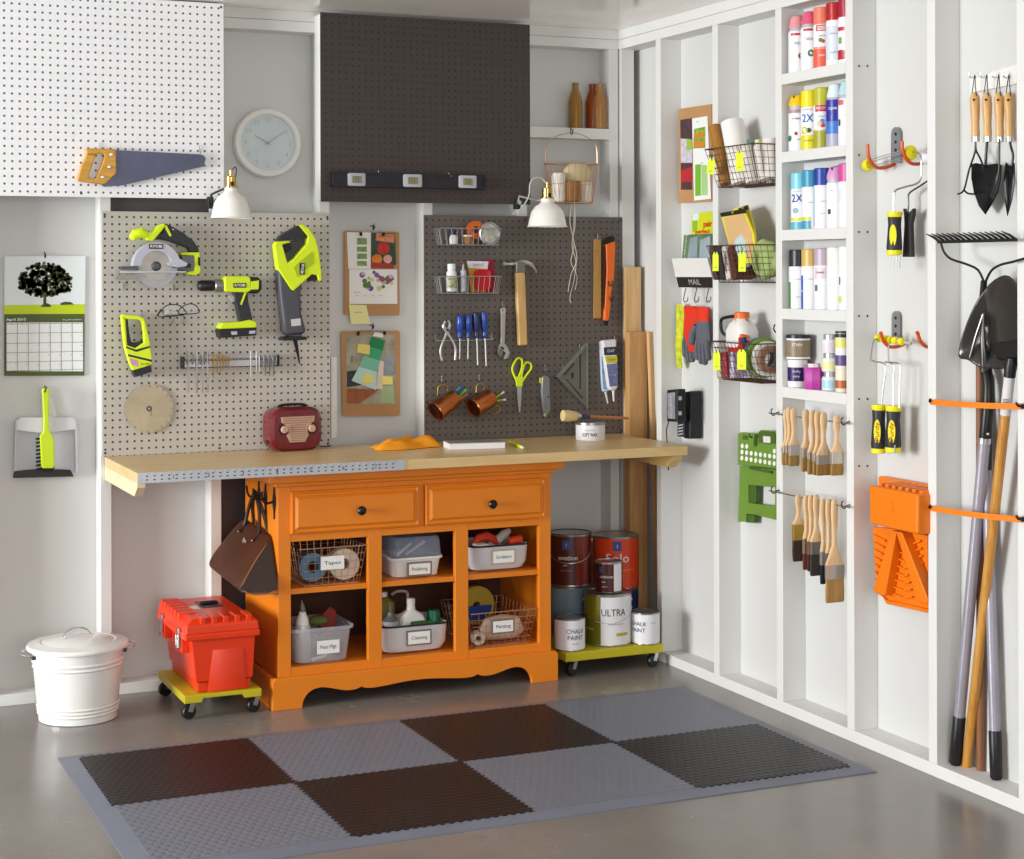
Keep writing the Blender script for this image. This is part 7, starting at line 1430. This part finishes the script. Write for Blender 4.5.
for k in range(7): y_ = ya - .03 - k*.033; obj('rib', MB().box((xf_ + .02, y_ - .008, zt_ - .004), (.06, y_ + .008, zt_ + .008)), otr, t, bev=.002)
for k, z_ in enumerate((zb_ + .03, zb_ + .022)): obj('score_line', MB().box((xf_ - .001, yb2_ + .08, z_), (xf_ + .002, ya - .08, z_ + .003)), otr, t)
text('5', V((xf_ - .0006, (ya + yb2_)/2, zt_ - .055)), .03, mat('#e0700a', .4), t, ex=(0, -1, 0))
Q = cp(860, 470, 5.73)
rflat('ramp', Q([(70, 325), (200, 340), (385, 375), (392, 822), (330, 805), (150, 765), (125, 725), (100, 712), (85, 560)]), .04, .025, otr, t, bev=.003)
rflat('ramp_lip', Q([(120, 715), (150, 745), (330, 785), (392, 800), (392, 822), (330, 807), (150, 768)]), .03, .03, otr, t, bev=.003)
def ridge(a, b): p, q_ = R(*Q([a])[0], .036), R(*Q([b])[0], .036); obj('grid_ridge', MB()  .bar(p, q_, .010, .005, (1, 0, 0)), otr, t)
for k in range(7): ridge((80 + k*2, 372 + 42*k), (150 - k*9, 405 + 42*k - k*4))
for k in range(7): a_ = max(150, 190 - 8*k); ridge((a_, 440 + 42*k), (252, 480 + 42*k)); ridge((252, 480 + 42*k), (262 + 7*k, 474 + 42*k))
for k in range(8): ridge((268 + 12*k, 437 + 42*k), (352 + 4*k, 405 + 42*k))
for pts in ([(178, 345), (208, 350), (142, 722), (80, 702), (74, 680)], [(202, 350), (238, 355), (388, 740), (386, 772), (330, 748), (318, 725)]): rflat('leg_ridge', Q(pts), .004, .036, otr, t, bev=.004)

# ================================================================== garden tools in the last bay
t = thing('tool_rack', 'small white rack with steel hooks above the garden hand tools', 'rack', R(993, 85, .08))
rflat('rack_board', [(969.5, 79), (1020, 63), (1020, 83), (969.5, 93)], .078, .008, white_pl, t, bev=.001)
for u in (975, 986, 998, 1009): p = R(u, 78, .075); obj('hook', MB().tube(smooth_path([p + V((.004, 0, .004)), p + V((-.012, 0, 0)), p + V((-.02, 0, .006)), p + V((-.02, 0, .016))], 3), .002, 6), steel, t)
bmt = mat('#17181b', .35, metal=.4); beech = wood('#cf9f62', '#e2bb83', (8, 8, 1), .4, 6, 'tool_handle_beech')
def handtool(lab, nm, u, x, v0=92.5, v1=139):
    a, b = R(u, v0, x), R(u + .8, v1, x); t = thing(nm, lab, 'garden tool', b, 'garden hand tools on the white rack'); L = (a - b).length; d = (a - b).normalized()
    obj('handle', MB().lathe([(.009, 0), (.0115, .004), (.0125, L*.1), (.0115, L*.3), (.0142, L*.7), (.0135, L*.9), (.007, L)], b, d, 20), beech, t)
    obj('ferrule', MB().lathe([(.0115, -.008), (.012, .006)], b, d, 18), steel, t)
    obj('hang_loop', MB().tube(smooth_path([a + V((-.004, -.012, -.012)), a + V((-.006, -.010, .02)), a + V((.0, .0, .05)), a + V((.002, .010, .02)), a + V((-.002, .012, -.012))], 4), .0014, 5), mat('#3a3432', .7), t, label='leather hanging loop')
    obj('hang_hole', MB().lathe([(.0035, 0), (.0035, .002)], a + V((-.0105, -.009, -.022)), (-.75, -.66, 0), 10), dark, t)
    return t, b
t, b = handtool('hand cultivator with curved black tines, leftmost on the white rack', 'hand_cultivator', 974.8, .045)
for pts in (((975.5, 140), (975, 152), (969, 170), (964, 190), (958, 194)), ((975.5, 140), (976, 150), (980, 158), (984, 168)), ((964, 190), (968, 193.5), (975, 194))): obj('tine', MB().tube(smooth_path([R(*q_, .04) for q_ in pts], 3), .0028, 8), bmt, t)
t, b = handtool('garden trowel with wide pointed black blade, second on the white rack', 'garden_trowel', 986.8, .045)
obj('shaft', MB().tube([R(987.3, 139, .045), R(986, 155, .05), R(985.5, 166, .045)], .004, 8), bmt, t)
tb_ = [(971.5, 164), (976, 163), (986, 165), (996, 163.5), (1001.5, 165), (1001, 178), (998, 192), (992, 204), (985.5, 214.5), (979, 206), (974, 192), (971.5, 178)]
cc_ = R(986, 182, .03); pts_ = [R(u, v, .045) + V((-.0, 0, 0)) for u, v in tb_]; n_ = len(pts_)
obj('blade', MB().add([cc_ + V((.022, 0, 0))] + pts_, [(0, i + 1, (i + 1) % n_ + 1) for i in range(n_)]), bmt, t, solid=.002)
t, b = handtool('slim hand weeder with bent black shaft, third on the white rack', 'hand_weeder', 998.9, .04)
obj('shaft', MB().tube(smooth_path([R(*q_, .025) for q_ in ((999.3, 139), (999.3, 165), (998, 178), (995, 188), (991, 197.5))], 3), .0028, 8), bmt, t)
t, b = handtool('narrow transplanting trowel seen edge-on, rightmost on the white rack', 'narrow_trowel', 1009, .045)
obj('shaft', MB().tube(smooth_path([R(*q_, .045) for q_ in ((1009.5, 139), (1011, 147), (1013, 155), (1012, 166))], 3), .0035, 8), bmt, t)
tb_ = [(1006, 162), (1009, 166), (1014.5, 163), (1015, 180), (1012, 200), (1007.5, 216), (1004.5, 200), (1003.5, 180)]; pts_ = [R(u, v, .045) for u, v in tb_]; n_ = len(pts_)
obj('blade', MB().add([R(1009, 185, .06)] + pts_, [(0, i + 1, (i + 1) % n_ + 1) for i in range(n_)]), bmt, t, solid=.002)

t = thing('garden_rake', 'black bow rake leaning head up in the last bay', 'rake', R(985, 285, .02)); bk = mat('#26282a', .4, metal=.5)
a, b = R(939, 241.5, -.03), R(1030, 240.5, -.03); yl, yr = a.y, -2.388
obj('rake_bar', MB().box((-.036, yr, a.z - .006), (-.026, yl, a.z + .003)), bk, t, bev=.001)
mb = MB(); nt_ = 15
for k in range(nt_):
    y_ = yl - .003 - (yl - yr - .006)*k/(nt_ - 1); p = V((-.031, y_, a.z)); mb.tube([p, p + V((-.018, .003, .012)), p + V((-.040, .010, .022))], .004, 6, rs=[.0042, .0035, .0012])
obj('rake_tines', mb, bk, t)
for pts in (((941, 243), (944, 252), (951, 259), (966, 264), (978, 270), (984, 282)), ((1026, 258), (1012, 262), (1000, 265), (991, 271), (985.5, 282))): obj('bow_arm', MB().tube(smooth_path([R(u, v, x) for (u, v), x in zip(pts, (-.03, -.022, -.01, .0, .015, .03))], 3), .0035, 8), bk, t)
obj('socket', MB().cyl(R(984, 281, .03), R(980, 330, .05), .009, .011), bk, t)
obj('handle', MB().cyl(R(980, 325, .055), V((.078, -2.10, .04)), .012), mat('#8a5a3a', .5), t, label='brown wooden handle')

lavg = mat('#a39fab', .35, metal=.3); shm = mat('#5c5a58', .28, metal=.85, var=.08)
def pole(p0, p1, r, m, t, name='handle'): return obj(name, MB().cyl(p0, p1, r), m, t)
t = thing('round_point_shovel', 'round point shovel with dark blade up and long grey handle, strapped in the last bay', 'shovel', V((.047, -2.024, .04)))
foot = V((.047, -2.024, .040)); top = R(984.5, 441, .035); d = (top - foot).normalized(); L = (top - foot).length
pole(foot + d*.13, top, .0165, lavg, t); obj('end_grip', MB().lathe([(.014, 0), (.0185, .008), (.0185, .145), (.017, .148)], foot, d, 22), black_pl, t, label='black end grip')
obj('ring', MB().lathe([(.0185, L - .006), (.0185, L + .010)], foot, d, 22), steel, t, label='steel ring'); up1 = R(988, 400, .04); up2 = R(985, 366, .05)
obj('socket', MB().tube(smooth_path([top + d*.008, R(986, 425, .035), up1, R(988, 382, .045), up2], 4), .017, 16, rs=None), mat('#2a2828', .35, metal=.5), t, label='black socket'); obj('rivet', MB().sph(R(988, 434, .014), .004, 8, 6), steel, t)
Q = cp(920, 220, 4.3); sb = Q([(155, 592), (172, 520), (192, 455), (230, 365), (270, 300), (318, 250), (370, 226), (400, 245), (440, 300), (450, 400), (450, 560), (430, 640), (378, 640), (330, 645), (295, 640), (262, 640), (225, 620), (205, 600), (180, 602)])
pts_ = []
for i, (u, v) in enumerate(sb):
    pts_.append(R(u, v, .012 if u < 975 else .03))
for p in pts_: p.y = max(p.y, -2.345)
n_ = len(pts_); ctr = R(990, 310, .06); ctr2 = R(984, 345, .02)
loops = [pts_, [p.lerp(R(988, 330, .045), .35) + V((.012, 0, 0)) for p in pts_], [p.lerp(R(986, 338, .05), .75) + V((.012, 0, 0)) for p in pts_]]
mb = MB().ring(loops, caps=(False, True)); obj('blade', mb, shm, t, solid=.003, sub=1, label='dark steel blade')
obj('frog', MB().tube(smooth_path([R(984, 312, .035), R(983, 335, .03), R(984, 355, .035), R(985, 370, .045)], 4), .01, 12, rs=[.002 + .0145*i/12 for i in range(13)]), shm, t)
for a_, b_ in (((205, 600), (270, 400)),): obj('fold', MB().tube([R(*Q([(215, 590)])[0], .018), R(*Q([(240, 500)])[0], .022), R(*Q([(272, 405)])[0], .035)], .004, 8), shm, t)
t = thing('wood_handled_tool', 'long tool with varnished wooden handle and white barcode label, strapped in the last bay', 'garden tool', V((.082, -2.035, .04)))
foot = V((.066, -2.052, .0385)); top = R(1010, 372, .02); d = (top - foot).normalized(); L = (top - foot).length
pole(foot, top, .0145, wood('#b57a2e', '#d09a4c', (10, 10, .6), .3, 5, 'varnished_ash'), t); 
obj('label', MB().lathe([(.0152, L*.93 - .04), (.0152, L - .012)], foot, d, 22, caps=(False, False)), mat('#d6d4d6', .5), t, label='white barcode label'); obj('collar', MB().lathe([(.0162, L - .014), (.017, L + .02), (.012, L + .04)], foot, d, 22), black_pl, t, label='black collar')
m_ = foot + d*(L*.93) + V((-.78, -.62, 0)).normalized()*.0158
for k in range(7): obj('barcode_line', MB().bar(m_ + d*(k*.0042 - .02) + V((.4, -.5, 0))*.012, m_ + d*(k*.0042 - .02) - V((.4, -.5, 0))*.012, .0018, .0006, (0, 0, 1)), ink, t)
obj('tool_head', MB().ring([[R(u, v, x) for u, v in ((995, 343), (1024, 338), (1024, 361), (996, 359))] for x in (.03, .05)]), mat('#2c2a2b', .35, metal=.6), t, bev=.004, label='dark flat head')
t = thing('grey_pole_tool', 'second grey-handled tool standing upright at the right of the last bay', 'garden tool', V((.075, -2.165, .04)))
foot = V((.06, -2.19, .0385)); top = R(987, 470, .06); top2 = R(986, 375, .07); d = (top - foot).normalized(); L = (top - foot).length
pole(foot + d*.12, top, .0155, lavg, t); obj('end_grip', MB().lathe([(.013, 0), (.0178, .008), (.0178, .135), (.016, .138)], foot, d, 22), black_pl, t, label='black end grip'); pole(top, top2, .014, mat('#2a2828', .4), t, 'upper_shaft')

orb = mat('#f0801a', .5)
def strap(v0, v1, lab):
    t = thing('elastic_strap', lab, 'strap', R(975, v0, -.01)); a, b = R(931, v0, -.012), R(1021.5, v1, -.012); k = 12; loops = []
    for i in range(k + 1):
        f = i/k; p = a.lerp(b, f) + V((-.008*math.sin(PI*f), 0, -.002*math.sin(PI*f))); loops.append([p + V((0, 0, .008)), p + V((-.003, 0, .008)), p + V((-.003, 0, -.008)), p + V((0, 0, -.008))])
    obj('band', MB().ring(loops), orb, t)
    for p, s in ((a, 1), (b, -1)): obj('strap_hook', MB().tube(smooth_path([p + V((.013, s*.0, 0)), p + V((0, s*.002, .001)), p + V((-.008, -s*.004, .002)), p + V((-.010, -s*.010, .010))], 3), .0035, 8).sph(p + V((.004, 0, 0)), .007, 10, 8), black_metal, t, label='black end hook')
strap(402, 406.5, 'upper orange elastic strap across the last bay'); strap(508, 519.5, 'lower orange elastic strap across the last bay')
